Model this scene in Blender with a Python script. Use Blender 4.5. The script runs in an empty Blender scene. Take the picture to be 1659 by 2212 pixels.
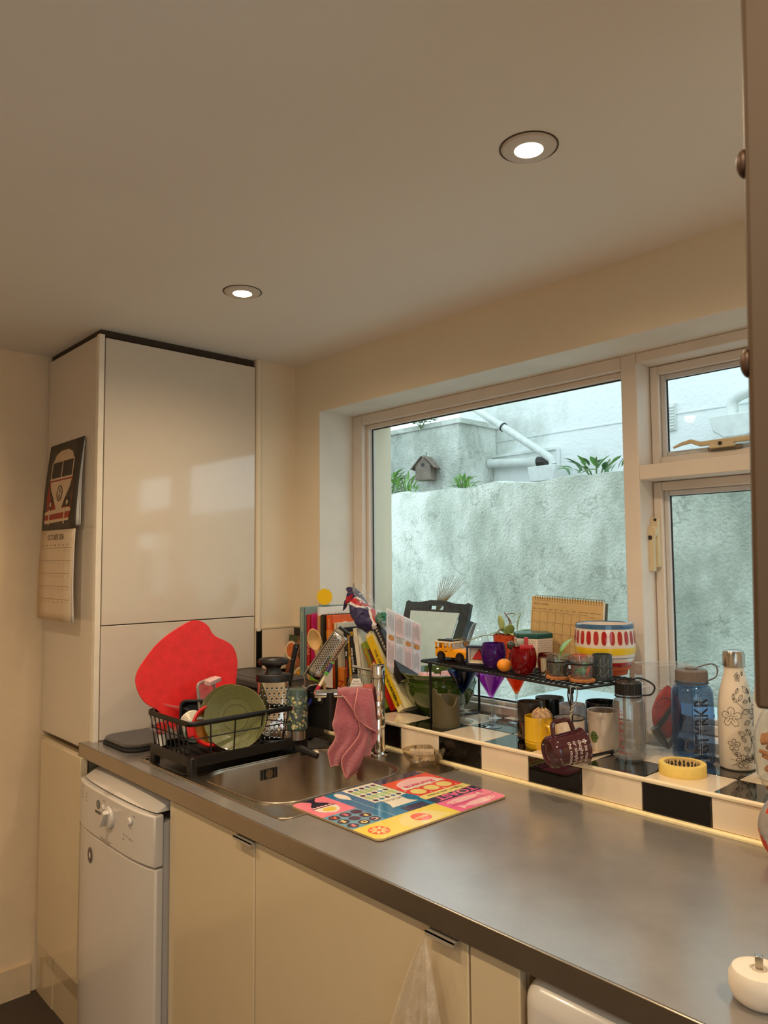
import bpy, math, random
from mathutils import Vector, Matrix, noise
random.seed(7)
PI = math.pi
C = bpy.context.scene.collection
scene = bpy.context.scene

# ------------------------------------------------------------------ camera, sky, exposure
cam = bpy.data.cameras.new('camera')
cam_ob = bpy.data.objects.new('camera', cam); C.objects.link(cam_ob)
cam.sensor_fit = 'HORIZONTAL'; cam.sensor_width = 36.0
cam.lens = 1620.0 / 1659.0 * 36.0
cam.clip_start = 0.02
rt = Vector((0.67803817, 0.73498448, -0.00787811))
up = Vector((0.05425343, -0.03935526, 0.99775134))
fw = Vector((-0.7330217, 0.6769409, 0.0665598))
mw = Matrix((rt, up, -fw)).transposed().to_4x4()
mw.translation = Vector((2.3314888, -1.5282808, 1.4564))
cam_ob.matrix_world = mw
cam.dof.use_dof = True; cam.dof.focus_distance = 2.3; cam.dof.aperture_fstop = 24.0
scene.camera = cam_ob

world = bpy.data.worlds.new('overcast'); scene.world = world; world.use_nodes = True
bg = world.node_tree.nodes['Background']
bg.inputs[0].default_value = (0.76, 0.88, 0.95, 1); bg.inputs[1].default_value = 2.35

scene.view_settings.view_transform = 'Standard'; scene.view_settings.look = 'None'
scene.view_settings.gamma = 1.0; scene.view_settings.use_curve_mapping = False
scene.view_settings.exposure = 0.0
scene.cycles.max_bounces = 16; scene.cycles.diffuse_bounces = 8; scene.cycles.transparent_max_bounces = 40; scene.cycles.transmission_bounces = 12
scene.cycles.sample_clamp_indirect = 6.0
LAMP = 28.0                   # watts of the two downlights over the worktop
LAMP_B = 44.0                 # watts of the downlights over the room
LAMP_COL = (1.0, 0.76, 0.49)

# ------------------------------------------------------------------ materials
def lin(c):
    return tuple(((v/255)/12.92 if v/255 <= 0.04045 else ((v/255+0.055)/1.055)**2.4) for v in c)
_m = {}
def mat(name, col, rough=0.5, metal=0.0, spec=0.5, var=0.05, scale=20, bump=0.0, bscale=200, coat=0.0, emit=0.0, sheen=0.0, sss=0.0):
    if name in _m: return _m[name]
    m = bpy.data.materials.new(name); m.use_nodes = True; nt = m.node_tree; b = nt.nodes['Principled BSDF']
    c = lin(col)
    b.inputs['Roughness'].default_value = rough; b.inputs['Metallic'].default_value = metal
    b.inputs['Specular IOR Level'].default_value = spec; b.inputs['Coat Weight'].default_value = coat
    b.inputs['Coat Roughness'].default_value = 0.05
    b.inputs['Sheen Weight'].default_value = sheen
    b.inputs['Base Color'].default_value = (*c, 1)
    if sss: b.inputs['Subsurface Weight'].default_value = sss; b.inputs['Subsurface Radius'].default_value = (.01, .006, .003)
    if var or bump:
        tc = nt.nodes.new('ShaderNodeTexCoord')
    if var:
        n = nt.nodes.new('ShaderNodeTexNoise'); n.inputs['Scale'].default_value = scale; n.inputs['Detail'].default_value = 4
        nt.links.new(tc.outputs['Object'], n.inputs['Vector'])
        r = nt.nodes.new('ShaderNodeValToRGB')
        r.color_ramp.elements[0].position = .3; r.color_ramp.elements[1].position = .7
        r.color_ramp.elements[0].color = (*[v*(1-var) for v in c], 1); r.color_ramp.elements[1].color = (*[min(1, v*(1+var)) for v in c], 1)
        nt.links.new(n.outputs[0], r.inputs[0]); nt.links.new(r.outputs[0], b.inputs['Base Color'])
    if bump:
        n2 = nt.nodes.new('ShaderNodeTexNoise'); n2.inputs['Scale'].default_value = bscale; n2.inputs['Detail'].default_value = 5
        nt.links.new(tc.outputs['Object'], n2.inputs['Vector'])
        bp = nt.nodes.new('ShaderNodeBump'); bp.inputs['Strength'].default_value = bump; bp.inputs['Distance'].default_value = .01
        nt.links.new(n2.outputs[0], bp.inputs['Height']); nt.links.new(bp.outputs[0], b.inputs['Normal'])
    if emit:
        b.inputs['Emission Color'].default_value = (*c, 1); b.inputs['Emission Strength'].default_value = emit
    _m[name] = m
    return m

def clear(name, col, gloss=0.08, rough=0.02, haze=0.0, e=.38, fres=.7, hcol=(230, 236, 236)):
    """thin glass or film: light passes through tinted, edges reflect (fresnel)"""
    if name in _m: return _m[name]
    m = bpy.data.materials.new(name); m.use_nodes = True; nt = m.node_tree
    nt.nodes.clear(); out = nt.nodes.new('ShaderNodeOutputMaterial')
    tr = nt.nodes.new('ShaderNodeBsdfTransparent'); tr.inputs[0].default_value = (*[v**e for v in lin(col)], 1)
    gl = nt.nodes.new('ShaderNodeBsdfGlossy'); gl.inputs['Roughness'].default_value = rough
    gl.inputs['Color'].default_value = (.95, .97, 1, 1)
    lw = nt.nodes.new('ShaderNodeLayerWeight'); lw.inputs['Blend'].default_value = .5
    pw = nt.nodes.new('ShaderNodeMath'); pw.operation = 'POWER'; pw.inputs[1].default_value = 4.0; nt.links.new(lw.outputs['Facing'], pw.inputs[0])
    mx = nt.nodes.new('ShaderNodeMixShader')
    ma = nt.nodes.new('ShaderNodeMath'); ma.operation = 'MULTIPLY_ADD'; ma.inputs[1].default_value = fres; ma.inputs[2].default_value = .015+gloss*.05
    nt.links.new(pw.outputs[0], ma.inputs[0]); nt.links.new(ma.outputs[0], mx.inputs[0])
    nt.links.new(tr.outputs[0], mx.inputs[1]); nt.links.new(gl.outputs[0], mx.inputs[2])
    last = mx
    if haze:
        tc = nt.nodes.new('ShaderNodeTexCoord'); n = nt.nodes.new('ShaderNodeTexNoise'); n.inputs['Scale'].default_value = 60; n.inputs['Detail'].default_value = 6
        nt.links.new(tc.outputs['Object'], n.inputs['Vector'])
        df = nt.nodes.new('ShaderNodeBsdfDiffuse'); df.inputs[0].default_value = (*lin(hcol), 1)
        m2 = nt.nodes.new('ShaderNodeMixShader'); mm = nt.nodes.new('ShaderNodeMath'); mm.operation = 'MULTIPLY'; mm.inputs[1].default_value = haze*2
        nt.links.new(n.outputs[0], mm.inputs[0]); nt.links.new(mm.outputs[0], m2.inputs[0])
        nt.links.new(mx.outputs[0], m2.inputs[1]); nt.links.new(df.outputs[0], m2.inputs[2]); last = m2
    nt.links.new(last.outputs[0], out.inputs[0])
    _m[name] = m
    return m

def solid_glass(name, col=(255, 255, 255)):
    if name in _m: return _m[name]
    m = mat(name, col, .0, var=0); b = m.node_tree.nodes['Principled BSDF']
    b.inputs['Transmission Weight'].default_value = 1; b.inputs['IOR'].default_value = 1.45
    return m

def ramp_mat(name, build):
    if name in _m: return _m[name]
    m = bpy.data.materials.new(name); m.use_nodes = True
    build(m.node_tree, m.node_tree.nodes['Principled BSDF']); _m[name] = m
    return m

# ------------------------------------------------------------------ mesh builder
class G:
    def __init__(s): s.v = []; s.f = []; s.m = []
    def add(s, vs, fs, mi=0, M=None):
        o = len(s.v)
        s.v += [tuple(M @ Vector(p)) if M else tuple(p) for p in vs]
        s.f += [tuple(i+o for i in f) for f in fs]; s.m += [mi]*len(fs)
        return s
    def box(s, x0, x1, y0, y1, z0, z1, mi=0, M=None):
        vs = [(x, y, z) for z in (z0, z1) for y in (y0, y1) for x in (x0, x1)]
        return s.add(vs, [(0, 2, 3, 1), (4, 5, 7, 6), (0, 1, 5, 4), (2, 6, 7, 3), (0, 4, 6, 2), (1, 3, 7, 5)], mi, M)
    def lathe(s, prof, n=32, c=(0, 0, 0), mi=0, M=None, sx=1, sy=1):
        vs = []; fs = []; rings = []
        for r, z in prof:
            if r < 1e-6: rings.append([len(vs)]); vs.append((c[0], c[1], c[2]+z))
            else:
                rings.append(list(range(len(vs), len(vs)+n)))
                vs += [(c[0]+sx*r*math.cos(2*PI*i/n), c[1]+sy*r*math.sin(2*PI*i/n), c[2]+z) for i in range(n)]
        for a, b in zip(rings, rings[1:]):
            if len(a) == 1 and len(b) == 1: continue
            for i in range(n):
                j = (i+1) % n
                if len(a) == 1: fs.append((a[0], b[j], b[i]))
                elif len(b) == 1: fs.append((a[i], a[j], b[0]))
                else: fs.append((a[i], a[j], b[j], b[i]))
        return s.add(vs, fs, mi, M)
    def tube(s, pts, r, n=8, closed=False, mi=0, M=None):
        pts = [Vector(p) for p in pts]; N = len(pts); vs = []; fs = []
        rr = r if isinstance(r, (list, tuple)) else [r]*N
        t0 = None; nrm = None
        for i in range(N):
            a = pts[(i-1) % N] if (closed or i > 0) else pts[i]
            b = pts[(i+1) % N] if (closed or i < N-1) else pts[i]
            t = (b-a).normalized() if (b-a).length > 1e-9 else Vector((0, 0, 1))
            if nrm is None:
                nrm = t.orthogonal().normalized()
            else:
                nrm = (nrm - t*nrm.dot(t))
                nrm = nrm.normalized() if nrm.length > 1e-6 else t.orthogonal().normalized()
            bn = t.cross(nrm)
            vs += [tuple(pts[i]+rr[i]*(math.cos(2*PI*k/n)*nrm+math.sin(2*PI*k/n)*bn)) for k in range(n)]
        for i in range(N if closed else N-1):
            j = (i+1) % N
            for k in range(n): fs.append((i*n+k, i*n+(k+1) % n, j*n+(k+1) % n, j*n+k))
        if not closed:
            fs.append(tuple(reversed(range(n)))); fs.append(tuple(range((N-1)*n, N*n)))
        return s.add(vs, fs, mi, M)
    def prism(s, poly, z0, z1, mi=0, M=None):
        n = len(poly); vs = [(x, y, z0) for x, y in poly]+[(x, y, z1) for x, y in poly]
        fs = [tuple(reversed(range(n))), tuple(range(n, 2*n))]+[(i, (i+1) % n, n+(i+1) % n, n+i) for i in range(n)]
        return s.add(vs, fs, mi, M)
    def flat(s, poly, z=0, mi=0, M=None):
        return s.add([(x, y, z) for x, y in poly], [tuple(range(len(poly)))], mi, M)
    def disc(s, cx, cy, rx, ry=None, z=0, mi=0, M=None, n=28, a=0):
        ry = ry or rx
        ca, sa = math.cos(a), math.sin(a)
        return s.flat([(cx+rx*math.cos(2*PI*i/n)*ca-ry*math.sin(2*PI*i/n)*sa, cy+rx*math.cos(2*PI*i/n)*sa+ry*math.sin(2*PI*i/n)*ca) for i in range(n)], z, mi, M)
    def ball(s, c, r, nu=24, nv=14, mi=0, M=None, f=None):
        rx, ry, rz = r if isinstance(r, (tuple, list)) else (r, r, r)
        vs = []; fs = []
        for j in range(nv+1):
            th = PI*j/nv
            for i in range(nu):
                ph = 2*PI*i/nu
                d = Vector((math.sin(th)*math.cos(ph), math.sin(th)*math.sin(ph), -math.cos(th)))
                k = f(d) if f else 1
                vs.append((c[0]+rx*d.x*k, c[1]+ry*d.y*k, c[2]+rz*d.z*k))
        for j in range(nv):
            for i in range(nu):
                i2 = (i+1) % nu
                fs.append((j*nu+i, j*nu+i2, (j+1)*nu+i2, (j+1)*nu+i))
        return s.add(vs, fs, mi, M)
    def grid(s, fn, nu, nv, mi=0, M=None, closed_u=False):
        vs = [fn(i/nu, j/nv) for j in range(nv+1) for i in range(nu+(0 if closed_u else 1))]
        w = nu if closed_u else nu+1; fs = []
        for j in range(nv):
            for i in range(nu):
                i2 = (i+1) % w
                fs.append((j*w+i, j*w+i2, (j+1)*w+i2, (j+1)*w+i))
        mis = mi
        s.add(vs, fs, 0 if callable(mi) else mi, M)
        if callable(mis):
            k0 = len(s.m)-len(fs)
            for q in range(len(fs)):
                i, j = q % nu, q//nu
                s.m[k0+q] = mis((i+.5)/nu, (j+.5)/nv)
        return s
    def text(s, txt, size, M=None, mi=0, width=None, align='LEFT', wrap=None, bold=0.0, spacing=1.0):
        cu = bpy.data.curves.new('t', 'FONT'); cu.body = txt; cu.size = size; cu.align_x = align; cu.offset = bold; cu.space_character = spacing
        cu.resolution_u = 3
        ob = bpy.data.objects.new('t', cu); C.objects.link(ob)
        dg = bpy.context.evaluated_depsgraph_get(); dg.update()
        me = bpy.data.meshes.new_from_object(ob.evaluated_get(dg))
        vs = [tuple(v.co) for v in me.vertices]; fs = [tuple(p.vertices) for p in me.polygons]
        bpy.data.objects.remove(ob); bpy.data.curves.remove(cu); bpy.data.meshes.remove(me)
        if not vs: return s
        if width:
            w = max(v[0] for v in vs)-min(v[0] for v in vs); k = width/w
            vs = [(v[0]*k, v[1], v[2]) for v in vs]
        if wrap: vs = [wrap(v[0], v[1]) for v in vs]
        return s.add(vs, fs, mi, M)

def cyl_wrap(r, a0, z0, cx=0, cy=0, rot=0):
    """flat (u,v) onto a cylinder; rot turns the writing (radians)"""
    def w(u, v):
        uu = u*math.cos(rot)-v*math.sin(rot); vv = u*math.sin(rot)+v*math.cos(rot)
        a = a0+uu/r
        return (cx+r*math.cos(a), cy+r*math.sin(a), z0+vv)
    return w

def obj(name, g, mats, parent=None, smooth=True, bev=0, seg=2, sol=0, sub=0, loc=None, ang=32):
    me = bpy.data.meshes.new(name); me.from_pydata(g.v, [], g.f)
    mats = mats if isinstance(mats, (list, tuple)) else [mats]
    for m in mats: me.materials.append(m)
    if len(mats) > 1: me.polygons.foreach_set('material_index', g.m)
    if smooth:
        me.polygons.foreach_set('use_smooth', [True]*len(me.polygons))
        me.set_sharp_from_angle(angle=math.radians(ang))
    me.update()
    o = bpy.data.objects.new(name, me); C.objects.link(o)
    if parent: o.parent = parent
    if loc: o.location = loc
    if sol: md = o.modifiers.new('s', 'SOLIDIFY'); md.thickness = sol; md.offset = 0
    if sub: md = o.modifiers.new('u', 'SUBSURF'); md.levels = sub; md.render_levels = sub
    if bev: md = o.modifiers.new('b', 'BEVEL'); md.width = bev; md.segments = seg; md.limit_method = 'ANGLE'; md.angle_limit = math.radians(40)
    return o
def tag(o, label, cat, group=None, kind=None):
    if label: o['label'] = label
    if cat: o['category'] = cat
    if group: o['group'] = group
    if kind: o['kind'] = kind
    return o
def thing(name, label, cat, loc=(0, 0, 0), rz=0, group=None):
    o = bpy.data.objects.new(name, None); C.objects.link(o); o.empty_display_size = .05
    o.location = loc; o.rotation_euler = (0, 0, rz)
    return tag(o, label, cat, group)
def struct(name, g, m, label=None, **k):
    o = obj(name, g, m, **k)
    if not o.parent: o['kind'] = 'structure'; o['label'] = label; 
    return o
def clone(o, parent=None, loc=None, name=None):
    c = o.copy(); C.objects.link(c)
    if name: c.name = name
    if parent: c.parent = parent
    if loc: c.location = loc
    for ch in list(o.children): clone(ch, c)
    return c
T = Matrix.Translation
def RX(a): return Matrix.Rotation(a, 4, 'X')
def RY(a): return Matrix.Rotation(a, 4, 'Y')
def RZ(a): return Matrix.Rotation(a, 4, 'Z')
def basis(o, x, y, z):
    m = Matrix((Vector(x), Vector(y), Vector(z))).transposed().to_4x4(); m.translation = Vector(o); return m
def arc(cx, cy, r, a0, a1, n=8): return [(cx+r*math.cos(a0+(a1-a0)*i/n), cy+r*math.sin(a0+(a1-a0)*i/n)) for i in range(n+1)]
def rrect(x0, x1, y0, y1, r, n=6):
    return arc(x1-r, y1-r, r, 0, PI/2, n)+arc(x0+r, y1-r, r, PI/2, PI, n)+arc(x0+r, y0+r, r, PI, 1.5*PI, n)+arc(x1-r, y0+r, r, 1.5*PI, 2*PI, n)
def bez(p0, p1, p2, p3, n=12):
    o = []
    for i in range(n+1):
        t = i/n; o.append(tuple((1-t)**3*a+3*(1-t)**2*t*b+3*(1-t)*t*t*c+t**3*d for a, b, c, d in zip(p0, p1, p2, p3)))
    return o
def smoothpts(pts, n=6, closed=False):
    P = [Vector(p) for p in pts]; N = len(P); o = []
    for i in range(N if closed else N-1):
        p0 = P[(i-1) % N] if closed or i > 0 else P[i]; p1 = P[i]; p2 = P[(i+1) % N]; p3 = P[(i+2) % N] if closed or i < N-2 else P[i+1]
        for k in range(n):
            t = k/n
            o.append(.5*((2*p1)+(-p0+p2)*t+(2*p0-5*p1+4*p2-p3)*t*t+(-p0+3*p1-3*p2+p3)*t**3))
    if not closed: o.append(P[-1])
    return [tuple(v) for v in o]

VIEW = Vector((-.7347, .6785, 0)).normalized()      # horizontal line of sight from the doorway
TOCAM = math.atan2(-VIEW.y, -VIEW.x)                # angle of the direction back to the doorway

# common materials
WALLM = mat('cream_wall_paint', (226, 212, 188), .75, var=.03, scale=3, bump=.15, bscale=25)
CEILM = mat('white_ceiling_paint', (228, 224, 218), .8, var=.02, scale=2, bump=.08, bscale=12)
GLOSSW = mat('gloss_white_laminate', (216, 204, 188), .09, var=.01, coat=.6)
CABW = mat('cream_cabinet_laminate', (206, 187, 155), .14, var=.012, coat=.4)
FRAMEW = mat('white_window_paint', (222, 210, 198), .38, var=.05, scale=9, bump=.12, bscale=30)
REVEAL = mat('white_reveal_plaster', (222, 216, 206), .7, var=.05, scale=7, bump=.2, bscale=22)
CHROME = mat('polished_chrome', (225, 222, 218), .06, 1, var=0)
STEEL = mat('brushed_steel', (178, 170, 158), .28, 1, var=.06, scale=30)
BLACKM = mat('black_powder_coat', (14, 12, 12), .45, var=.1)
BLACKP = mat('black_plastic', (20, 19, 19), .4, var=.05)
WHITEP = mat('white_appliance_enamel', (208, 201, 194), .22, var=.01, coat=.3)
TILEW = mat('white_glazed_tile', (233, 214, 188), .10, var=.02, scale=10, coat=.4)
TILEB = mat('black_glazed_tile', (9, 8, 8), .05, var=.05, coat=.4)
GROUT = mat('pale_grout', (205, 190, 160), .8, bump=.2)
BEAD = mat('cream_tile_trim', (240, 222, 190), .35, var=.04)
PAPER = mat('white_paper', (235, 232, 226), .7, var=.02)
INK = mat('dark_print_ink', (40, 38, 40), .6, var=0)
LED = 0.987; CT = 0.91; RK = 1.166

# ------------------------------------------------------------------ room shell
H = 2.208
g = G(); g.box(-.6, 3.3, -3.2, .5, -.06, 0)
struct('floor', g, mat('dark_vinyl_floor', (62, 52, 46), .55, var=.15, scale=6, bump=.1), 'dark grey floor at the bottom left')
g = G(); g.box(-.6, 3.3, -3.2, .5, H, H+.06)
struct('ceiling', g, CEILM, 'white painted kitchen ceiling with two downlights')
g = G(); g.box(-.58, -.46, -3.2, .46, 0, H)
struct('wall_left', g, mat('cream_wall_paint_worn', (228, 205, 172), .75, var=.05, scale=5, bump=.35, bscale=14), 'cream painted wall left of the tall cupboard')
g = G(); g.box(-.46, 3.3, -3.2, -3.08, 0, H); struct('wall_back', g, WALLM, 'cream wall behind the viewer')
g = G(); g.box(3.18, 3.3, -3.08, -2.6, 0, H); g.box(3.18, 3.3, -1.0, .46, 0, H); g.box(3.18, 3.3, -2.6, -1.0, 0, .9); g.box(3.18, 3.3, -2.6, -1.0, 2.02, H)
struct('wall_right', g, WALLM, 'cream wall at the right end of the kitchen')
# window wall: piers, head and apron round the opening x .155-2.06, z .96-2.015
g = G()
g.box(-.46, .155, .16, .36, 0, H); g.box(2.06, 3.18, .16, .36, 0, H)
g.box(.155, 2.06, .16, .36, 2.015, H); g.box(.155, 2.06, .16, .36, 0, .955)
g.box(-.46, .20, .36, .48, 0, H+.3); g.box(2.03, 3.18, .36, .48, 0, H+.3); g.box(.20, 2.03, .36, .48, 2.005, H+.3); g.box(.20, 2.03, .36, .48, 0, .955)
struct('wall_window', g, WALLM, 'cream wall with the wide window opening')
# reveal linings (white)
g = G(); g.box(.155, .158, .159, .325, .98, 2.012); g.box(.155, 2.06, .159, .325, 2.012, 2.015)
struct('trim_1', g, REVEAL, 'white plastered window reveal')
# wall return in the corner between cupboard and window wall, with its round corner pipe boxing
g = G(); g.box(-.03, 0, -.014, .16, .9, H)
struct('wall_corner', g, WALLM, 'narrow cream wall beside the tall cupboard')
g = G(); g.lathe([(0.012, 1.21), (0.012, H)], 16, (.0, -.004, 0)); struct('trim_2', g, WALLM, 'rounded corner bead beside the cupboard')
g = G(); g.box(-.46, -.448, -3.0, -.62, 0, .10); struct('baseboard_left', g, mat('old_baseboard_paint', (214, 192, 158), .5, var=.06), 'cream baseboard on the left wall')
g = G(); g.box(-.45, -.30, -.60, -.585, 0, .21); struct('baseboard_cupboard', g, CABW, 'pale plinth under the tall cupboard')

# corner tiles: wall return (x=0) and window wall (y=.16)
def tile(name, x0, x1, y0, y1, z0, z1, black, parent):
    g = G(); g.box(x0, x1, y0, y1, z0, z1)
    return obj(name, g, TILEB if black else TILEW, parent, bev=.0012, seg=1)
g = G(); g.box(0, .004, -.014, .16, .985, 1.215); g.box(.004, .156, .154, .159, .985, 1.215); g.box(0, .009, -.016, .154, 1.215, 1.221); g.box(.009, .156, .150, .159, 1.215, 1.221)
sp = struct('trim_3', g, GROUT, 'tiled splashback in the corner by the books')
for (a, b, bl) in ((-.014, .009, 1), (.0115, .152, 0)):
    tile('tile', .003, .0085, a, b, 1.0655, 1.2135, bl, sp); tile('tile', .003, .0085, a, b, .99, 1.063, not bl, sp)
tile('tile', .010, .155, .150, .1555, 1.0655, 1.2135, 1, sp); tile('tile', .010, .155, .150, .1555, .99, 1.063, 0, sp)

# tiled ledge behind the worktop
g = G(); g.box(.0, 2.06, .0065, .33, .86, .980)
g.box(.0, 2.06, .0055, .0065, .91, .98)
ledge = struct('trim_4', g, GROUT, 'ledge under the window tiled black and white')
k = 0
x0 = .74-.15*5
for i in range(14):
    xa, xb = x0+.15*i+.001, x0+.15*(i+1)-.001
    black = (i % 2 == 0)          # .89-1.04, 1.19-1.34, 1.49-1.64 are black
    xa = max(xa, .001)
    tile('tile', xa, xb, 0, .006, .918, .9785, black, ledge)
    tile('tile', xa, xb, .0095, .1335, .980, LED, not black, ledge)
    tile('tile', xa, xb, .1355, .283, .980, LED, black, ledge)
    tile('tile', xa, xb, .285, .322, .980, LED, not black, ledge)
g = G(); g.box(0, 2.06, -.003, .0085, .979, .9885)
obj('tile_trim', g, BEAD, ledge, bev=.003)
g = G(); g.box(0, 2.06, -.010, .004, CT-.002, .9175)
obj('sealant', g, mat('cream_sealant', (255, 232, 180), .4, var=.06, scale=40), ledge, bev=.003)

# ------------------------------------------------------------------ window: frame, mullion, transom, sashes, panes
PANE = clear('window_pane_glass', (236, 248, 247), gloss=.0, rough=.01, haze=.008, fres=.12)
yf, yb = .318, .375
def rail(g, x0, x1, z0, z1, y0=yf, y1=yb): g.box(x0, x1, y0, y1, z0, z1)
g = G()
rail(g, .158, .212, .98, 2.012); rail(g, .212, 1.288, 1.975, 2.012); rail(g, .212, 1.288, .982, 1.010)
g.box(.212, .228, .338, yb, 1.010, 1.975); g.box(.228, 1.288, .338, yb, 1.958, 1.975); g.box(.228, 1.288, .338, yb, 1.010, 1.022)
w1 = struct('window_1', g, FRAMEW, 'large fixed window pane frame behind the ledge', bev=.003)
g = G(); g.box(.232, .2355, .352, .356, 1.022, 1.958); g.box(.232, 1.288, .350, .3545, 1.0225, 1.0265); g.box(.2355, 1.288, .352, .356, 1.9545, 1.958)
obj('putty_line', g, mat('dark_window_seal', (38, 34, 36), .7, var=.2), w1)
g = G(); g.box(.226, 1.29, .3585, .3625, 1.018, 1.962); obj('pane', g, PANE, w1, smooth=False)
g = G(); g.box(1.288, 1.334, yf, .418, .982, 2.0125); struct('trim_5', g, FRAMEW, 'white window mullion', bev=.003)
g = G(); y2 = .418; rail(g, 1.334, 2.055, 1.985, 2.012, yf, y2); rail(g, 1.334, 2.020, 1.668, 1.708, yf, y2); rail(g, 1.334, 2.055, .982, 1.010, yf, y2); rail(g, 2.02, 2.055, 1.010, 1.985, yf, y2)
struct('trim_6', g, FRAMEW, 'white window head, transom and cill', bev=.003)
def sash(name, x0, x1, z0, z1, label):
    g = G(); y0, y1 = .388, .420; w = .024
    g.box(x0, x0+w, y0, y1, z0, z1); g.box(x1-w, x1, y0, y1, z0, z1); g.box(x0+w, x1-w, y0, y1, z1-w, z1); g.box(x0+w, x1-w, y0, y1, z0, z0+w)
    o = struct(name, g, FRAMEW, label, bev=.003)
    g = G(); b = w+.014; yy = .400
    g.box(x0+w, x0+b, yy, y1, z0+w, z1-w); g.box(x1-b, x1-w, yy, y1, z0+w, z1-w); g.box(x0+b, x1-b, yy, y1, z1-b, z1-w); g.box(x0+b, x1-b, yy, y1, z0+w, z0+b)
    obj('glazing_bead', g, mat('white_bead_paint', (206, 204, 204), .4, var=.06), o, bev=.003)
    g = G(); g.box(x0+b-.002, x1-b+.002, .412, .4155, z0+b-.002, z1-b+.002); obj('pane', g, PANE, o, smooth=False)
    g = G(); e = x0+b
    g.box(e, e+.003, .408, .4115, z0+b, z1-b); g.box(e, x1-b, .408, .4115, z1-b-.002, z1-b)
    obj('seal', g, _m['dark_window_seal'], o)
    return o
w2 = sash('window_2', 1.3355, 2.0185, 1.7095, 1.9835, 'small top hung window sash at the upper right')
w3 = sash('window_3', 1.3355, 2.0185, 1.0115, 1.6665, 'side hung casement sash at the right')
g = G()
for b in ((-2.6, -2.55, .9, 2.02), (-1.05, -1.0, .9, 2.02), (-2.55, -1.05, .9, .95), (-2.55, -1.05, 1.97, 2.02), (-1.82, -1.78, .95, 1.97)): g.box(3.20, 3.25, b[0], b[1], b[2], b[3])
w4 = struct('fill_window', g, FRAMEW, 'unseen window added in the right hand wall for cool daylight', bev=.003)  # out of view, added to bring cool daylight onto the ceiling
g = G(); g.box(3.22, 3.224, -2.56, -1.04, .94, 1.98); obj('pane', g, PANE, w4, smooth=False)
BRASSW = mat('cream_lacquered_handle', (214, 196, 160), .35, var=.05)
# peg stay on the top sash: arm with bent tip, bracket, screw
g = G(); g.tube([(1.425, .338, 1.741), (1.45, .333, 1.748), (1.475, .333, 1.752), (1.50, .333, 1.742), (1.56, .333, 1.742), (1.98, .333, 1.752)], [.003, .005, .006, .007, .008, .006], 8)
g.box(1.525, 1.585, .326, .350, 1.727, 1.742)
st_ = obj('window_stay', g, BRASSW, w2, bev=.001); st_.location = (-.024, .043, .012)
g = G(); g.box(1.515, 1.60, .340, .3485, 1.722, 1.732); obj('bracket', g, mat('grey_bracket', (120, 108, 92), .5), st_)
g = G(); g.lathe([(0, 0), (.005, 0), (.005, .002), (0, .002)], 14, M=T((1.553, .3255, 1.737)) @ RX(PI/2))
obj('screw', g, mat('dark_screw', (70, 62, 54), .4, .6), st_)
# espagnolette handle on the casement stile
hx = 1.362
g = G(); g.prism([(hx-.014, 1.43), (hx+.004, 1.43), (hx+.006, 1.52), (hx+.012, 1.53), (hx+.012, 1.545), (hx+.004, 1.552), (hx-.009, 1.552), (hx-.014, 1.54)], 0, .016, M=Matrix(((1, 0, 0, 0), (0, 0, -1, .335), (0, 1, 0, 0), (0, 0, 0, 1))))
hd = obj('window_handle', g, BRASSW, w3, bev=.002); hd.location = (-.020, .040, -.004)
g = G(); g.box(hx-.010, hx+.012, .334, .349, 1.44, 1.575); obj('back_plate', g, BRASSW, hd, bev=.003)
g = G(); g.lathe([(0, 0), (.006, 0), (.006, .002), (0, .002)], 14, M=T((hx-.004, .319, 1.520)) @ RX(PI/2)); obj('screw', g, _m['dark_screw'], hd)
g = G(); g.lathe([(0, 0), (.004, 0), (.004, .002), (0, .002)], 12, M=T((hx+.004, .334, 1.568)) @ RX(PI/2)); obj('screw', g, _m['dark_screw'], hd)

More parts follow.
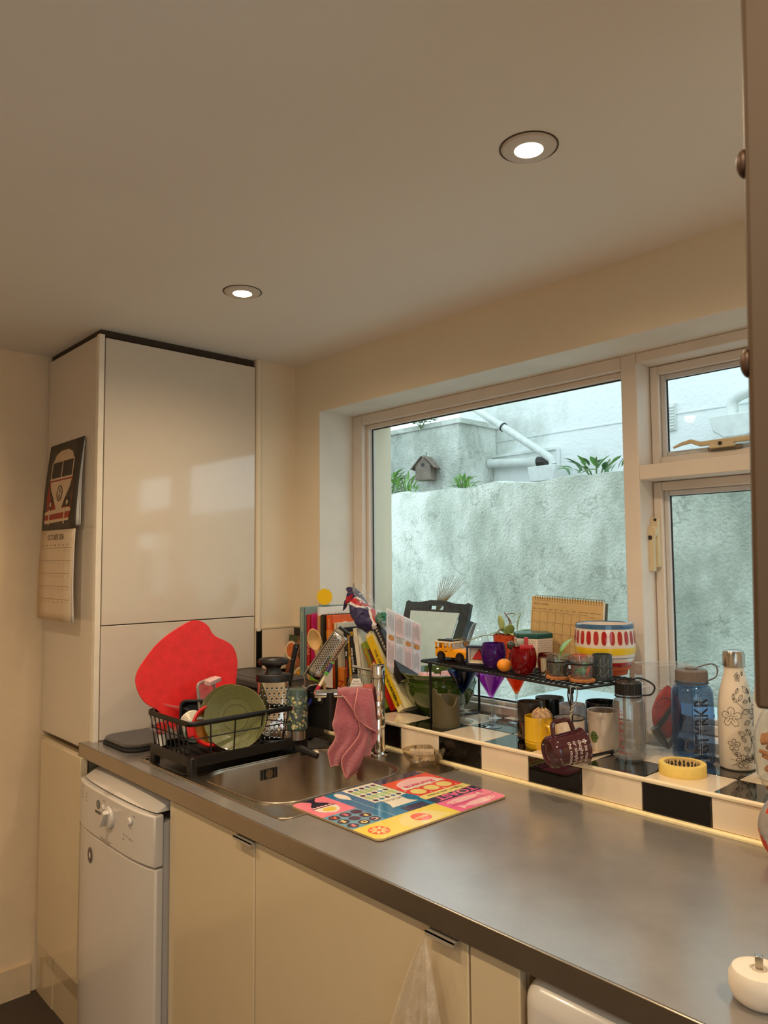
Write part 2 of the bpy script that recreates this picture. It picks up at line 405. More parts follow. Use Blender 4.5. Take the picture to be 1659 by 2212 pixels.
# ------------------------------------------------------------------ outside: light well
def rough_wall(nt, b):
    tc = nt.nodes.new('ShaderNodeTexCoord')
    n1 = nt.nodes.new('ShaderNodeTexNoise'); n1.inputs['Scale'].default_value = 2.6; n1.inputs['Detail'].default_value = 9; n1.inputs['Roughness'].default_value = .68
    mp = nt.nodes.new('ShaderNodeMapping'); mp.inputs['Scale'].default_value = (1, 1, .55)
    nt.links.new(tc.outputs['Object'], mp.inputs['Vector']); nt.links.new(mp.outputs[0], n1.inputs['Vector'])
    r = nt.nodes.new('ShaderNodeValToRGB'); e = r.color_ramp.elements
    e[0].position = .34; e[0].color = (*lin((156, 164, 154)), 1); e[1].position = .6; e[1].color = (*lin((226, 230, 222)), 1)
    x = r.color_ramp.elements.new(.47); x.color = (*lin((190, 197, 186)), 1)
    nt.links.new(n1.outputs[0], r.inputs[0])
    # flaked paint edges: thin dark lines along a noise contour
    n3 = nt.nodes.new('ShaderNodeTexNoise'); n3.inputs['Scale'].default_value = 3.4; n3.inputs['Detail'].default_value = 7; n3.inputs['Roughness'].default_value = .6
    nt.links.new(tc.outputs['Object'], n3.inputs['Vector'])
    r3 = nt.nodes.new('ShaderNodeValToRGB'); q = r3.color_ramp.elements
    q[0].position = .555; q[0].color = (1, 1, 1, 1); q[1].position = .585; q[1].color = (1, 1, 1, 1)
    y = q.new(.57); y.color = (.55, .56, .53, 1)
    nt.links.new(n3.outputs[0], r3.inputs[0])
    mx = nt.nodes.new('ShaderNodeMix'); mx.data_type = 'RGBA'; mx.blend_type = 'MULTIPLY'; mx.inputs[0].default_value = .7
    nt.links.new(r.outputs[0], mx.inputs[6]); nt.links.new(r3.outputs[0], mx.inputs[7]); nt.links.new(mx.outputs[2], b.inputs['Base Color'])
    n2 = nt.nodes.new('ShaderNodeTexNoise'); n2.inputs['Scale'].default_value = 70; n2.inputs['Detail'].default_value = 4
    nt.links.new(tc.outputs['Object'], n2.inputs['Vector'])
    bp = nt.nodes.new('ShaderNodeBump'); bp.inputs['Strength'].default_value = .85; bp.inputs['Distance'].default_value = .016
    nt.links.new(n2.outputs[0], bp.inputs['Height']); nt.links.new(bp.outputs[0], b.inputs['Normal']); b.inputs['Roughness'].default_value = .95
RW = ramp_mat('weathered_roughcast', rough_wall)
def smooth_wall(nt, b):
    tc = nt.nodes.new('ShaderNodeTexCoord'); n1 = nt.nodes.new('ShaderNodeTexNoise'); n1.inputs['Scale'].default_value = 1.3; n1.inputs['Detail'].default_value = 8; n1.inputs['Roughness'].default_value = .65
    nt.links.new(tc.outputs['Object'], n1.inputs['Vector'])
    r = nt.nodes.new('ShaderNodeValToRGB'); e = r.color_ramp.elements
    e[0].position = .30; e[0].color = (*lin((176, 184, 172)), 1); e[1].position = .48; e[1].color = (*lin((226, 230, 228)), 1)
    nt.links.new(n1.outputs[0], r.inputs[0]); nt.links.new(r.outputs[0], b.inputs['Base Color']); b.inputs['Roughness'].default_value = .9
    n2 = nt.nodes.new('ShaderNodeTexNoise'); n2.inputs['Scale'].default_value = 30; n2.inputs['Detail'].default_value = 4
    nt.links.new(tc.outputs['Object'], n2.inputs['Vector'])
    bp = nt.nodes.new('ShaderNodeBump'); bp.inputs['Strength'].default_value = .35; bp.inputs['Distance'].default_value = .02
    nt.links.new(n2.outputs[0], bp.inputs['Height']); nt.links.new(bp.outputs[0], b.inputs['Normal'])
SW = ramp_mat('white_rendered_wall', smooth_wall)
YW = 1.5; YH = 3.5
def wall_fn(u, v):
    x = -4+8*u; z = v*1.852
    return (x, YW-.03*noise.noise(Vector((x*1.7, z*1.7, 3)))-.012*noise.noise(Vector((x*9, z*9, 7))), z+(.018*noise.noise(Vector((x*4, 9, 1)))+.012*noise.noise(Vector((x*13, 2, 1))) if v > .99 else 0))
g = G(); g.grid(wall_fn, 260, 60)
g.grid(lambda u, v: (-4+8*u, wall_fn(u, 1)[1]+v*.24, wall_fn(u, 1)[2]+.012*math.sin(PI*v)), 260, 4)
tag(obj('garden_wall', g, RW), 'rough weathered white garden wall filling the view through the window', 'wall')
g = G(); g.box(-4.5, 5, YW+.24, YH-.48, 0, 1.60); tag(obj('raised_bed', g, mat('dark_soil', (62, 54, 44), .95, bump=.5, bscale=20)), 'dark raised soil bed behind the garden wall', 'soil')
g = G(); g.box(-2.1, 5.0, YH, YH+.2, 0, 6.0)
hw = thing('neighbour_house', 'smooth white house wall behind the garden wall', 'house')
obj('wall', g, SW, hw)
for z in (2.47, 2.90): 
    g = G(); g.box(-2.1, 5.0, YH-.006, YH, z, z+.008); obj('render_joint', g, mat('render_joint_grey', (205, 212, 210), .9), hw)
g = G(); g.box(-3.9, -1.69, YH-.48, YH-.005, 0, 2.58); g.box(-3.9, -1.66, YH-.50, YH-.005, 2.58, 2.62)
tag(obj('side_wall', g, RW), 'rough white side wall carrying the birdhouse', 'wall')
g = G(); g.box(-1.685, -1.05, YH-.05, YH-.005, 0, 2.33); g.box(-1.685, -1.05, YH-.07, YH-.005, 2.33, 2.35)
tag(obj('wall_plinth', g, SW), 'stained white plinth under the drain pipes', 'wall')
g = G(); g.box(-6, 6, .48, YW-.05, .30, .40); tag(obj('yard_floor', g, mat('pale_wet_concrete', (190, 200, 198), .5, var=.1)), 'pale concrete yard floor outside the window', 'ground')
g = G(); g.box(.22, 2.02, .424, .56, .93, .985); struct('trim_7', g, mat('white_stone_cill', (214, 226, 226), .5, var=.06), 'white outer window cill', bev=.004)
g = G(); g.box(.42, 1.9, .64, 1.345, .86, .90); slab = tag(obj('white_bench_top', g, mat('pale_blue_slab', (205, 228, 232), .45, var=.03), bev=.008), 'pale slab shaped bench top standing in the yard', 'bench')
g = G(); g.box(.5, 1.82, .70, 1.28, .40, .86); obj('base', g, SW, slab)
# upper floors overhead keep the yard open only to a strip of sky
PIPEW = mat('white_drain_pipe', (206, 211, 206), .4, var=.08)
yp = YH-.12
pp = thing('soil_pipe', 'thick white horizontal drain pipe below the sloping one', 'pipe')
g = G(); g.tube([(-1.67, yp, 2.276), (-1.22, yp, 2.242)], .036, 16); obj('pipe', g, PIPEW, pp)
g = G(); g.tube([(-1.25, yp, 2.244), (-1.175, yp, 2.239)], .046, 18); obj('collar', g, PIPEW, pp)
g = G(); g.tube([(-1.175, yp, 2.239), (-1.10, yp, 2.235)], .040, 18); obj('seal_ring', g, BLACKP, pp)
pw = thing('waste_pipe', 'white sloping drain pipe running down to the hopper', 'pipe')
yq = yp-.09
g = G(); g.tube([(-1.83, yq, 2.80), (-1.06, yq, 2.285), (-.99, yq, 2.235), (-.975, yq, 2.19)], .030, 16); obj('pipe', g, PIPEW, pw)
p = lambda t: (-1.83+.77*t, yq, 2.80-.515*t)
g = G(); g.tube([p(.45), p(.49)], .037, 16); obj('collar', g, PIPEW, pw)
g = G(); g.tube([p(.49), p(.503)], .038, 16); obj('seal_ring', g, BLACKP, pw)
g = G(); g.prism([(-1.19, 0), (-.93, 0), (-.95, -.12), (-1.17, -.12)], 0, .13, M=Matrix(((1, 0, 0, 0), (0, 0, 1, yp-.13), (0, 1, 0, 2.188), (0, 0, 0, 1))))
tag(obj('hopper', g, PIPEW, bev=.006), 'white hopper box at the foot of the sloping pipe', 'hopper')
hp = thing('rain_hopper', 'white rainwater hopper seen through the small top sash', 'hopper')
g = G(); g.prism([(.235, .0), (.60, .0), (.57, -.12), (.46, -.15), (.33, -.15), (.26, -.10)], 0, .2, M=Matrix(((1, 0, 0, 0), (0, 0, 1, YH-.24), (0, 1, 0, 2.375), (0, 0, 0, 1))))
obj('hopper_box', g, PIPEW, hp, bev=.008)
g = G(); g.tube([(.35, YH-.14, 2.37), (.35, YH-.14, 2.45), (.36, YH-.14, 2.48), (.41, YH-.14, 2.505), (.85, YH-.14, 2.62)], .036, 14); obj('inlet_pipe', g, PIPEW, hp)
g = G(); g.tube([(.47, YH-.12, 2.38), (.75, YH-.12, 2.55)], .036, 14); obj('inlet_pipe', g, PIPEW, hp)
g = G(); g.box(-.175, -.09, YH-.02, YH+.01, 2.36, 2.55)
av = thing('air_vent', 'small white louvred air vent on the house wall', 'vent')
obj('frame', g, PIPEW, av)
for i in range(8):
    g = G(); g.box(-.168, -.097, YH-.03, YH-.018, 2.372+.021*i, 2.384+.021*i); obj('slat', g, PIPEW, av)
# birdhouse
bh = thing('birdhouse', 'weathered wooden birdhouse hanging on the rough side wall', 'birdhouse', (-1.99, YH-.56, 2.13), rz=.35); bh.scale = (.8, .8, .8)
WOOD = mat('weathered_grey_wood', (128, 116, 104), .85, var=.25, scale=14, bump=.3, bscale=60)
g = G(); g.prism([(-.085, 0), (.085, 0), (.085, .15), (0, .24), (-.085, .15)], -.075, .075, M=Matrix(((1, 0, 0, 0), (0, 0, -1, 0), (0, 1, 0, 0), (0, 0, 0, 1)))); obj('body', g, WOOD, bh)
for sg in (-1, 1):
    for k in range(4):
        q0 = .02+.045*k; 
        g = G(); g.box(q0, q0+.044, -.10, .10, 0, .008+.001*k, M=T((0, 0, .262)) @ (RY(PI/180*47) if sg > 0 else RY(PI-PI/180*47))); obj('roof_board', g, WOOD, bh)
g = G(); g.lathe([(0, 0), (.020, 0), (.020, .003), (0, .003)], 16, M=T((0, -.0745, .155)) @ RX(PI/2)); obj('entrance_hole', g, BLACKP, bh)
g = G(); g.tube([(0, .02, .25), (-.01, .03, .30)], .004); obj('hanger', g, BLACKP, bh)
# tree trunk and plants
g = G(); g.grid(lambda u, v: (-2.19+(.07+.02*noise.noise(Vector((u*6, v*9, 0))))*math.cos(2*PI*u)-.05*v, YW+1.1+.07*math.sin(2*PI*u), 1.6+1.6*v), 24, 40, closed_u=True)
tag(obj('tree_trunk', g, mat('dark_bark', (70, 70, 58), .95, var=.4, scale=25, bump=.8, bscale=40)), 'dark tree trunk at the left edge of the window', 'tree')
LEAF = [mat('leaf_green_a', (92, 150, 62), .5, var=.2, scale=30), mat('leaf_green_b', (126, 176, 84), .5, var=.2, scale=30), mat('leaf_green_c', (58, 104, 60), .4, var=.2, scale=30)]
def leafshape(g, base, d, l, w, mi=0, droop=.3, upv=Vector((0, 0, 1))):
    d = Vector(d).normalized(); side = d.cross(upv); side = side.normalized() if side.length > .05 else Vector((1, 0, 0)); nn = side.cross(d)
    vs = []; N = 5
    for i in range(N+1):
        t = i/N; c = Vector(base)+d*l*t-nn*droop*l*t*t; ww = w*math.sin(PI*min(1, t*.92+.06))**.8*.5
        vs += [tuple(c-side*ww+nn*ww*.25), tuple(c), tuple(c+side*ww+nn*ww*.25)]
    fs = []
    for i in range(N): fs += [(3*i, 3*i+1, 3*i+4, 3*i+3), (3*i+1, 3*i+2, 3*i+5, 3*i+4)]
    g.add(vs, fs, mi)
def bush(name, label, c, r, n, l, w, mi, stem=.0, cat='plant'):
    p = thing(name, label, cat, c)
    for i in range(n):
        a = random.uniform(0, 2*PI); e = random.uniform(.2, 1.3); rr = r*random.random()**.6
        b = Vector((rr*math.cos(a), rr*.5*math.sin(a), stem*random.random()))
        g = G(); leafshape(g, b, (math.cos(a)*math.cos(e), math.sin(a)*math.cos(e), math.sin(e)), l*random.uniform(.7, 1.2), w, 0, random.uniform(.2, .6))
        obj('leaf', g, LEAF[(mi+(i % 2)) % 3], p)
    g = G()
    for i in range(5):
        a = 2*PI*i/5; g.tube([(0, 0, -.06), (r*.4*math.cos(a), r*.2*math.sin(a), stem*.6), (r*.8*math.cos(a), r*.4*math.sin(a), stem+.02)], .004, 5)
    obj('stem', g, mat('green_stem', (96, 120, 66), .6), p)
bush('wall_plant', 'bright green bushy plant on the wall top by the tree trunk', (-1.02, YW+.12, 1.85), .09, 80, .085, .018, 0, .14)
bush('wall_plant', 'wispy green plant on the wall top below the birdhouse', (-.88, YW+.12, 1.86), .10, 44, .08, .010, 0, .09)
bush('wall_plant', 'small green fern growing on the wall top below the pipe joint', (-.41, YW+.10, 1.855), .06, 44, .065, .014, 0, .05)
bush('wall_plant', 'dark leaved shrub on the wall top right of the pipes', (.40, YW+.14, 1.87), .16, 30, .065, .030, 2, .05)
bush('hanging_plant', 'trailing green plant hanging over the top of the side wall', (-2.08, YH-.52, 2.64), .16, 60, .06, .04, 2, .03)
# dried palm leaf and black tray leaning outside by the pane
tr = thing('wooden_tray', 'black tray frame with handle slot standing outside the glass', 'tray', (.404, .45, 1.04))
FB = mat('black_painted_wood', (44, 46, 50), .5, var=.3, scale=90)
def tp(x, z): return (x-.46, z-1.04)
MT = RX(PI/2)
def ring_prism(outer, inner, t, M):
    n = len(outer); vs = [(x, y, z) for z in (0, t) for x, y in outer]+[(x, y, z) for z in (0, t) for x, y in inner]
    fs = []
    for i in range(n):
        j = (i+1) % n
        fs += [(i, j, n+j, n+i), (2*n+j, 2*n+i, 3*n+i, 3*n+j), (j, i, 2*n+i, 2*n+j), (n+i, n+j, 3*n+j, 3*n+i)]
    g = G(); g.add(vs, fs, 0, M); return g
slot = rrect(-.036, .036, .246, .262, .0078, 5)
top = [(-.163, .22), (-.163, .272), (-.150, .276), (-.14, .270), (-.08, .270), (-.04, .280), (.04, .280), (.08, .270), (.14, .270), (.150, .276), (.163, .272), (.163, .22)]
g = G()
# top board with a real slot: boards around it
g.prism([(-.163, .215), (-.163, .272), (-.150, .277), (-.14, .271), (-.09, .272), (-.036, .281), (-.036, .215)], 0, .014, M=MT)
g.prism([(.036, .215), (.036, .281), (.09, .272), (.14, .271), (.150, .277), (.163, .272), (.163, .215)], 0, .014, M=MT)
g.prism([(-.036, .262), (-.036, .281), (.036, .281), (.036, .262)], 0, .014, M=MT); g.prism([(-.036, .215), (-.036, .246), (.036, .246), (.036, .215)], 0, .014, M=MT)
obj('handle_board', g, FB, tr)
for sg in (-1, 1):
    g = G(); g.prism([(sg*.163, .215), (sg*.120, .215), (sg*.078, -.06), (sg*.108, -.06)], 0, .05, M=T((0, .036, 0)) @ MT); obj('side_board', g, FB, tr)
g = G(); g.prism([(-.122, .236), (.122, .236), (.080, -.06), (-.080, -.06)], 0, .006, M=T((0, -.016, 0)) @ MT); obj('base_panel', g, mat('white_tray_panel', (240, 244, 244), .5, var=.05, scale=30), tr)
tr.rotation_euler = (-.30, 0, 0)
g = G()
for i in range(12):
    a = -.5+1.2*i/11
    g.tube([(.33+.002*i, .535, .985), (.37, .545, 1.26), (.40+.05*math.sin(a), .55, 1.32), (.41+.12*math.sin(a+.25), .55+.01*i/11, 1.33+.075*math.cos(a)*random.uniform(.75, 1.1))], [.0022, .0022, .0016, .0006], 5)
dg_ = tag(obj('dried_palm_frond', g, mat('dried_straw', (172, 146, 110), .8, var=.2)), 'dried straw coloured frond sticking up behind the tray outside', 'plant')

# ------------------------------------------------------------------ tall cupboard on the left
cb = thing('tall_cupboard', 'tall glossy white cupboard at the left end of the worktop', 'cupboard', (0, 0, 0))
g = G(); g.box(-.45, -.022, -.60, -.016, .88, 2.185); obj('carcass', g, GLOSSW, cb)
g = G(); g.box(-.45, -.012, -.592, -.018, 2.185, H-.001); obj('top_gap_shade', g, mat('gap_shade_brown', (58, 46, 36), .8), cb)  # shadow between cupboard and ceiling, painted as a dark brown filler
g = G(); g.box(-.022, -.012, -.579, -.004, .90, 2.186); obj('door_gap_shade', g, mat('gap_shade_brown', (58, 46, 36), .8), cb)  # dark sheet painted as the shade round the door edges
g = G(); g.box(-.022, -.001, -.60, -.582, .872, 2.19); obj('edge_strip', g, mat('white_edge_strip', (236, 226, 208), .2), cb, bev=.001)
g = G(); g.box(-.021, 0, -.579, -.018, 1.2655, 2.180); obj('door', g, GLOSSW, cb, bev=.0015)
g = G(); g.box(-.021, -.001, -.579, -.018, .912, 1.2625); obj('door', g, GLOSSW, cb, bev=.0015)
g = G(); g.box(-.45, -.03, -.598, -.02, .0, .86); obj('lower_carcass', g, CABW, cb)
g = G(); g.box(-.335, .010, -.640, -.618, .215, .872); obj('end_panel', g, CABW, cb, bev=.0015)
# wall calendar
cal = thing('wall_calendar', 'wall calendar with red camper van picture hanging on the cupboard side', 'calendar', (-.24, -.602, 1.573))
def calpage(z0, z1, bulge0, bulge1, w=.153):
    g = G(); g.grid(lambda u, v: (-w+2*w*u, -(bulge0+(bulge1-bulge0)*v)-.004*math.sin(PI*v), z0+(z1-z0)*v), 4, 10); return g
DARKG = mat('dark_olive_print', (62, 52, 40), .5, var=.15, scale=8); VANR = mat('van_red_print', (150, 44, 26), .5, var=.1); VANW = mat('van_cream_print', (206, 178, 146), .5, var=.05); VAND = mat('van_dark_print', (52, 42, 34), .5)
obj('upper_page', calpage(0, .298, .032, .006), DARKG, cal, sol=.0015)
for k in range(3):
    obj('page', calpage(.01, .296, .028-.007*k, .004), PAPER, cal, sol=.0006)
obj('lower_page', calpage(-.300, -.002, .040, .032), mat('cream_page', (214, 190, 160), .7, var=.02), cal, sol=.001)
obj('page', calpage(-.300, -.002, .030, .030), PAPER, cal, sol=.0006)
def MC(y, dz=0): return basis((0, 0, 0), (1, 0, 0), (0, 0, 1), (0, -1, 0))
def cmap(lay):   # flat print following the leaning page
    def w(x, z): return (x, -(.032+(.006-.032)*z/.298)-.004*math.sin(PI*z/.298)-.0011-.0003*lay, z)
    return w
def pr(g, poly, mi, lay=0):
    w = cmap(lay)
    g.add([w(x, z) for x, z in poly], [tuple(range(len(poly)))], mi)
g = G()
body = [(-.10, .045), (.085, .045), (.105, .10), (.098, .165), (.085, .235), (.06, .262), (.02, .272), (-.04, .272), (-.075, .262), (-.098, .235), (-.115, .165), (-.122, .10)]
pr(g, [(-.112, .055), (-.004, .055), (-.004, .175), (-.108, .175), (-.125, .11)], 0, 0); pr(g, [(-.004, .055), (.10, .055), (.112, .11), (.098, .175), (-.004, .175)], 0, 0)
pr(g, [(-.10, .232), (.09, .232), (.07, .258), (.03, .27), (-.04, .27), (-.08, .258)], 1, 0)          # roof
pr(g, [(-.105, .172), (.098, .172), (.092, .23), (-.098, .23)], 2, 0)                             # screens
for xx in (-.105, -.009, .090): pr(g, [(xx, .172), (xx+.008, .172), (xx+.008, .235), (xx, .235)], 1, 2)
pr(g, [(-.108, .170), (.100, .170), (.098, .177), (-.106, .177)], 1, 2)
pr(g, [(-.10, .165), (.095, .165), (.085, .14), (-.09, .14)], 1, 2); pr(g, [(-.09, .14), (.085, .14), (.045, .10), (.012, .058), (-.018, .058), (-.052, .10)], 1, 2)  # V front
def cring(g, cx, cz, r, w, mi, lay):
    f = cmap(lay); n = 28; vs = []; 
    for i in range(n):
        a = 2*PI*i/n; vs += [f(cx+r*math.cos(a), cz+r*math.sin(a)), f(cx+(r-w)*math.cos(a), cz+(r-w)*math.sin(a))]
    g.add(vs, [(2*i, 2*((i+1) % n), 2*((i+1) % n)+1, 2*i+1) for i in range(n)], mi)
cring(g, -.004, .122, .027, .004, 2, 3)
def stroke(g, a, b, w, mi, lay):
    d = Vector((b[0]-a[0], b[1]-a[1])); n = Vector((-d.y, d.x)).normalized()*w/2
    pr(g, [(a[0]-n.x, a[1]-n.y), (b[0]-n.x, b[1]-n.y), (b[0]+n.x, b[1]+n.y), (a[0]+n.x, a[1]+n.y)], mi, lay)
for a, b in (((-.016, .142), (-.004, .124)), ((.008, .142), (-.004, .124)), ((-.026, .130), (-.014, .099)), ((-.014, .099), (-.004, .120)), ((-.004, .120), (.006, .099)), ((.006, .099), (.018, .130))): stroke(g, a, b, .004, 2, 3)
for sx_ in (-.082, .072): 
    cring(g, sx_, .088, .015, .004, 2, 3); cring(g, sx_, .088, .009, .009, 1, 3)
pr(g, [(-.128, .052), (.108, .058), (.108, .068), (.08, .072), (-.10, .066), (-.128, .062)], 1, 4)
pr(g, [(-.128, .030), (.10, .036), (.108, .058), (-.128, .052)], 0, 4)
pr(g, [(-.12, .022), (.095, .028), (.10, .036), (-.128, .034)], 1, 5)
for xx in (-.09, .05): pr(g, [(xx, .018), (xx+.010, .018), (xx+.010, .07), (xx, .07)], 1, 6)
obj('van_picture', g, [VANR, VANW, VAND], cal, smooth=False)
g = G()
def lmap(x, z): t = (z+.30)/.298; return (x, -(.040+(.032-.040)*t)-.004*math.sin(PI*t)-.0012, z)
g.text('OCTOBER 2026', .026, width=.15, align='CENTER', wrap=lambda u, v: lmap(u-.01, v-.034), bold=.0004)
for i, d in enumerate(('SUN', 'MON', 'TUE', 'WED', 'THU', 'FRI', 'SAT')): g.text(d, .008, wrap=lambda u, v, i=i: lmap(u-.135+.039*i, v-.055))
dn = 1
for r_ in range(5):
    z = -.062-.042*r_
    g.add([lmap(-.145, z), lmap(.14, z), lmap(.14, z+.0008), lmap(-.145, z+.0008)], [(0, 1, 2, 3)])
    for i in range(7):
        if r_ == 0 and i < 4: continue
        if dn <= 31: g.text(str(dn), .008, wrap=lambda u, v, i=i, z=z: lmap(u-.118+.039*i, v+z-.011)); dn += 1
obj('lettering', g, mat('calendar_ink', (126, 102, 78), .7), cal, smooth=False)
g = G(); g.tube([(-.004, -.004, .300), (-.004, -.008, .306), (.002, -.004, .309)], .0015, 6); obj('hanging_clip', g, PAPER, cal)

# ------------------------------------------------------------------ worktop with sink cut-out
def counter_col(nt, b):
    tc = nt.nodes.new('ShaderNodeTexCoord'); n = nt.nodes.new('ShaderNodeTexNoise'); n.inputs['Scale'].default_value = 7; n.inputs['Detail'].default_value = 8; n.inputs['Roughness'].default_value = .7
    nt.links.new(tc.outputs['Object'], n.inputs['Vector'])
    r = nt.nodes.new('ShaderNodeValToRGB'); e = r.color_ramp.elements
    e[0].position = .3; e[0].color = (*lin((144, 139, 136)), 1); e[1].position = .7; e[1].color = (*lin((162, 156, 152)), 1)
    nt.links.new(n.outputs[0], r.inputs[0]); nt.links.new(r.outputs[0], b.inputs['Base Color'])
    r2 = nt.nodes.new('ShaderNodeMapRange'); r2.inputs[3].default_value = .20; r2.inputs[4].default_value = .27
    nt.links.new(n.outputs[0], r2.inputs[0]); nt.links.new(r2.outputs[0], b.inputs['Roughness'])
    b.inputs['Metallic'].default_value = .5
CTM = ramp_mat('grey_metallic_laminate', counter_col)
EDGE = mat('brushed_edge_strip', (168, 156, 140), .25, .9, var=.05)
wt = thing('worktop', 'long grey worktop with metal edge running under the window', 'worktop', (0, 0, 0))
sx0, sx1, sy0, sy1 = .284, .985, -.585, -.022           # inset sink flange
g = G(); Y0, Y1 = -.626, .006; X0, X1 = -.030, 3.17
for a in ((X0, sx0, Y0, Y1), (sx1, X1, Y0, Y1), (sx0, sx1, Y0, sy0), (sx0, sx1, sy1, Y1)): g.box(a[0], a[1], a[2], a[3], .873, CT)
obj('top', g, CTM, wt, smooth=False)
g = G(); g.box(X0, X1, -.630, -.626, .870, CT-.0005); obj('front_edge', g, EDGE, wt, bev=.0012)
g = G(); g.box(X0-.002, X0, -.630, -.60, .870, CT-.0005); obj('end_cap', g, BLACKP, wt)
# sink: flange with bowl and drainer
SS = mat('satin_stainless', (176, 164, 148), .30, 1, var=.08, scale=25, bump=.05, bscale=400)
sk = thing('kitchen_sink', 'stainless steel sink with drainer set into the worktop', 'sink', (0, 0, 0))
bx0, bx1, by0, by1 = .552, .906, -.556, -.120
zf = CT+.0015
outer = rrect(sx0, sx1, sy0, sy1, .03, 8)
bowl = rrect(bx0, bx1, by0, by1, .085, 8)
dr = rrect(.298, .540, -.572, -.075, .03, 8)
g = G()
# flange as strips around bowl and drainer
def plate(x0, x1, y0, y1): g.box(x0, x1, y0, y1, CT-.001, zf)
plate(sx0, .298, sy0, sy1); plate(.540, bx0, sy0, sy1); plate(bx1, sx1, sy0, sy1); plate(.298, .540, sy0, -.572); plate(.298, .540, -.075, sy1); plate(bx0, bx1, sy0, by0); plate(bx0, bx1, by1, sy1)
for (cx, cy, ang) in ((bx1, by1, 0), (bx0, by1, 1), (bx0, by0, 2), (bx1, by0, 3)):
    sxs = 1 if ang in (1, 2) else -1; sys_ = 1 if ang in (2, 3) else -1
    c0 = (cx+sxs*.085, cy+sys_*.085); aa = arc(c0[0], c0[1], .085, ang*PI/2, (ang+1)*PI/2, 8)
    vs = [(cx, cy, zf)]+[(x, y, zf) for x, y in aa]; g.add(vs, [(0, i, i+1) for i in range(1, 9)])
obj('flange', g, SS, sk, smooth=False)
g = G()
lv = [(0, zf), (.004, zf-.006), (.008, zf-.12), (.03, zf-.165), (.06, zf-.172)]
rings = []
for ins, z in lv:
    rings.append([(x, y, z) for x, y in rrect(bx0+ins, bx1-ins, by0+ins, by1-ins, .085-ins*.6, 8)])
n = len(rings[0]); vs = [p for r in rings for p in r]; fs = []
for a in range(len(rings)-1):
    for i in range(n): fs.append((a*n+i, a*n+(i+1) % n, (a+1)*n+(i+1) % n, (a+1)*n+i))
fs.append(tuple(range((len(rings)-1)*n, len(rings)*n)))
g.add(vs, fs); obj('bowl', g, SS, sk)
g = G(); g.tube([(x, y, zf+.0008) for x, y in bowl], .0022, 6, closed=True); g.tube([(x, y, zf) for x, y in outer], .002, 6, closed=True); obj('rolled_rim', g, SS, sk)
g = G(); vs = [(x, y, zf) for x, y in dr]+[(x, y, zf-.007) for x, y in rrect(.306, .532, -.564, -.083, .025, 8)]; n = len(dr)
g.add(vs, [(i, (i+1) % n, n+(i+1) % n, n+i) for i in range(n)]+[tuple(range(n, 2*n))])
obj('drainer', g, mat('limescaled_steel', (120, 114, 108), .45, .8, var=.25, scale=18), sk)
for i in range(6):
    yy = -.357+.0095*i
    g = G(); g.box(.5575, .5612, yy, yy+.0045, .862, .890); obj('overflow_slot', g, BLACKP, sk)
g = G(); g.lathe([(0, .0), (.012, 0), (.012, .002), (0, .002)], 16, M=T((.560, -.332, .876)) @ RY(PI/2)); obj('overflow_screw', g, SS, sk)
g = G(); g.lathe([(0, 0), (.035, 0), (.035, .003), (.028, .0035), (.0, .002)], 24, ((bx0+bx1)/2, (by0+by1)/2, zf-.173)); obj('waste', g, CHROME, sk)
# ------------------------------------------------------------------ base units and appliances
dy0, dy1 = -.616, -.598
def base_unit(label, xa, xb, doors, handle=None, hx0=0):
    u = thing('base_cabinet', label, 'cabinet', ((xa+xb)/2, -.3, 0)); ox, oy = (xa+xb)/2, -.3
    zt = .869 if xa > 1.0 else .72
    g = G(); g.box(xa-ox, xb-ox, -.595-oy, 0-oy-.01, .10, zt); obj('carcass', g, CABW, u)
    for a, b in doors:
        g = G(); g.box(a-ox, b-ox, dy0-oy, dy1-oy, .13, .861); d = obj('door', g, CABW, u, bev=.0022)
        if handle:
            g = G(); g.box(handle[0]-ox, handle[1]-ox, -.634-oy, -.600-oy, .8612, .8632); g.box(handle[0]-ox, handle[1]-ox, -.634-oy, -.632-oy, .8555, .8632)
            obj('edge_pull', g, mat('satin_pull', (176, 166, 152), .35, .3, var=0), d)
    g = G(); g.box(xa-ox, xb-ox, -.55-oy, -.535-oy, 0, .10); obj('plinth', g, CABW, u)
    return u
base_unit('cream sink cabinet with edge pull beside the dishwasher', .540, .926, [(.540, .925)], (.868, .938))
g = G(); g.box(.5315, .5385, dy0+.002, 0, .13, .861)
base_unit('wide cream cabinet with edge pull holding a plastic bag', .929, 1.529, [(.929, 1.528)], (1.452, 1.514))
base_unit('narrow cream filler panel left of the washing machine', 1.532, 1.628, [(1.532, 1.627)])
# dishwasher
dw = thing('dishwasher', 'slim white dishwasher between the tall cupboard and cream cabinets', 'dishwasher', (.272, -.62, 0))
hwid = .246
def front(y0, y1, z0, z1, bul=.018, zl=None):
    """panel with a gently bowed front"""
    g = G(); N = 16; vs = []
    for z in (z0, z1):
        vs += [(-hwid+2*hwid*i/N, y0-bul*(1-(2*i/N-1)**4), z) for i in range(N+1)]+[(hwid, y1, z), (-hwid, y1, z)]
    m = N+3
    fs = [tuple(reversed(range(m))), tuple(range(m, 2*m))]+[(i, (i+1) % m, m+(i+1) % m, m+i) for i in range(m)]
    g.add(vs, fs); return g
obj('door', front(-.022, .0, .06, .690), WHITEP, dw, bev=.004)
obj('control_panel', front(-.026, .0, .694, .822), WHITEP, dw, bev=.004)
g = G(); g.box(-hwid+.006, hwid-.006, .0, .60, .03, .80); obj('body', g, WHITEP, dw)
g = G()
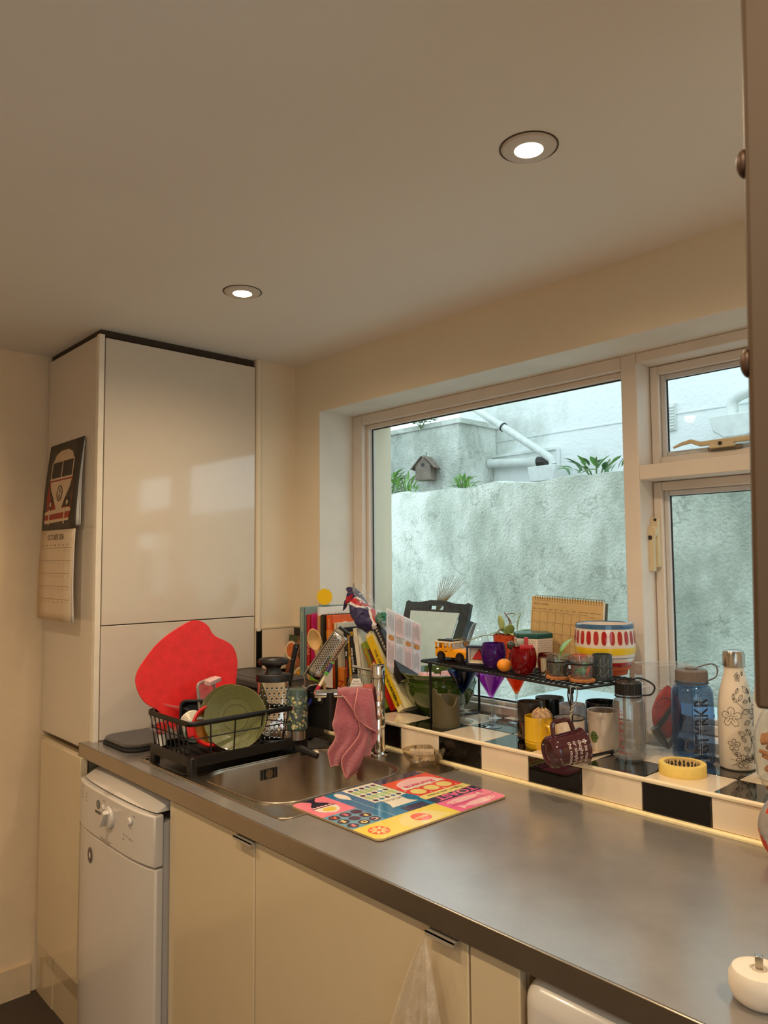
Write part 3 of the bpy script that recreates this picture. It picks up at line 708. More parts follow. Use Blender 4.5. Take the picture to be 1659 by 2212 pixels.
g.grid(lambda u, v: (-.236+.472*(.5-.5*math.cos(PI*u)), -.012+.11*v-.018*math.sin(PI*u)*(1-v), .826+.034*math.sin(PI/2*min(1, v*2.2))*max(0, math.sin(PI*u))**.3), 28, 10)
g.box(-.236, .236, .06, .5, .80, .858)
obj('top_cover', g, WHITEP, dw)
g = G(); g.box(-hwid+.012, hwid-.012, -.004, .02, .818, .83); obj('gap', g, BLACKP, dw)
def onp(x): return -.026-.018*(1-(x/hwid)**4)-.0006
MP = lambda x, z, d=0: basis((x, onp(x)-d, z), (1, 0, 0), (0, 0, 1), (0, -1, 0))
g = G(); g.lathe([(.030, 0), (.029, .006), (.022, .010), (0, .010)], 28, M=MP(.016, .770)); g.box(-.006, .006, -.024, .024, .008, .024, M=MP(.016, .770) @ RZ(-.6)); obj('dial', g, WHITEP, dw, bev=.001)
for x, z in ((-.022, .787), (.142, .79)):
    g = G(); g.lathe([(.010, 0), (.010, .005), (.008, .007), (0, .007)], 20, M=MP(x, z)); obj('button', g, WHITEP, dw)
g = G(); g.lathe([(.0115, 0), (.0115, .0006), (.009, .0006), (.009, 0)], 24, M=MP(-.062, .787)); g.box(-.0015, .0015, -.006, .006, 0, .0006, M=MP(-.062, .787))
g.text('INDESIT', .0095, M=MP(-.083, .762, .0003), width=.042, bold=.0004)
g.text('Rapid', .008, M=MP(-.195, .806, .0003)); 
for i, s in enumerate(('Eco', 'Intensive', 'Rinse')): g.text(s, .007, M=MP(-.195, .795-.010*i, .0003)); g.text(('50', '65', '40')[i], .007, M=MP(-.155, .795-.010*i, .0003))
g.text('START', .006, M=MP(.152, .803, .0003)); g.text('Delay', .006, M=MP(-.03, .803, .0003))
for i in range(3): g.text('o', .009, M=MP(.10+.012*i, .745, .0003))
for i in range(12):
    a = 2*PI*i/12; g.text(str(i % 6+1), .005, M=MP(.014+.037*math.cos(a), .768+.037*math.sin(a), .0003))
g.text('LED  OK', .006, M=MP(.135, .742, .0003)); g.text('Salt', .006, M=MP(.10, .735, .0003))
obj('panel_print', g, INK, dw, smooth=False)
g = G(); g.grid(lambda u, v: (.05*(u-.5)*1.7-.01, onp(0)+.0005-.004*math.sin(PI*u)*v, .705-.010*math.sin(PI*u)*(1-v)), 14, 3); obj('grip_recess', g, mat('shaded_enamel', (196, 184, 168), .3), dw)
g = G(); g.disc(0, 0, .016, .022, 0, 0, M=MP(-.125, .631, -.0026)); g.disc(0, 0, .005, .008, .0005, 1, M=MP(-.125, .631, -.0026)); obj('round_sticker', g, [mat('worn_sticker', (110, 92, 90), .6, var=.6, scale=120), PAPER], dw, smooth=False)
# washing machine
wm = thing('washing_machine', 'white washing machine front showing under the worktop at bottom right', 'washing machine', (1.934, -.62, 0))
g = G(); g.box(-.290, .290, .02, .56, .02, .845); obj('body', g, WHITEP, wm, bev=.01)
g = G(); g.box(-.298, .298, -.014, .10, .705, .862); obj('control_panel', g, WHITEP, wm, bev=.034, seg=6)
g = G(); g.box(-.298, .298, -.012, .02, .04, .702); obj('front_panel', g, WHITEP, wm, bev=.008)
g = G(); g.tube([(x, -.0145, z) for x, z in rrect(-.27, -.10, .735, .80, .012)], .0009, 5, closed=True); obj('drawer_outline', g, INK, wm)
g = G(); g.lathe([(.17, 0), (.17, .02), (.13, .03), (.13, .0)], 40, M=T((0, -.018, .42)) @ RX(PI/2)); obj('door_ring', g, mat('grey_ring', (160, 160, 160), .3), wm)
# plastic bag hanging from the pull
BAG = clear('milky_bag_film', (240, 232, 220), gloss=1.4, rough=.2, haze=.30, hcol=(236, 226, 212))
g = G()
g.grid(lambda u, v: (.0+(u-.62)*.26*v**.8+.004*math.sin(u*21)*v, -.645-.05*v*(.4+.3*math.sin(u*9+1))-.012*math.sin(u*26)*v**.7+.018*v, .860-.42*v), 60, 24)
g.grid(lambda u, v: (.0+(u-.60)*.22*v**.8, -.640-.01*v+.008*math.sin(u*17)*v, .860-.42*v), 40, 16)
o = tag(obj('plastic_bag', g, BAG), 'thin translucent plastic bag hanging from the cabinet pull', 'bag'); o.location = (1.462, 0, 0)

# ------------------------------------------------------------------ downlights
def downlight(x, y, label=None):
    t = thing('downlight', label, 'light', (x, y, H), group=None)
    g = G(); g.lathe([(.024, .004), (.026, -.006), (.034, -.006), (.047, -.0045), (.050, -.001), (.050, .004)], 48); obj('bezel', g, mat('satin_white_bezel', (206, 196, 186), .45, var=0), t)
    g = G(); g.lathe([(.051, -.0012), (.0535, -.0012), (.0535, 0)], 40); obj('shadow_gap', g, mat('dark_gap', (66, 48, 34), .8), t)
    g = G(); g.lathe([(0, -.0066), (.024, -.0066), (.026, -.006)], 40); obj('lens', g, mat('lit_lens', (255, 238, 210), .5, var=0, emit=14), t)
    l = bpy.data.lights.new('downlight_beam', 'SPOT'); l.energy = LAMP if (label.startswith('ceiling')) else LAMP_B; l.color = LAMP_COL; l.spot_size = math.radians(165); l.spot_blend = 1.0; l.shadow_soft_size = .028
    o = bpy.data.objects.new('downlight_beam', l); C.objects.link(o); o.parent = t; o.location = (0, 0, -.012)
    return t
downlight(.572, -.432, 'ceiling downlight nearest the tall cupboard'); downlight(1.545, -.436, 'ceiling downlight nearest the window on the right')
for x, y, lb_ in ((2.52, -.44, 'over the right end of the worktop'), (.57, -1.45, 'of the back row nearest the left wall'), (1.55, -1.45, 'in the middle of the back row'), (2.52, -1.45, 'of the back row nearest the right wall'), (1.3, -2.4, 'nearest the back wall')): downlight(x, y, 'recessed ceiling downlight '+lb_)

# ------------------------------------------------------------------ wall cupboard with open door at the right edge
oc = thing('wall_cupboard', 'blurred brown edge of an open cupboard door at the right border', 'cupboard', (2.15, -1.064, 1.37))
DOORM = mat('brown_door_laminate', (84, 62, 40), .6, var=.03)
g = G(); g.box(0, .40, -.009, .009, 0, .838, M=RZ(.42)); obj('door', g, DOORM, oc, bev=.002)
oc.rotation_euler = Matrix.Rotation(math.radians(1.15), 3, VIEW).to_euler()
for z in (.33, .205):
    g = G(); g.ball((.0, -.0, z), (.0045, .007, .009)); obj('hinge_knob', g, mat('brown_metal_knob', (80, 54, 36), .45, .2), oc)

# ================================================================== THINGS ON THE WORKTOP
# dish rack
rk = thing('dish_rack', 'black wire dish rack with drip tray standing on the sink drainer', 'dish rack', (.443, -.383, CT-.006))
def R_(x, y, z): return (x-.443, y+.383, z-CT+.006)
# tray
g = G(); tx0, tx1, ty0, ty1 = .324, .562, -.572, -.195
pts = rrect(tx0, tx1, ty0, ty1, .02, 5); pin = rrect(tx0+.006, tx1-.006, ty0+.006, ty1-.006, .016, 5)
n = len(pts)
vs = [R_(x, y, .960) for x, y in pts]+[R_(x, y, .935) for x, y in pts]+[R_(x, y, .960) for x, y in pin]+[R_(x, y, .942) for x, y in pin]
fs = []
for i in range(n):
    j = (i+1) % n; fs += [(i, j, n+j, n+i), (j, i, 2*n+i, 2*n+j), (2*n+i, 3*n+i, 3*n+j, 2*n+j)]
fs += [tuple(range(3*n, 4*n)), tuple(reversed(range(n, 2*n)))]
g.add(vs, fs); obj('drip_tray', g, BLACKP, rk)
for x, y in ((.339, -.560), (.549, -.560), (.549, -.209), (.339, -.209)):
    sg = 1 if x < .44 else -1; sy = 1 if y < -.4 else -1
    g = G(); g.prism([(-.012, 0), (.012, 0), (.012+.0*sg, .055), (-.012, .055)], -.010, .010, M=T(R_(x, y, CT-.006)) @ Matrix(((1, 0, 0, 0), (0, 0, 1, 0), (0, 1, 0, 0), (0, 0, 0, 1))))
    g.prism([(0, .018), (.05*sg, .04), (.05*sg, .05), (0, .05)] if sg > 0 else [(0, .05), (.05*sg, .05), (.05*sg, .04), (0, .018)], -.006, .006, M=T(R_(x, y, CT-.006)) @ Matrix(((1, 0, 0, 0), (0, 0, 1, 0), (0, 1, 0, 0), (0, 0, 0, 1))))
    obj('leg', g, BLACKP, rk, bev=.003)
g = G(); g.tube([R_(.556, -.24, .935), R_(.60, -.23, .925), R_(.635, -.222, .917)], [.012, .010, .008], 8); obj('drain_spout', g, BLACKP, rk)
# basket rim and wires
ix0, ix1, iy0, iy1 = .332, .554, -.562, -.205
rim = rrect(.318, .566, -.577, -.182, .022, 6)
g = G(); g.grid(lambda u, v: R_(*[q for q in (rim+[rim[0]])[round(u*len(rim))]], 1.052-.013*v), len(rim), 1); obj('rim_band', g, BLACKM, rk, sol=.004)
g = G(); base = rrect(ix0, ix1, iy0, iy1, .018, 5); g.tube([R_(x, y, .950) for x, y in base], .0024, 6, closed=True); obj('base_wire', g, BLACKM, rk)
for t in range(9):
    f = t/8; g = G(); y = -.577+.0; x = .318+.024+.20*f
    for (xx, yy, xb, yb_) in ((x, -.577, ix0+.012+.198*f, iy0), (x, -.182, ix0+.012+.198*f, iy1)):
        g.tube([R_(xx, yy, 1.045), R_(xb, yb_, .955), R_(xb, yb_+.006*(1 if yy < -.4 else -1), .950)], .0019, 5)
        obj('wire', g, BLACKM, rk); g = G()
for f in (.15, .34, .56, .78, .95):
    for (xx, xb) in ((.566, ix1), (.318, ix0)):
        y = -.577+.395*f; yb_ = iy0+(iy1-iy0)*f
        g = G(); g.tube([R_(xx, y, 1.045), R_(xb, yb_, .950)], .0022, 5); obj('wire', g, BLACKM, rk)
g = G()
mid = rrect(.325, .560, -.569, -.193, .02, 5); g.tube([R_(x, y, 1.006) for x, y in mid], .0019, 5, closed=True); obj('middle_wire', g, BLACKM, rk)
for i in range(12):
    y = iy0+.03+.027*i; g = G(); g.tube([R_(ix0, y, .950), R_(ix1, y, .950)], .0016, 5); obj('floor_wire', g, BLACKM, rk)
# red cutting board leaning at the back of the rack
pol = [(-0.554, 1.048), (-0.589, 1.073), (-0.608, 1.103), (-0.615, 1.137), (-0.606, 1.166), (-0.581, 1.197), (-0.55, 1.229), (-0.514, 1.255), (-0.474, 1.276), (-0.441, 1.29), (-0.419, 1.292), (-0.397, 1.286), (-0.379, 1.272), (-0.368, 1.251), (-0.352, 1.237), (-0.326, 1.225), (-0.304, 1.209), (-0.293, 1.188), (-0.289, 1.161), (-0.292, 1.134), (-0.302, 1.085), (-.312, 1.02), (-.335, .975), (-.37, .969), (-.45, .969), (-.50, .98), (-.53, 1.012)]
sp_ = [(p[0], p[1]) for p in smoothpts([(a, b, 0) for a, b in pol], 3, True)]
REDB = mat('scratched_red_board', (214, 34, 34), .42, var=.10, scale=40, bump=.08, bscale=160)
MB = basis((.358, 0, 0), (0, 1, 0), (-.055, 0, 1), (1, 0, 0))
MB = T((.352, 0, .968)) @ RY(-.16) @ T((0, 0, -.968)) @ basis((0, 0, 0), (0, 1, 0), (0, 0, 1), (1, 0, 0))
g = G(); g.prism(sp_, 0, .004, M=MB); rb = tag(obj('cutting_board', g, REDB, bev=.001), 'big bright red kidney shaped flexible cutting board in the dish rack', 'cutting board')
# green plates
PLG = mat('olive_speckled_glaze', (106, 108, 66), .30, var=.10, scale=160, coat=.3); PLR = mat('ochre_plate_rim', (150, 132, 78), .3, var=.08)
def plate_g(r):
    return [(0, .004), (r*.55, .004), (r*.62, .006), (r*.93, .016), (r, .020), (r*1.0, .0225), (r*.93, .0205), (r*.62, .0105), (r*.55, .009), (0, .009)]
def plate(label, c, nrm, r, group='green plates in the rack'):
    nrm = Vector(nrm).normalized(); q = Vector((0, 0, 1)).rotation_difference(nrm).to_matrix().to_4x4()
    t = thing('plate', label, 'plate', c, group=group); t.rotation_euler = q.to_euler()
    g = G(); g.lathe(plate_g(r), 64); obj('dish', g, PLG, t)
    g = G(); g.lathe([(r*.985, .0222), (r*1.004, .0212), (r*1.004, .0195), (r*.98, .0185)], 64); obj('rim', g, PLR, t)
    g = G()
    for rr, z in ((r*.58, .0094), (r*.40, .0094), (r*.80, .0158)): g.tube([(rr*math.cos(2*PI*i/48), rr*math.sin(2*PI*i/48), z) for i in range(48)], .0006, 4, closed=True)
    obj('groove', g, mat('dark_groove', (62, 62, 38), .5), t)
    return t
NP = (.74, -.66, .16)
plate('olive green plate at the front of the rack facing the room', (.497, -.398, 1.030), NP, .086)
plate('olive green plate tucked just behind the front green plate', (.474, -.400, 1.031), NP, .086)
# red rimmed pan lid / bowl with red silicone rim and ochre inside
rp = thing('red_rimmed_dish', 'ochre dish with red rim and tab between the tub and green plates', 'dish', (.462, -.458, 1.010))
q = Vector((0, 0, 1)).rotation_difference(Vector((.97, -.10, .22)).normalized()).to_matrix().to_4x4(); rp.rotation_euler = q.to_euler()
g = G(); g.lathe([(0, -.012), (.040, -.010), (.050, .006), (.052, .006), (.042, -.013), (0, -.016)], 40); obj('bowl', g, mat('ochre_glaze', (150, 96, 32), .25, var=.1), rp)
g = G(); g.lathe([(.046, .004), (.053, .009), (.057, .004), (.053, -.001)], 40); obj('rim', g, mat('red_silicone', (196, 26, 28), .4), rp)
g = G(); g.box(-.016, .016, .050, .072, -.001, .007); obj('tab', g, mat('red_silicone', (196, 26, 28), .4), rp, bev=.003)
g = G(); g.box(-.016, .016, -.072, -.050, -.001, .007); obj('tab', g, mat('red_silicone', (196, 26, 28), .4), rp, bev=.003)
# white round tub with printed side
tb = thing('plastic_tub', 'white round plastic tub with printed side lying in the rack', 'tub', (.414, -.482, 1.008)); tb.scale = (.74, .74, .74)
q = Vector((0, 0, 1)).rotation_difference(Vector((.93, -.10, -.36)).normalized()).to_matrix().to_4x4(); tb.rotation_euler = q.to_euler()
g = G(); g.lathe([(.0, -.036), (.043, -.036), (.048, .030), (.050, .032), (.050, .036), (.046, .036), (.042, -.032), (0, -.032)], 40); obj('body', g, mat('white_tub', (232, 228, 212), .4, var=.02), tb)
g = G(); g.lathe([(.0495, .020), (.0507, .033), (.0507, .0365), (.0485, .0372)], 40); obj('pale_blue_rim', g, mat('pale_teal_band', (176, 200, 196), .4), tb)
g = G()
for a0 in (0, 1.25, 2.5, 3.75, 5.0):
    for k, t_ in enumerate(('NUTRITION', 'Energy 402kJ', 'Fat 2.1g Salt', 'keep chilled')): g.text(t_, .010, wrap=cyl_wrap(.0466+.0006*(4-k)+.0006, a0, .012-.011*k))
obj('label_print', g, INK, tb, smooth=False)
# black rectangular tub and clear container
def open_tub(name, label, cat, c, ax, w, d, h, m, wall=.003, r=.014, rimw=.005):
    t = thing(name, label, cat, c); t.rotation_euler = ax
    o = rrect(-w/2, w/2, -d/2, d/2, r, 5); k = .86
    g = G(); n = len(o)
    lay = [[(x*k, y*k, 0) for x, y in o], [(x, y, h) for x, y in o], [(x*(1-2*wall/w), y*(1-2*wall/d), h) for x, y in o], [(x*(k-2*wall/w), y*(k-2*wall/d), wall) for x, y in o]]
    vs = [p for l in lay for p in l]; fs = [tuple(reversed(range(n)))]
    for a in range(3):
        for i in range(n): fs.append((a*n+i, a*n+(i+1) % n, (a+1)*n+(i+1) % n, (a+1)*n+i))
    fs.append(tuple(range(3*n, 4*n)))
    g.add(vs, fs); obj('body', g, m, t)
    g = G(); g.tube([(x*1.015, y*1.015, h) for x, y in o], rimw/2, 6, closed=True); obj('rim', g, m, t)
    return t
open_tub('food_tub', 'black rectangular food tub standing on edge in the rack', 'tub', (.372, -.455, 1.012), basis((0, 0, 0), Vector((.60, .80, 0)), Vector((-.16, .12, .98)), Vector((.78, -.58, .20))).to_3x3().normalized().to_euler(), .072, .106, .045, BLACKP)
open_tub('food_container', 'clear plastic food container leaning on the red cutting board', 'container', (.338, -.518, 1.010), (PI/2*.7, .25, PI/2*.70), .10, .075, .03, clear('clear_tub_plastic', (242, 232, 232), gloss=.6, rough=.08, haze=.05), r=.012)
ld = thing('container_lid', 'clear rectangular container lid standing upright against the red board', 'lid', (.386, -.424, 1.052)); ld.rotation_euler = (.10, -.06, .42)
CLR = clear('clear_lid_plastic', (240, 225, 228), gloss=.8, rough=.1, haze=.12)
g = G(); g.box(-.002, .002, -.038, .038, -.075, .070); obj('panel', g, CLR, ld, bev=.001)
g = G(); g.tube([(0, x, y) for x, y in rrect(-.038, .038, -.075, .070, .012)], .0045, 6, closed=True); obj('seal_rim', g, mat('grey_silicone', (150, 138, 136), .4), ld)
g = G(); g.box(.0, .022, -.026, .026, .066, .080, M=RY(.2)); obj('clip_flap', g, mat('pale_pink_plastic', (214, 178, 176), .35), ld, bev=.002)
rm = thing('red_mug', 'red enamel mug upside down behind the green plates', 'mug', (.372, -.350, .955)); rm.scale = (1, 1, 1.06)
g = G(); g.lathe([(.040, 0), (.041, .002), (.038, .118), (.034, .124), (.0, .126)], 40); obj('body', g, mat('red_enamel', (206, 22, 22), .12, var=.02, coat=.5), rm)
g = G(); g.tube(bez((-.036, -.02, .11), (-.075, -.045, .118), (-.075, -.045, .02), (-.037, -.02, .03)), .006, 8); obj('handle', g, mat('cream_handle', (236, 222, 198), .3), rm)
# small red item with white at the back left
bt = thing('baby_bottle_lid', 'small red and white plastic item at the left end of the rack', 'lid', (.345, -.545, .953))
g = G(); g.lathe([(0, 0), (.012, 0), (.012, .03), (.009, .034), (0, .034)], 20); obj('white_body', g, PAPER, bt)
g = G(); g.lathe([(.0, .034), (.015, .034), (.016, .05), (.011, .062), (0, .064)], 20); obj('red_cap', g, mat('red_silicone', (196, 26, 28), .4), bt)
# box grater, oval, black grip
gr = thing('box_grater', 'oval steel box grater with black grip standing in the rack', 'grater', (.510, -.284, .954)); gr.scale = (1.12, 1.08, 1.08); gr.rotation_euler = (0, 0, TOCAM+PI/2+.12)
hh = .152
def gsec(z): t = z/hh; return .043-.004*t, .026-.002*t
g = G(); NS = 56
# steel wall with real holes: grid cells left out where a tooth sits
cols, rows = 64, 34
def gp(u, v):
    a, b = gsec(hh*v); an = 2*PI*u; ex = .55
    ca, sa = math.cos(an), math.sin(an)
    return (a*math.copysign(abs(ca)**ex, ca), b*math.copysign(abs(sa)**ex, sa), hh*v)
g.grid(gp, 64, 20, closed_u=True); obj('steel_body', g, CHROME, gr)
g = G(); g2 = G()
for r_ in range(10):
    for c_ in range(6):
        x = -.030+.012*c_+(.006 if r_ % 2 else 0)-.003; z = .012+.0137*r_
        if abs(x) > .034: continue
        a, b = gsec(z); y = -b*(1-abs(x/a)**(2/.55))**(.55/2)-.0004
        g.lathe([(0, .0006), (.0025, .0006), (.0025, 0)], 10, M=T((x, y, z+.001)) @ RX(PI/2))
        g2.ball((x, y, z-.0035), (.0022, .0016, .0034), 8, 5)
ot = obj('tooth_hole', g, BLACKP, gr); ot['kind'] = 'stuff'
ot = obj('teeth', g2, CHROME, gr); ot['kind'] = 'stuff'
g = G(); g.lathe([(.0, .0), (1.09, .0), (1.09, .018), (1.03, .021), (0, .021)], 44, (0, 0, hh-.001), sx=.0405, sy=.027); obj('top_cap', g, BLACKP, gr, bev=.002)
g = G(); g.lathe([(.62, .018), (.50, .026), (.48, .034), (.62, .041), (.95, .044), (1.05, .050), (1.0, .057), (.8, .061), (.55, .058), (.5, .055), (0, .055)], 44, (0, 0, hh), sx=.038, sy=.026); obj('grip', g, mat('soft_black_rubber', (24, 22, 22), .35), gr)
g = G(); g.tube([gp(i/48, 0) for i in range(48)], .0022, 6, closed=True); obj('foot_ring', g, BLACKP, gr)
# flowered flask upside down
fl = thing('flowered_flask', 'dark green flask with flower pattern standing behind the grater', 'flask', (.552, -.232, .953)); fl.scale = (1.03, 1.03, 1.07)
g = G(); g.lathe([(0, 0), (.0235, 0), (.0235, .024)], 36); obj('steel_cap', g, STEEL, fl)
g = G(); g.lathe([(.0235, .0245), (.029, .028), (.030, .034), (.030, .120), (.027, .131), (.018, .135), (.0, .134)], 40); obj('body', g, mat('dark_teal_enamel', (66, 84, 78), .3, var=.04, coat=.3), fl)
g = G(); cs = ['leaf']; 
for i in range(420):
    a = random.uniform(-PI, PI); z = random.uniform(.034, .116); s = random.uniform(.0026, .0050); ro = random.uniform(0, PI); k = random.choice((0, 0, 1, 2, 3))
    w = cyl_wrap(.0306, a, z, rot=ro)
    if k == 1:
        for p in range(5):
            b = 2*PI*p/5; pts = [w(s*.5*math.cos(b)+s*.45*math.cos(2*PI*q/6), s*.5*math.sin(b)+s*.45*math.sin(2*PI*q/6)) for q in range(6)]
            g.add(pts, [(0, 1, 2, 3, 4, 5)], 1)
    else:
        pts = [w(s*math.cos(2*PI*q/8)*1.0, s*.5*math.sin(2*PI*q/8)) for q in range(8)]; g.add(pts, [tuple(range(8))], k)
pr_ = obj('flower_print', g, [mat('print_sage', (134, 152, 118), .4), mat('print_cream', (214, 200, 150), .4), mat('print_blue', (84, 98, 124), .4), mat('print_pink', (150, 106, 100), .4)], fl, smooth=False)
# cutlery caddy with its tools
cd = thing('cutlery_caddy', 'black plastic cutlery caddy hooked on the right end of the rack', 'caddy', (.592, -.152, .982)); cd.rotation_euler = (0, 0, .12)
o = rrect(-.054, .046, -.034, .034, .008, 4); n = len(o); g = G()
lay = [[(x*.93, y*.93, 0) for x, y in o], [(x, y, .104) for x, y in o], [(x*.95, y*.94, .104) for x, y in o], [(x*.88, y*.86, .003) for x, y in o]]
g.add([p for l in lay for p in l], [tuple(reversed(range(n)))]+[(a*n+i, a*n+(i+1) % n, (a+1)*n+(i+1) % n, (a+1)*n+i) for a in range(3) for i in range(n)]+[tuple(range(3*n, 4*n))])
obj('holder', g, BLACKP, cd)
g = G(); g.box(-.03, .02, -.040, -.032, .07, .10); obj('hook', g, BLACKP, cd, bev=.002)
# fine grater (microplane type)
fg = thing('fine_grater', 'long fine hand grater standing in the black caddy', 'grater', (.565, -.160, .990))
ex = Vector((.55, .60, .98)).normalized()      # axis direction, up and to the right
ax = (Vector((.615, -.108, 1.252))-Vector((.540, -.188, 1.098)))
axn = ax.normalized(); sd = axn.cross(Vector((-.70, .60, .1))).normalized(); nm = sd.cross(axn)
MF = basis(Vector((.540, -.188, 1.098))-Vector((.565, -.160, .990)), sd, axn, nm)
L_ = ax.length
g = G(); g.grid(lambda u, v: (-.023+.046*u, .030+(L_-.040)*v, -.004*math.sin(PI*u)), 8, 10, M=MF); obj('blade', g, mat('bright_blade_steel', (190, 184, 176), .2, 1, var=.04), fg, sol=.0012)
g = G()
for r_ in range(13):
    for c_ in range(7):
        x = -.0165+.0055*c_; y = .058+.0082*r_+(.004 if c_ % 2 else 0)
        g.disc(x, y, .0017, .0020, .0016-.004*math.sin(PI*(x+.021)/.042), 0, MF, 8)
        g.disc(x, y, .0017, .0020, -.0016-.004*math.sin(PI*(x+.021)/.042), 0, MF, 8)
ot = obj('blade_hole', g, BLACKP, fg, smooth=False); ot['kind'] = 'stuff'
g = G()
for s in (-1, 1): g.tube([(s*.004, -.01, 0), (s*.010, .006, 0), (s*.025, .02, 0), (s*.025, L_-.01, 0), (s*.018, L_+.004, .0)], .0021, 6, M=MF)
obj('wire_frame', g, STEEL, fg)
g = G(); g.tube([(-.020, L_+.004, 0), (.020, L_+.004, 0)], .0048, 8, M=MF); obj('foot_bar', g, BLACKP, fg)
g = G(); g.tube([(0, -.075, 0), (0, -.02, 0), (0, -.006, 0)], [.010, .011, .009], 12, M=MF); obj('handle', g, STEEL, fg)
ts = thing('toothbrush', 'toothbrush with green and blue bristles standing in the black caddy', 'toothbrush', (.602, -.160, .990))
P0, P1 = Vector((.578, -.182, 1.083)), Vector((.603, -.155, 1.146)); dd = (P1-P0)
g = G(); O = Vector((.602, -.160, .990))
g.tube([tuple(P0-dd*1.2-O), tuple(P0-O)], [.004, .0055], 8, mi=0); g.tube([tuple(P0-O), tuple(P0+dd*.28-O)], [.006, .0058], 8, mi=1); g.tube([tuple(P0+dd*.28-O), tuple(P0+dd*.75-O), tuple(P1-O+dd*.25)], [.0052, .0036, .005], 8, mi=2)
obj('handle', g, [mat('brush_blue', (34, 42, 140), .3), mat('brush_red', (190, 40, 70), .3), mat('brush_cream', (230, 214, 180), .35)], ts)
fd = Vector((.7, -.6, .2)).normalized(); sv = dd.normalized().cross(fd).normalized()
MBR = basis(P1-O-dd*.25, sv, dd.normalized(), fd)
g = G(); ll = dd.length
for i in range(8):
    for j in range(4): g.box(-.006+.0032*j, -.0037+.0032*j, i*ll*.075, i*ll*.075+.004, .004, .013+.002*(i % 2), 1 if (i < 2 or i > 6) else 0, M=MBR)
obj('bristles', g, [mat('bristle_blue', (40, 58, 130), .6), mat('bristle_green', (98, 200, 84), .6)], ts)
g = G(); ws = thing('wooden_spoon', 'wooden spoon with its bowl up standing in the black caddy', 'spoon', (.574, -.134, .990))
WD = mat('pale_beech_wood', (190, 150, 94), .55, var=.12, scale=18)
O = Vector((.574, -.134, .990)); top = Vector((.536, -.157, 1.23)); bot = Vector((.582, -.130, .995)); axv = (top-bot).normalized(); fdv = Vector((.72, -.66, .1)); sdv = axv.cross(fdv).normalized(); fdv = sdv.cross(axv)
MS = basis(top-O, sdv, axv, fdv)
g.grid(lambda u, v: ((.0205*math.sin(PI*min(1, v*.98+.01))**.6)*(2*u-1), -.036+.066*v, -.010*(1-(2*u-1)**2)*math.sin(PI*v)), 12, 14, M=MS); obj('bowl', g, WD, ws, sol=.004)
g = G(); g.tube([(0, -.235, -.002), (0, -.10, -.003), (0, -.034, -.004)], [.0045, .005, .008], 10, M=MS); obj('handle', g, WD, ws)

# black storage box with dark lid behind the rack, and a knife sharpener style block with knife
sb = thing('storage_box', 'black storage box with grey lid and leafy green side against the cupboard', 'box', (.175, -.115, CT))
g = G(); g.box(-.165, .155, -.085, .09, .0, .150); obj('body', g, BLACKP, sb, bev=.01)
g = G(); g.prism(rrect(-.17, .16, -.09, .095, .02), .150, .175); obj('lid', g, mat('dark_grey_lid', (66, 62, 60), .4, var=.05), sb, bev=.006)
g = G(); g.tube([(x, y, .1752) for x, y in rrect(-.14, .13, -.06, .068, .03)], .0012, 5, closed=True); obj('lid_groove', g, BLACKP, sb)
g = G(); 
for i in range(46):
    leafshape(g, (random.uniform(-.15, .15), -.0866, random.uniform(.03, .14)), (random.uniform(-1, 1), 0, random.uniform(-.3, .8)), random.uniform(.02, .04), .010, i % 2, .05, Vector((0, -1, 0)))
obj('leaf_print', g, [mat('leaf_print_green', (66, 84, 62), .5), mat('leaf_print_pale', (108, 118, 98), .5)], sb, smooth=False)
kb = thing('black_box', 'low black lidded box beside the storage box below the food photo book', 'box', (.372, -.088, CT)); 
g = G(); g.box(-.032, .055, -.06, .055, 0, .155); obj('body', g, BLACKP, kb, bev=.004)
g = G(); g.box(-.036, .059, -.064, .059, .155, .166); obj('lid', g, BLACKP, kb, bev=.004)
kn = thing('kitchen_knife', 'kitchen knife with black riveted handle standing behind the grater', 'knife', (.393, -.142, 1.077))
g = G(); kd = Vector((.013, .014, .125))
P = [Vector((.006, -.01, .0)), Vector((.010, -.004, .04)), Vector((.016, .004, .085)), Vector((.022, .01, .118)), Vector((.028, .014, .122))]
KM = basis((0, 0, 0), (.70, .71, 0), (0, 0, 1), (.71, -.70, 0))
g.prism([(-.009, .0), (.004, .0), (.016, .07), (.026, .112), (.030, .12), (.028, .128), (.018, .130), (.012, .124), (.004, .085)], -.008, .008, M=KM); obj('handle', g, BLACKP, kn, bev=.003)
g = G(); g.prism([(.0042, .0), (.0052, .0), (.0172, .07), (.0272, .112), (.0262, .112), (.0162, .07)], -.0082, .0082, M=KM); obj('tang', g, STEEL, kn)
g = G()
for x, z in ((.001, .03), (.009, .08), (.021, .118)): g.lathe([(0, 0), (.0025, 0), (.0025, .0006), (0, .0006)], 10, M=KM @ T((x, z, .008)))
obj('rivet', g, STEEL, kn)
# folded drying mat
dm = thing('drying_mat', 'thick dark grey drying mat lying at the left end of the worktop', 'mat', (.105, -.48, CT))
MATM = mat('dark_grey_felt', (62, 54, 48), .95, var=.15, scale=60, bump=.4, bscale=300, sheen=.3)
g = G(); g.prism(rrect(-.10, .115, -.105, .30, .045), .0, .010); obj('lower_layer', g, mat('black_mat_edge', (22, 20, 19), .8), dm, bev=.004)
g = G(); g.prism(rrect(-.098, .11, -.10, .30, .045), .0105, .021); obj('upper_layer', g, MATM, dm, bev=.006)

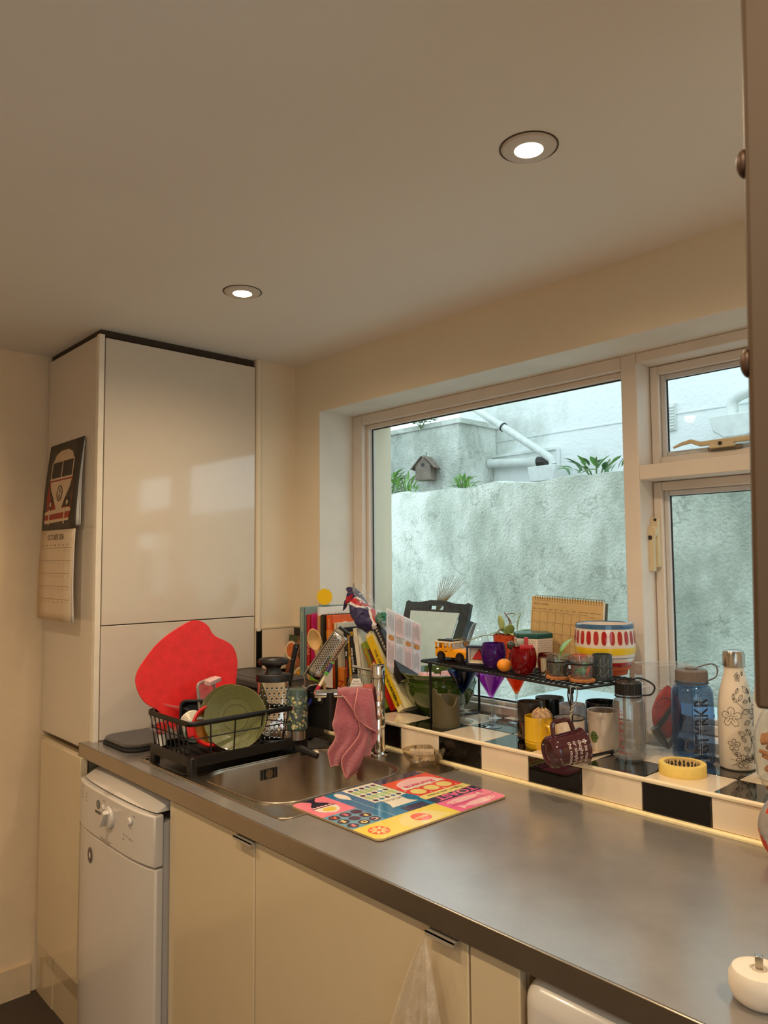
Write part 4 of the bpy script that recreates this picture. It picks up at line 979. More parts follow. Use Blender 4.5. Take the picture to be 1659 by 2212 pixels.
# tap, cloth, soap dish
tp_ = thing('kitchen_tap', 'chrome mixer tap with tall round body and side spout', 'tap', (.712, -.062, CT+.001))
g = G(); g.lathe([(.0, 0), (.028, 0), (.028, .003), (.022, .006), (.0205, .008), (.0205, .098), (.0202, .099), (.0205, .100), (.0205, .148), (.0202, .149), (.0205, .150), (.0205, .212)], 40); obj('body', g, CHROME, tp_)
g = G(); g.lathe([(.0205, .214), (.0208, .214), (.0208, .246), (.0195, .251), (.012, .252), (0, .2515)], 40); obj('cap', g, CHROME, tp_)
g = G(); g.lathe([(.0195, .211), (.0195, .215)], 30); obj('joint_ring', g, mat('tap_joint_dark', (60, 54, 50), .4, .6), tp_)
sdir = Vector((.596-.712, -.200+.062, 0)); SL = sdir.length
g = G(); g.tube([(sdir.x*.05, sdir.y*.05, .170), (sdir.x*.5, sdir.y*.5, .170), (sdir.x*.995, sdir.y*.995, .170)], .0125, 20); obj('spout', g, CHROME, tp_)
g = G(); g.tube([(sdir.x*.995, sdir.y*.995, .170), (sdir.x*1.01, sdir.y*1.01, .170)], [.0125, .0115], 20); obj('spout_end', g, mat('coppery_cap', (176, 110, 96), .3, .7), tp_)
g = G(); e = sdir*.93; g.lathe([(.0, -.012), (.008, -.012), (.008, 0)], 18, (e.x, e.y, .163)); obj('aerator', g, CHROME, tp_)
g = G(); g.tube([(-.015, -.002, .232), (-.08, .004, .233), (-.118, .008, .234)], [.0042, .0042, .0046], 12); obj('lever', g, CHROME, tp_)
# pink towelling cloth draped over the spout
clo = thing('dish_cloth', 'pink towelling dish cloth draped over the tap spout', 'cloth', (.67, -.11, 1.09))
PINK = mat('pink_towelling', (196, 92, 110), .95, var=.16, scale=160, bump=.9, bscale=420, sheen=.6)
S0 = Vector((.712, -.062, 1.081)); SD = sdir.normalized(); SN = Vector((SD.y, -SD.x, 0))      # SN points to one side of the spout
if SN.dot(Vector((.73, -.68, 0))) < 0: SN = -SN
CO = Vector((.67, -.11, 1.09)); RGT = Vector((.68, .735, 0)).normalized()
def CP(X, Y, d=0):      # measured drape: lateral, height and fold depth
    return S0+SD*.066+RGT*((X-505)*.000505)+Vector((0, 0, .014-(Y-640)*.000505))-VIEW*(.004+d)-CO
def sheet(left, right, d0, bulge, waves, ph, n=26, mrows=30, roll=True):
    L_s = smoothpts([(x, y, 0) for x, y in left], 8); R_s = smoothpts([(x, y, 0) for x, y in right], 8)
    def at(P, v):
        q = v*(len(P)-1); k = min(len(P)-2, int(q)); t = q-k
        return P[k][0]*(1-t)+P[k+1][0]*t, P[k][1]*(1-t)+P[k+1][1]*t
    def f(u, v):
        a, b = at(L_s, v), at(R_s, v)
        x, y = a[0]*(1-u)+b[0]*u, a[1]*(1-u)+b[1]*u
        d = d0+bulge*math.sin(PI*u)*min(1, v*3)+.0045*math.sin(waves*PI*u+ph+2*v)*min(1, v*2)+.012*min(1, v*4)
        return tuple(CP(x, y, d))
    g = G(); g.grid(f, n, mrows); g.f_ = f; return g
HEM = mat('pale_pink_hem', (214, 140, 136), .85, var=.06)
folds = (
 ('left_fold', [(420, 634), (392, 790), (382, 838), (398, 905), (357, 978), (362, 1020), (370, 1062)], [(560, 636), (565, 760), (560, 850), (530, 920), (480, 985), (445, 1020), (430, 1042)], .000, .010, 3, 0, ('l', 'b', )),
 ('back_fold', [(480, 634), (500, 760), (540, 860), (560, 930), (570, 975)], [(606, 636), (616, 780), (628, 850), (622, 920), (592, 968)], .002, .004, 2, 1, ('r', 'b')),
 ('centre_fold', [(428, 660), (480, 722), (524, 796), (535, 872), (500, 930), (442, 1000), (432, 1045), (454, 1122)], [(584, 640), (586, 780), (590, 860), (594, 920), (593, 965), (582, 1030), (545, 1072), (462, 1124)], .012, .010, 3, .6, ('l', 'r')),
 ('right_fold', [(524, 630), (513, 690), (505, 740), (509, 772), (522, 796)], [(605, 636), (609, 725), (616, 790), (627, 838), (629, 866)], .022, .008, 2, 2, ('l', 'b')),
)
for nm_, Lp, Rp, d0, bu, wv_, ph, edges in folds:
    g = sheet(Lp, Rp, d0, bu, wv_, ph); obj(nm_, g, PINK, clo, sol=.0035)
    h = G()
    if 'l' in edges: h.tube([g.f_(0, v/24) for v in range(25)], .0024, 6)
    if 'r' in edges: h.tube([g.f_(1, v/24) for v in range(25)], .0024, 6)
    if 'b' in edges: h.tube([g.f_(u/20, 1) for u in range(21)], .0024, 6)
    obj('hem', h, HEM, clo)
g = G()     # the part that goes over the top of the spout and down the far side
def over(u, v):
    s_ = .018+.098*u; a = -PI*.55+PI*1.1*v
    r_ = .0165+.0012*math.sin(u*19)
    p = S0+SD*s_+SN*(-r_*math.sin(-a))+Vector((0, 0, r_*math.cos(a)))
    if v < .12: p.z -= (.12-v)/.12*.07
    return tuple(p-CO)
g.grid(over, 30, 20); obj('top_fold', g, PINK, clo, sol=.0035)
g = G(); g.ball((0, 0, 0), (.016, .024, .012), 16, 10, M=T(S0+SD*.026+Vector((0, 0, .014))-CO), f=lambda d: 1+.25*noise.noise(d*3)); obj('bunched_corner', g, mat('salmon_towelling', (214, 110, 100), .95, var=.12, scale=160, bump=.9, bscale=420), clo)
# small paper label tucked in the cloth
g = G(); g.prism([(-.022, 0), (.022, 0), (.010, .030), (-.010, .030)], 0, .0008, M=basis(S0+SD*.062+Vector((0, 0, .012)), (.68, .73, 0), (0, 0, 1), (.73, -.68, 0)))
lb = tag(obj('paper_label', g, PAPER), 'small white printed label standing up behind the pink cloth', 'label')
g = G()
for k, s in enumerate(('HAND', 'CARE WASH', 'DAILY SOAP')): g.text(s, .0062, align='CENTER', M=basis(S0+SD*.062+Vector((0, 0, .012))+Vector((.73, -.68, 0))*.0012, (.68, .73, 0), (0, 0, 1), (.73, -.68, 0)) @ T((0, .020-.0075*k, 0)))
obj('print', g, INK, lb, smooth=False)
# clear jar behind the tap
jr = thing('glass_jar', 'upturned clear glass jar with dark blue liquid behind the tap', 'jar', (.519, .034, LED))
CG = clear('clear_glass', (232, 238, 238), gloss=1.2, rough=.01, haze=.03, fres=.85)
g = G(); g.lathe([(0, 0), (.034, 0), (.036, .004), (.036, .095), (.030, .112), (.016, .117), (0, .116)], 36); obj('body', g, CG, jr)
g = G(); g.lathe([(0, .003), (.0335, .003), (.0335, .078), (0, .078)], 36); obj('dark_liquid', g, mat('dark_blue_liquid', (24, 28, 46), .1, var=0), jr)
# soap dish with brush
sdh = thing('soap_dish', 'shallow clear glass dish with coloured flecks beside the tap', 'dish', (.884, -.052, CT+.0005))
g = G(); g.lathe([(0, .003), (.030, .002), (.036, .0), (.038, .004), (.052, .020), (.058, .036), (.0585, .039), (.056, .039), (.049, .022), (.034, .008), (0, .008)], 44); obj('bowl', g, clear('flecked_glass', (206, 192, 164), gloss=1.6, rough=.03, haze=.12, e=.55, hcol=(170, 158, 136)), sdh)
g = G()
for i in range(44):
    a = random.uniform(0, 2*PI); z = random.uniform(.006, .034); r_ = .038+.018*((z-.004)/.034)**.7+.0012
    w = cyl_wrap(r_, a, z, rot=random.uniform(0, PI)); s = random.uniform(.002, .0055)
    g.add([w(s*math.cos(2*PI*q/8), s*.7*math.sin(2*PI*q/8)) for q in range(8)], [tuple(range(8))], i % 4)
obj('glass_fleck', g, [mat('fleck_amber', (150, 108, 40), .2), mat('fleck_white', (226, 220, 210), .2), mat('fleck_grey', (150, 150, 150), .2), mat('fleck_dark', (70, 58, 40), .2)], sdh, smooth=False)
nb = thing('nail_brush', 'white bristled nail brush with dark back lying in the glass dish', 'brush', (.878, -.052, CT+.0095)); nb.rotation_euler = (0, 0, .72)
g = G(); g.prism(rrect(-.034, .034, -.011, .011, .008), .0, .010, M=T((0, .012, .012)) @ RX(.5)); obj('back', g, BLACKP, nb, bev=.002)
g = G()
for i in range(22):
    for j in range(6): x = -.032+.003*i; g.tube([(x, -.014+.0045*j, .010), (x+random.uniform(-.001, .001), -.016+.0045*j, .030)], [.0013, .0009], 4)
ot = obj('bristles', g, mat('white_bristles', (232, 212, 186), .7), nb); ot['kind'] = 'stuff'
g = G(); g.box(-.032, .034, -.016, .010, .004, .012); obj('bristle_base', g, mat('white_bristles', (232, 212, 186), .7), nb)

# glass chopping board with the printed breakfast design
gb = thing('glass_chopping_board', 'colourful printed glass chopping board with breakfast words on the worktop', 'chopping board', (.925, -.13, CT))
SHX, SHY = (0, -1, 0), (1, 0, 0)
MB_ = basis((0, 0, 0), SHX, SHY, (0, 0, 1))      # s along -y, t along +x
bcol = {k: mat('board_'+k, c, .14, var=.02, scale=30, coat=.5) for k, c in dict(pink=(244, 132, 150), lightblue=(104, 158, 182), blue=(44, 120, 164), white=(238, 230, 214), navy=(66, 58, 88), red=(232, 74, 70), cream=(240, 220, 140), yellow=(240, 214, 92), hot=(240, 112, 160), green=(168, 200, 140), dark=(48, 44, 60), orange=(238, 104, 74), rose=(248, 196, 200), egg=(236, 200, 84), magenta=(214, 40, 110)).items()}
keys = list(bcol); ki = {k: i for i, k in enumerate(keys)}; bm_ = [bcol[k] for k in keys]
g = G(); g.prism(rrect(-.012, .391, 0, .293, .012), .001, .0052, M=MB_); obj('glass', g, mat('board_glass_edge', (176, 150, 110), .1, coat=.5), gb, bev=.0008)
for s, t in ((.0, .012), (.379, .012), (.0, .281), (.379, .281)):
    g = G(); g.lathe([(0, 0), (.005, 0), (.005, .001), (0, .001)], 12, M=MB_ @ T((s, t, 0))); obj('rubber_foot', g, BLACKP, gb)
g = G(); Z0 = .0054
def rc(s0, s1, t0, t1, k, l=0): g.flat([(s0, t0), (s1, t0), (s1, t1), (s0, t1)], Z0+l*.00012, ki[k], MB_)
def ds(s, t, r, k, l, r2=None, a=0): g.disc(s, t, r, r2, Z0+l*.00012, ki[k], MB_, 28, a)
def pl(p, k, l): g.flat(p, Z0+l*.00012, ki[k], MB_)
def tx(s, x, t, h, k, l, width=None, align='LEFT', bold=0): g.text(s, h, M=MB_ @ T((x, t, Z0+l*.00012)), mi=ki[k], width=width, align=align, bold=bold)
rc(.297, .383, 0, .116, 'pink'); pl([(.383, 0), (.391, .012), (.391, .116), (.383, .116)], 'pink', 0)
rc(.297, .391, .116, .214, 'lightblue'); rc(.145, .297, 0, .214, 'blue'); rc(.146, .244, 0, .120, 'white', 1)
rc(-.004, .146, 0, .029, 'navy', 0); rc(-.012, .142, .029, .155, 'red'); rc(-.012, .146, .155, .183, 'cream'); rc(-.012, .146, .183, .218, 'navy')
rc(-.012, .150, .218, .281, 'hot'); pl([(-.012, .281), (.15, .281), (.15, .293), (0, .293)], 'hot', 0); rc(.150, .391, .214, .281, 'yellow'); pl([(.150, .281), (.391, .281), (.379, .293), (.150, .293)], 'yellow', 0)
# lady's skirt and egg
pl([(.364, .0), (.322, .0), (.335, .014), (.338, .024), (.322, .042), (.316, .056), (.372, .056), (.366, .042), (.350, .024), (.352, .014)], 'dark', 2)
for i in range(5): ds(.324+.011*i, .057, .0045, 'rose', 3)
pl([(.376, .060), (.312, .060), (.312, .0625), (.376, .0625)], 'dark', 3)
pl([(.345+.030*math.cos(a), .064+.040*math.sin(a)) for a in [PI*i/18 for i in range(19)]], 'white', 2); ds(.345, .082, .017, 'egg', 3, .013)
# COF FEE TEA badges
for r_, (row, tt) in enumerate((('COF', .196), ('FEE', .165), ('TEA', .135))):
    for c_, ch in enumerate(row):
        s_ = .313+.0305*c_; ds(s_, tt, .0132, 'dark', 2)
        if (r_, c_) in ((2, 0), (1, 1)): ds(s_, tt, .0125, 'navy', 3)
        tx(ch, s_, tt-.0062, .0185, {(0, 0): 'rose', (0, 1): 'cream', (0, 2): 'pink', (1, 0): 'cream', (1, 1): 'dark', (1, 2): 'cream', (2, 0): 'dark', (2, 1): 'pink', (2, 2): 'orange'}[(r_, c_)], 4, align='CENTER', bold=.0010)
# spoon
ds(.270, .034, .0125, 'white', 2, .026); rc(.2675, .2725, .055, .214, 'lightblue', 2); pl([(.262, .052), (.278, .052), (.2725, .066), (.2675, .066)], 'white', 3)
# muesli carton dots, leaves, pot shape
for r_, tt in enumerate((.018, .063, .108)):
    for i in range(5): ds(.160+.0178*i, tt, .0066, 'navy' if i % 2 == 0 else 'blue', 3)
for tt in (.0405, .0855):
    for i in range(5): pl([(.152+.018*i, tt-.014), (.166+.018*i, tt-.014), (.166+.018*i, tt+.006), (.161+.018*i, tt+.014), (.152+.018*i, tt+.010)], 'green', 3)
tx('MUESLI', .172, .124, .016, 'dark', 3, width=.052)
pl([(.168, .112), (.226, .112), (.228, .150), (.238, .172), (.160, .172), (.170, .150)], 'white', 2)
ds(.155, .145, .016, 'blue', 2, .026); rc(.161, .229, .184, .214, 'navy', 3)
# banana card
pl([(.065+.062*math.cos(PI+PI*i/20), .078+.040*math.sin(PI+PI*i/20)) for i in range(21)]+[(.135, .103), (-.002, .103)], 'rose', 2)
pl([(.128, .080), (.128, .103), (-.002, .103), (-.002, .090), (.03, .080)], 'white', 3)
tx('Banana', .020, .080, .026, 'magenta', 4, width=.098, bold=.0008)
for i in range(3): ds(.026+.044*i, .128, .0195, 'cream', 3)
for i in range(4):
    for tt in (.108, .149): ds(.005+.044*i, tt, .0028, 'rose', 3)
tx('Yoghurt with Honey', .006, .164, .015, 'dark', 3, width=.118)
tx('TOAST', -.004, .187, .036, 'hot', 3, width=.132, bold=.0012)
def fish(s, t, d):
    pl([(s-d*.0+d*x, t+y) for x, y in ((-.058, 0), (-.045, .008), (-.02, .013), (.02, .011), (.045, .003), (.060, .012), (.060, -.012), (.045, -.003), (.02, -.011), (-.02, -.013), (-.045, -.008))], 'rose', 3)
    ds(s-d*.047, t, .0022, 'magenta', 4); pl([(s-d*.036, t-.011), (s-d*.034, t-.011), (s-d*.031, t), (s-d*.034, t+.011), (s-d*.036, t+.011), (s-d*.033, t)], 'hot', 4)
fish(.078, .238, -1); fish(.068, .274, 1)
for i in range(28): rc(-.005+.0052*i, -.002+.0052*i, .2545, .2565, 'dark', 3)
# vitamins and orange slice
ds(.235, .256, .023, 'orange', 2); tx('vitamins', .2165, .2535, .0125, 'cream', 3, width=.037, bold=.0006); ds(.243, .2675, .002, 'cream', 3)
ds(.354, .2535, .023, 'orange', 2)
for i in range(8): ds(.354+.0125*math.cos(PI*i/4), .2535+.0125*math.sin(PI*i/4), .0080, 'cream', 3, .0032, PI*i/4)
pl([(.17, .285), (.19, .24), (.23, .225), (.25, .22), (.28, .235), (.30, .26), (.29, .29)], 'cream', 1)
obj('printed_design', g, bm_, gb, smooth=False)

# white round object bottom right: kitchen timer top with a metal stub
tm = thing('kitchen_timer', 'round white lid with a square metal stub at the bottom right corner', 'timer', (1.934, -.533, CT))
g = G(); g.lathe([(0, 0), (.026, 0), (.032, .005), (.036, .016), (.0355, .030), (.031, .038), (.026, .040), (.010, .039), (0, .039)], 48); obj('body', g, mat('white_plastic_matt', (228, 216, 200), .4, var=.03), tm)
g = G(); g.box(-.0045, .0045, -.0045, .0045, .038, .055, M=RZ(.4)); obj('stub', g, STEEL, tm, bev=.001)
g = G(); g.lathe([(.008, .0395), (.0095, .0402), (.0095, .039)], 20); obj('stub_ring', g, mat('worn_cream', (200, 182, 160), .5), tm)
# red packet on worktop at the right edge
pk = thing('snack_packet', 'red and silver foil packet at the right edge of the worktop', 'packet', (1.792, -.060, CT))
def pkf(u, v):
    a = 2*PI*u; w = .038*math.sin(PI*min(1, .08+.92*v))**.5; 
    return (w*math.cos(a)*1.0+.003*noise.noise(Vector((u*8, v*6, 1))), .022*math.sin(a)*math.sin(PI*min(1, v*.9+.1))+.004*noise.noise(Vector((u*8, v*6, 5))), .006+.11*v)
g = G(); g.grid(pkf, 32, 18, closed_u=True, mi=lambda u, v: 0 if math.sin(u*13+v*5) > -.2 else 1); obj('wrapper', g, [mat('red_foil', (196, 62, 42), .35, var=.1), mat('silver_foil', (190, 186, 184), .3, .6)], pk)

# ================================================================== THINGS ON THE LEDGE
# --- books
def book(label, x0, y0, t, h, lean, d, col, spine=None, scol=(240, 240, 235), ssize=None, cover=None, pages=(226, 212, 184), swid=None, bands=(), z=LED, sstart=.06, spine_rot=-1):
    b = thing('book', label, 'book', (x0, y0, z), group='cookbooks in the window corner'); b.rotation_euler = (0, -math.radians(lean), 0)
    m = mat('cover_%d_%d_%d' % col, col, .35, var=.04, scale=30)
    ct = min(.003, t*.18)
    g = G(); g.box(0, ct, 0, d, 0, h); g.box(t-ct, t, 0, d, 0, h); g.box(0, t, 0, ct, 0, h); obj('cover', g, m, b, bev=.0008, seg=1)
    g = G(); g.box(ct+.0002, t-ct-.0002, ct+.0002, d-.004, .003, h-.004); obj('pages', g, mat('pages_%d' % pages[0], pages, .85, var=.06, scale=90), b)
    mats = []; g = G()
    def mi(c):
        if c not in mats: mats.append(c)
        return mats.index(c)
    for (za, zb, c) in bands: g.box(-.0002, t+.0002, -.0003, .0004, za, zb, mi(c))
    if spine:
        for (s, zz_, sz, c) in spine:
            g.text(s, sz, M=basis((t/2-sz*.33, -.0006, zz_), (0, 0, -1), (1, 0, 0), (0, -1, 0)), mi=mi(c), width=None, bold=.0003)
    if cover:
        for (s, y, zz_, sz, c) in cover: g.text(s, sz, M=basis((t+.0005, y, zz_), (0, 1, 0), (0, 0, 1), (1, 0, 0)), mi=mi(c))
    if mats: obj('cover_print', g, [mat('print_%d_%d_%d' % c, c, .5, var=0) for c in mats], b, smooth=False)
    return b
Wt = (240, 238, 232); Bk = (24, 22, 24)
book('tall pale teal book at the left end of the row', .158, .068, .029, .313, 0, .235, (128, 152, 150), [('donna hay', .295, .016, (196, 196, 150)), ('instant entertaining', .225, .017, (92, 116, 116))])
book('tall red book beside the pale teal book', .188, .075, .021, .286, 0, .20, (190, 34, 34), [('TAPAS', .21, .022, (230, 150, 120))])
book('thin magenta book squeezed next to the red book', .2095, .08, .007, .291, 0, .20, (196, 30, 110))
book('tall white book with an author name on its cover', .218, .10, .010, .312, 0, .195, (228, 222, 214), None, cover=[('mridula baljekar', .012, .280, .017, (150, 92, 76)), ('l', .120, .262, .03, (150, 60, 40))])
book('tan wood grain patterned book between white and dark books', .229, .09, .020, .284, 0, .18, (206, 142, 84), [('YOU', .10, .018, (150, 50, 30))], bands=((.0, .02, (120, 70, 40)),))
book('slim dark green and black book before the orange one', .2505, .09, .0135, .288, 0, .18, (44, 44, 30), [('BARNEY LENNY', .20, .009, (220, 190, 120))])
book('bright orange book with a name on its cover', .279, .10, .034, .286, 2.5, .20, (228, 92, 26), [("Delia's Complete", .275, .012, (246, 190, 130)), ('ROWOLI', .150, .022, (248, 214, 160))], cover=[("Delia's", .045, .235, .042, (250, 222, 196))], bands=((.205, .235, (226, 130, 34)),))
book('worn cream topped book in the middle of the row', .3145, .105, .016, .262, 2.5, .18, (222, 206, 178), bands=((.0, .18, (52, 44, 34)),))
book('small orange brown book with a red letter on its spine', .333, .098, .037, .114, 0, .16, (204, 116, 30), [('N', .075, .040, (170, 40, 24))])
book('black cookbook with red lettering leaning left', .372, .105, .021, .250, 4, .18, (22, 20, 22), [('the', .17, .012, Wt), ('Cookbook', .145, .014, (190, 50, 50))])
book('narrow mustard yellow book leaning left', .394, .105, .016, .236, 5.5, .18, (206, 156, 40), [('STORIES', .20, .012, (120, 80, 20))])
book('black book with white boxed title on its spine', .4115, .105, .019, .224, 7, .18, (18, 18, 20), [('MOB KITCHEN', .185, .012, Wt), ('EAT MORE', .085, .009, Wt)])
book('very thin black book behind the thick white one', .4315, .105, .008, .225, 8, .18, (28, 28, 32))
book('thick white book with black spine lettering leaning left', .446, .105, .024, .252, 9.8, .17, (232, 224, 204), [('SPEEDY', .125, .018, Bk)], cover=[('S', .050, .195, .05, Bk)], bands=((.205, .225, (216, 208, 190)),))
book('lime green book of curries leaning steeply left', .549, .107, .023, .226, 28, .15, (140, 158, 44), [('Curries', .205, .026, (206, 96, 30)), ('Easy', .11, .014, (200, 210, 120))], bands=((.0, .06, (112, 130, 36)),))
book('thin red book between the lime and yellow books', .583, .108, .016, .212, 31, .14, (200, 34, 32), [('INDIAN FEAST', .165, .011, Wt)], bands=((.17, .212, (90, 34, 26)),))
book('yellow book leaning in front of the black soup book', .616, .108, .033, .276, 34, .12, (238, 222, 170), [('THE ART OF THE LARDER', .215, .0155, (60, 50, 20)), ('CLAIRE THOMSON', .10, .010, (90, 76, 30)), ('o', .026, .018, Bk)], bands=((.016, .262, (232, 192, 26)),))
book('black seasonal soups book leaning on top of the yellow one', .612, .112, .030, .196, 35, .085, (34, 30, 30), [('S E A S O N A L   S O U P S', .198, .0125, (226, 220, 206))], cover=[('o', .03, .15, .05, (110, 24, 30))], z=LED+.088)
# food photo books at far left
def foodpic(g, w, h):
    g.box(.0, w, -.0008, -.0002, 0, h, 0)
fb = thing('food_photo_book', 'paperback with plates of food on the cover behind the knife', 'book', (.014, .098, LED)); fb.rotation_euler = (-.10, .06, .06)
g = G(); g.box(0, .125, 0, .012, 0, .205); obj('cover', g, mat('cover_brown_photo', (120, 66, 40), .35, var=.25, scale=25), fb)
g = G()
for i, (cx, cz, r_, k) in enumerate(((.020, .150, .034, 0), (.020, .150, .026, 1), (.092, .055, .046, 0), (.092, .055, .037, 2), (.080, .145, .022, 3))): g.disc(cx, cz, r_, None, .0006+.0002*i, k, M=basis((0, 0, 0), (1, 0, 0), (0, 0, 1), (0, -1, 0)))
g.flat([(.05, .10), (.11, .10), (.11, .19), (.05, .19)], .0005, 4, M=basis((0, 0, 0), (1, 0, 0), (0, 0, 1), (0, -1, 0))); g.flat([(.0, .185), (.05, .185), (.05, .205), (.0, .205)], .0007, 5, M=basis((0, 0, 0), (1, 0, 0), (0, 0, 1), (0, -1, 0)))
obj('cover_photo', g, [mat('photo_plate', (226, 206, 170), .4, var=.1), mat('photo_noodles', (206, 106, 50), .4, var=.5, scale=130), mat('photo_curry', (218, 150, 50), .4, var=.5, scale=120), mat('photo_dark', (90, 50, 30), .4, var=.4, scale=90), mat('photo_panel', (160, 92, 54), .4, var=.2), mat('photo_herbs', (60, 74, 40), .4, var=.5, scale=100)], fb, smooth=False)
fb2 = thing('orange_paperback', 'orange topped paperback behind the food photo book', 'book', (.075, .136, LED)); 
g = G(); g.box(0, .074, 0, .012, 0, .222); obj('cover', g, mat('cover_dull_orange', (196, 104, 60), .4), fb2)
# green note book in the back of the tools
gbk = thing('small_green_book', 'small lime green book with tan edge behind the toothbrush', 'book', (.255, .028, LED))
g = G(); g.box(.014, .078, 0, .003, 0, .118); obj('cover', g, mat('cover_lime', (140, 178, 44), .4), gbk); g = G(); g.box(0, .014, -.001, .05, 0, .119); obj('spine', g, mat('tan_spine', (210, 160, 110), .5), gbk)
g = G(); g.box(.014, .076, .003, .05, .001, .115); obj('pages', g, PAPER, gbk)
# --- sunburst sticker card above the books
sun = thing('sunburst_card', 'yellow scalloped sunburst card standing above the books', 'card', (.190, .155, 1.304)); sun.rotation_euler = (0, 0, .55)
pts = []
for i in range(96):
    a = 2*PI*i/96; r_ = .0320-.0045*abs(math.sin(6.5*a)); pts.append((r_*math.cos(a), .029+r_*math.sin(a)))
g = G(); g.prism(pts, 0, .0012, M=basis((0, 0, 0), (1, 0, 0), (0, 0, 1), (0, -1, 0))); obj('card', g, mat('sunny_yellow_card', (242, 198, 8), .55, var=.04), sun)
g = G(); g.box(-.02, .02, -.0025, .012, -.0018, .0006); obj('foot', g, mat('grey_card_foot', (120, 128, 124), .5), sun)
# --- bag of union flag bunting on the books
fgb = thing('flag_bunting_bag', 'crumpled union flag bunting in clear plastic bag on top of the books', 'bunting', (.45, .125, 1.275))
FM = [mat('flag_navy', (44, 38, 84), .5, var=.08, scale=40), mat('flag_white', (228, 220, 220), .5, var=.04), mat('flag_red', (186, 34, 52), .5, var=.08, scale=40)]
ctr = [(-.098, .0, .092), (-.072, .005, .078), (-.048, .004, .052), (-.030, .0, .020), (.0, -.004, -.004), (.036, -.004, -.012), (.066, -.004, -.020)]
rad_ = [.006, .018, .026, .034, .040, .036, .012]
def flagf(u, v):
    i = min(len(ctr)-2, int(v*(len(ctr)-1))); k = v*(len(ctr)-1)-i
    c = Vector(ctr[i])*(1-k)+Vector(ctr[i+1])*k; r_ = rad_[i]*(1-k)+rad_[i+1]*k
    ax_ = (Vector(ctr[i+1])-Vector(ctr[i])).normalized(); s1 = ax_.cross(Vector((.7, -.7, .1))).normalized(); s2 = s1.cross(ax_)
    a = 2*PI*u; q = 1+.22*noise.noise(Vector((math.cos(a)*1.3, math.sin(a)*1.3, v*5)))+.10*noise.noise(Vector((math.cos(a)*3, math.sin(a)*3, v*11)))
    return tuple(c+(s1*math.cos(a)+s2*math.sin(a)*.75)*r_*q)
def flagcol(u, v):
    p = (v*1.0-.62)*1.6; q = ((u+.07) % 1)*2-1; q = q*1.1
    d1 = abs(p*.9-q*.55+.10); d2 = abs(p*.9+q*.75-.28)
    if v < .30: return 0
    if d1 < .09: return 2
    if d1 < .17: return 1
    if d2 < .08: return 2
    if d2 < .16: return 1
    if v > .93: return 1
    return 0
g = G(); g.grid(flagf, 90, 90, closed_u=True, mi=flagcol); obj('flag_cloth', g, FM, fgb)
g = G(); g.grid(lambda u, v: (-.088+.04*u-.01*v, -.02+.01*math.sin(u*7), .062-.035*v+.03*u-.01*abs(2*u-1)), 8, 6, mi=lambda u, v: 0 if u+v < 1.1 else 2); obj('flag_corner', g, FM, fgb, sol=.0015)
g = G(); g.grid(lambda u, v: (-.05+.17*u, .012-.03*math.sin(PI*v)+.012*noise.noise(Vector((u*7, v*7, 2))), .072-.115*u+(-.02+.07*v)*(1-.5*u)+.010*noise.noise(Vector((u*9, v*9, 4)))), 26, 18); obj('plastic_sleeve', g, clear('crinkled_cellophane', (236, 240, 240), gloss=1.0, rough=.06, haze=.10), fgb)
g = G(); g.ball((.072, .004, -.004), (.026, .02, .022), 20, 12, f=lambda d: 1+.3*noise.noise(d*3+Vector((1, 2, 3)))); obj('green_bundle', g, mat('bundle_green', (40, 110, 84), .5, var=.3, scale=50), fgb)
g = G(); g.prism([(-.078, .080), (-.060, .112), (-.058, .085), (-.045, .07)], 0, .001, M=basis((0, .0, 0), (1, 0, 0), (0, 0, 1), (0, -1, 0))); obj('grey_tab', g, mat('grey_foil_tab', (120, 122, 118), .5), fgb)
# --- recipe leaflet
rl = thing('recipe_leaflet', 'pink and white printed recipe leaflet leaning between books and green bowl', 'leaflet', (.606, .13, 1.10))
A = [Vector(p) for p in ((.585, .092, 1.312), (.634, .195, 1.257), (.648, .195, 1.155), (.606, .128, 1.103), (.583, .092, 1.127))]
O = Vector((.606, .13, 1.10)); eu = (A[1]-A[0]); ev_ = (A[4]-A[0]); nn = eu.cross(ev_).normalized()
def lp(u, v, d=0): return tuple(A[0]+eu*u+ev_*v*(1-.12*u)-O - nn*0 + (nn if nn.dot(Vector((.7, -.7, 0))) > 0 else -nn)*d)
g = G(); g.grid(lambda u, v: lp(u, v*(1+.28*u*(1-u)*2), .002*math.sin(u*PI*4)), 16, 6); obj('sheet', g, mat('leaflet_white', (226, 228, 236), .6, var=.02), rl, sol=.0008)
g = G()
for i in range(4):
    u0 = .01+.247*i
    for (va, vb, k) in ((.02, .42, 0 if i % 2 else 3), (.53, .98, 3 if i % 2 else 0)):
        g.add([lp(u0, va, .0028), lp(u0+.235, va, .0028), lp(u0+.235, vb, .0028), lp(u0, vb, .0028)], [(0, 1, 2, 3)], k)
        for j in range(7):
            uu = u0+.03+.026*j; vv = va+.03+random.uniform(0, .08)
            g.add([lp(uu, vv, .0033), lp(uu+.010, vv, .0033), lp(uu+.010, vb-.03-random.uniform(0, .12), .0033), lp(uu, vb-.03-random.uniform(0, .1), .0033)], [(0, 1, 2, 3)], 1)
    g.add([lp(u0+.02+.10+.09*math.cos(2*PI*q/14), .475+.045*math.sin(2*PI*q/14), .0035) for q in range(14)], [tuple(range(14))], 2 if i != 1 else 4)
obj('recipe_print', g, [mat('leaflet_pink', (226, 206, 214), .6), mat('leaflet_text', (160, 164, 178), .6), mat('leaflet_food', (196, 140, 84), .6, var=.4, scale=150), mat('leaflet_pale', (214, 222, 238), .6), mat('leaflet_grey', (176, 180, 184), .6)], rl, smooth=False)

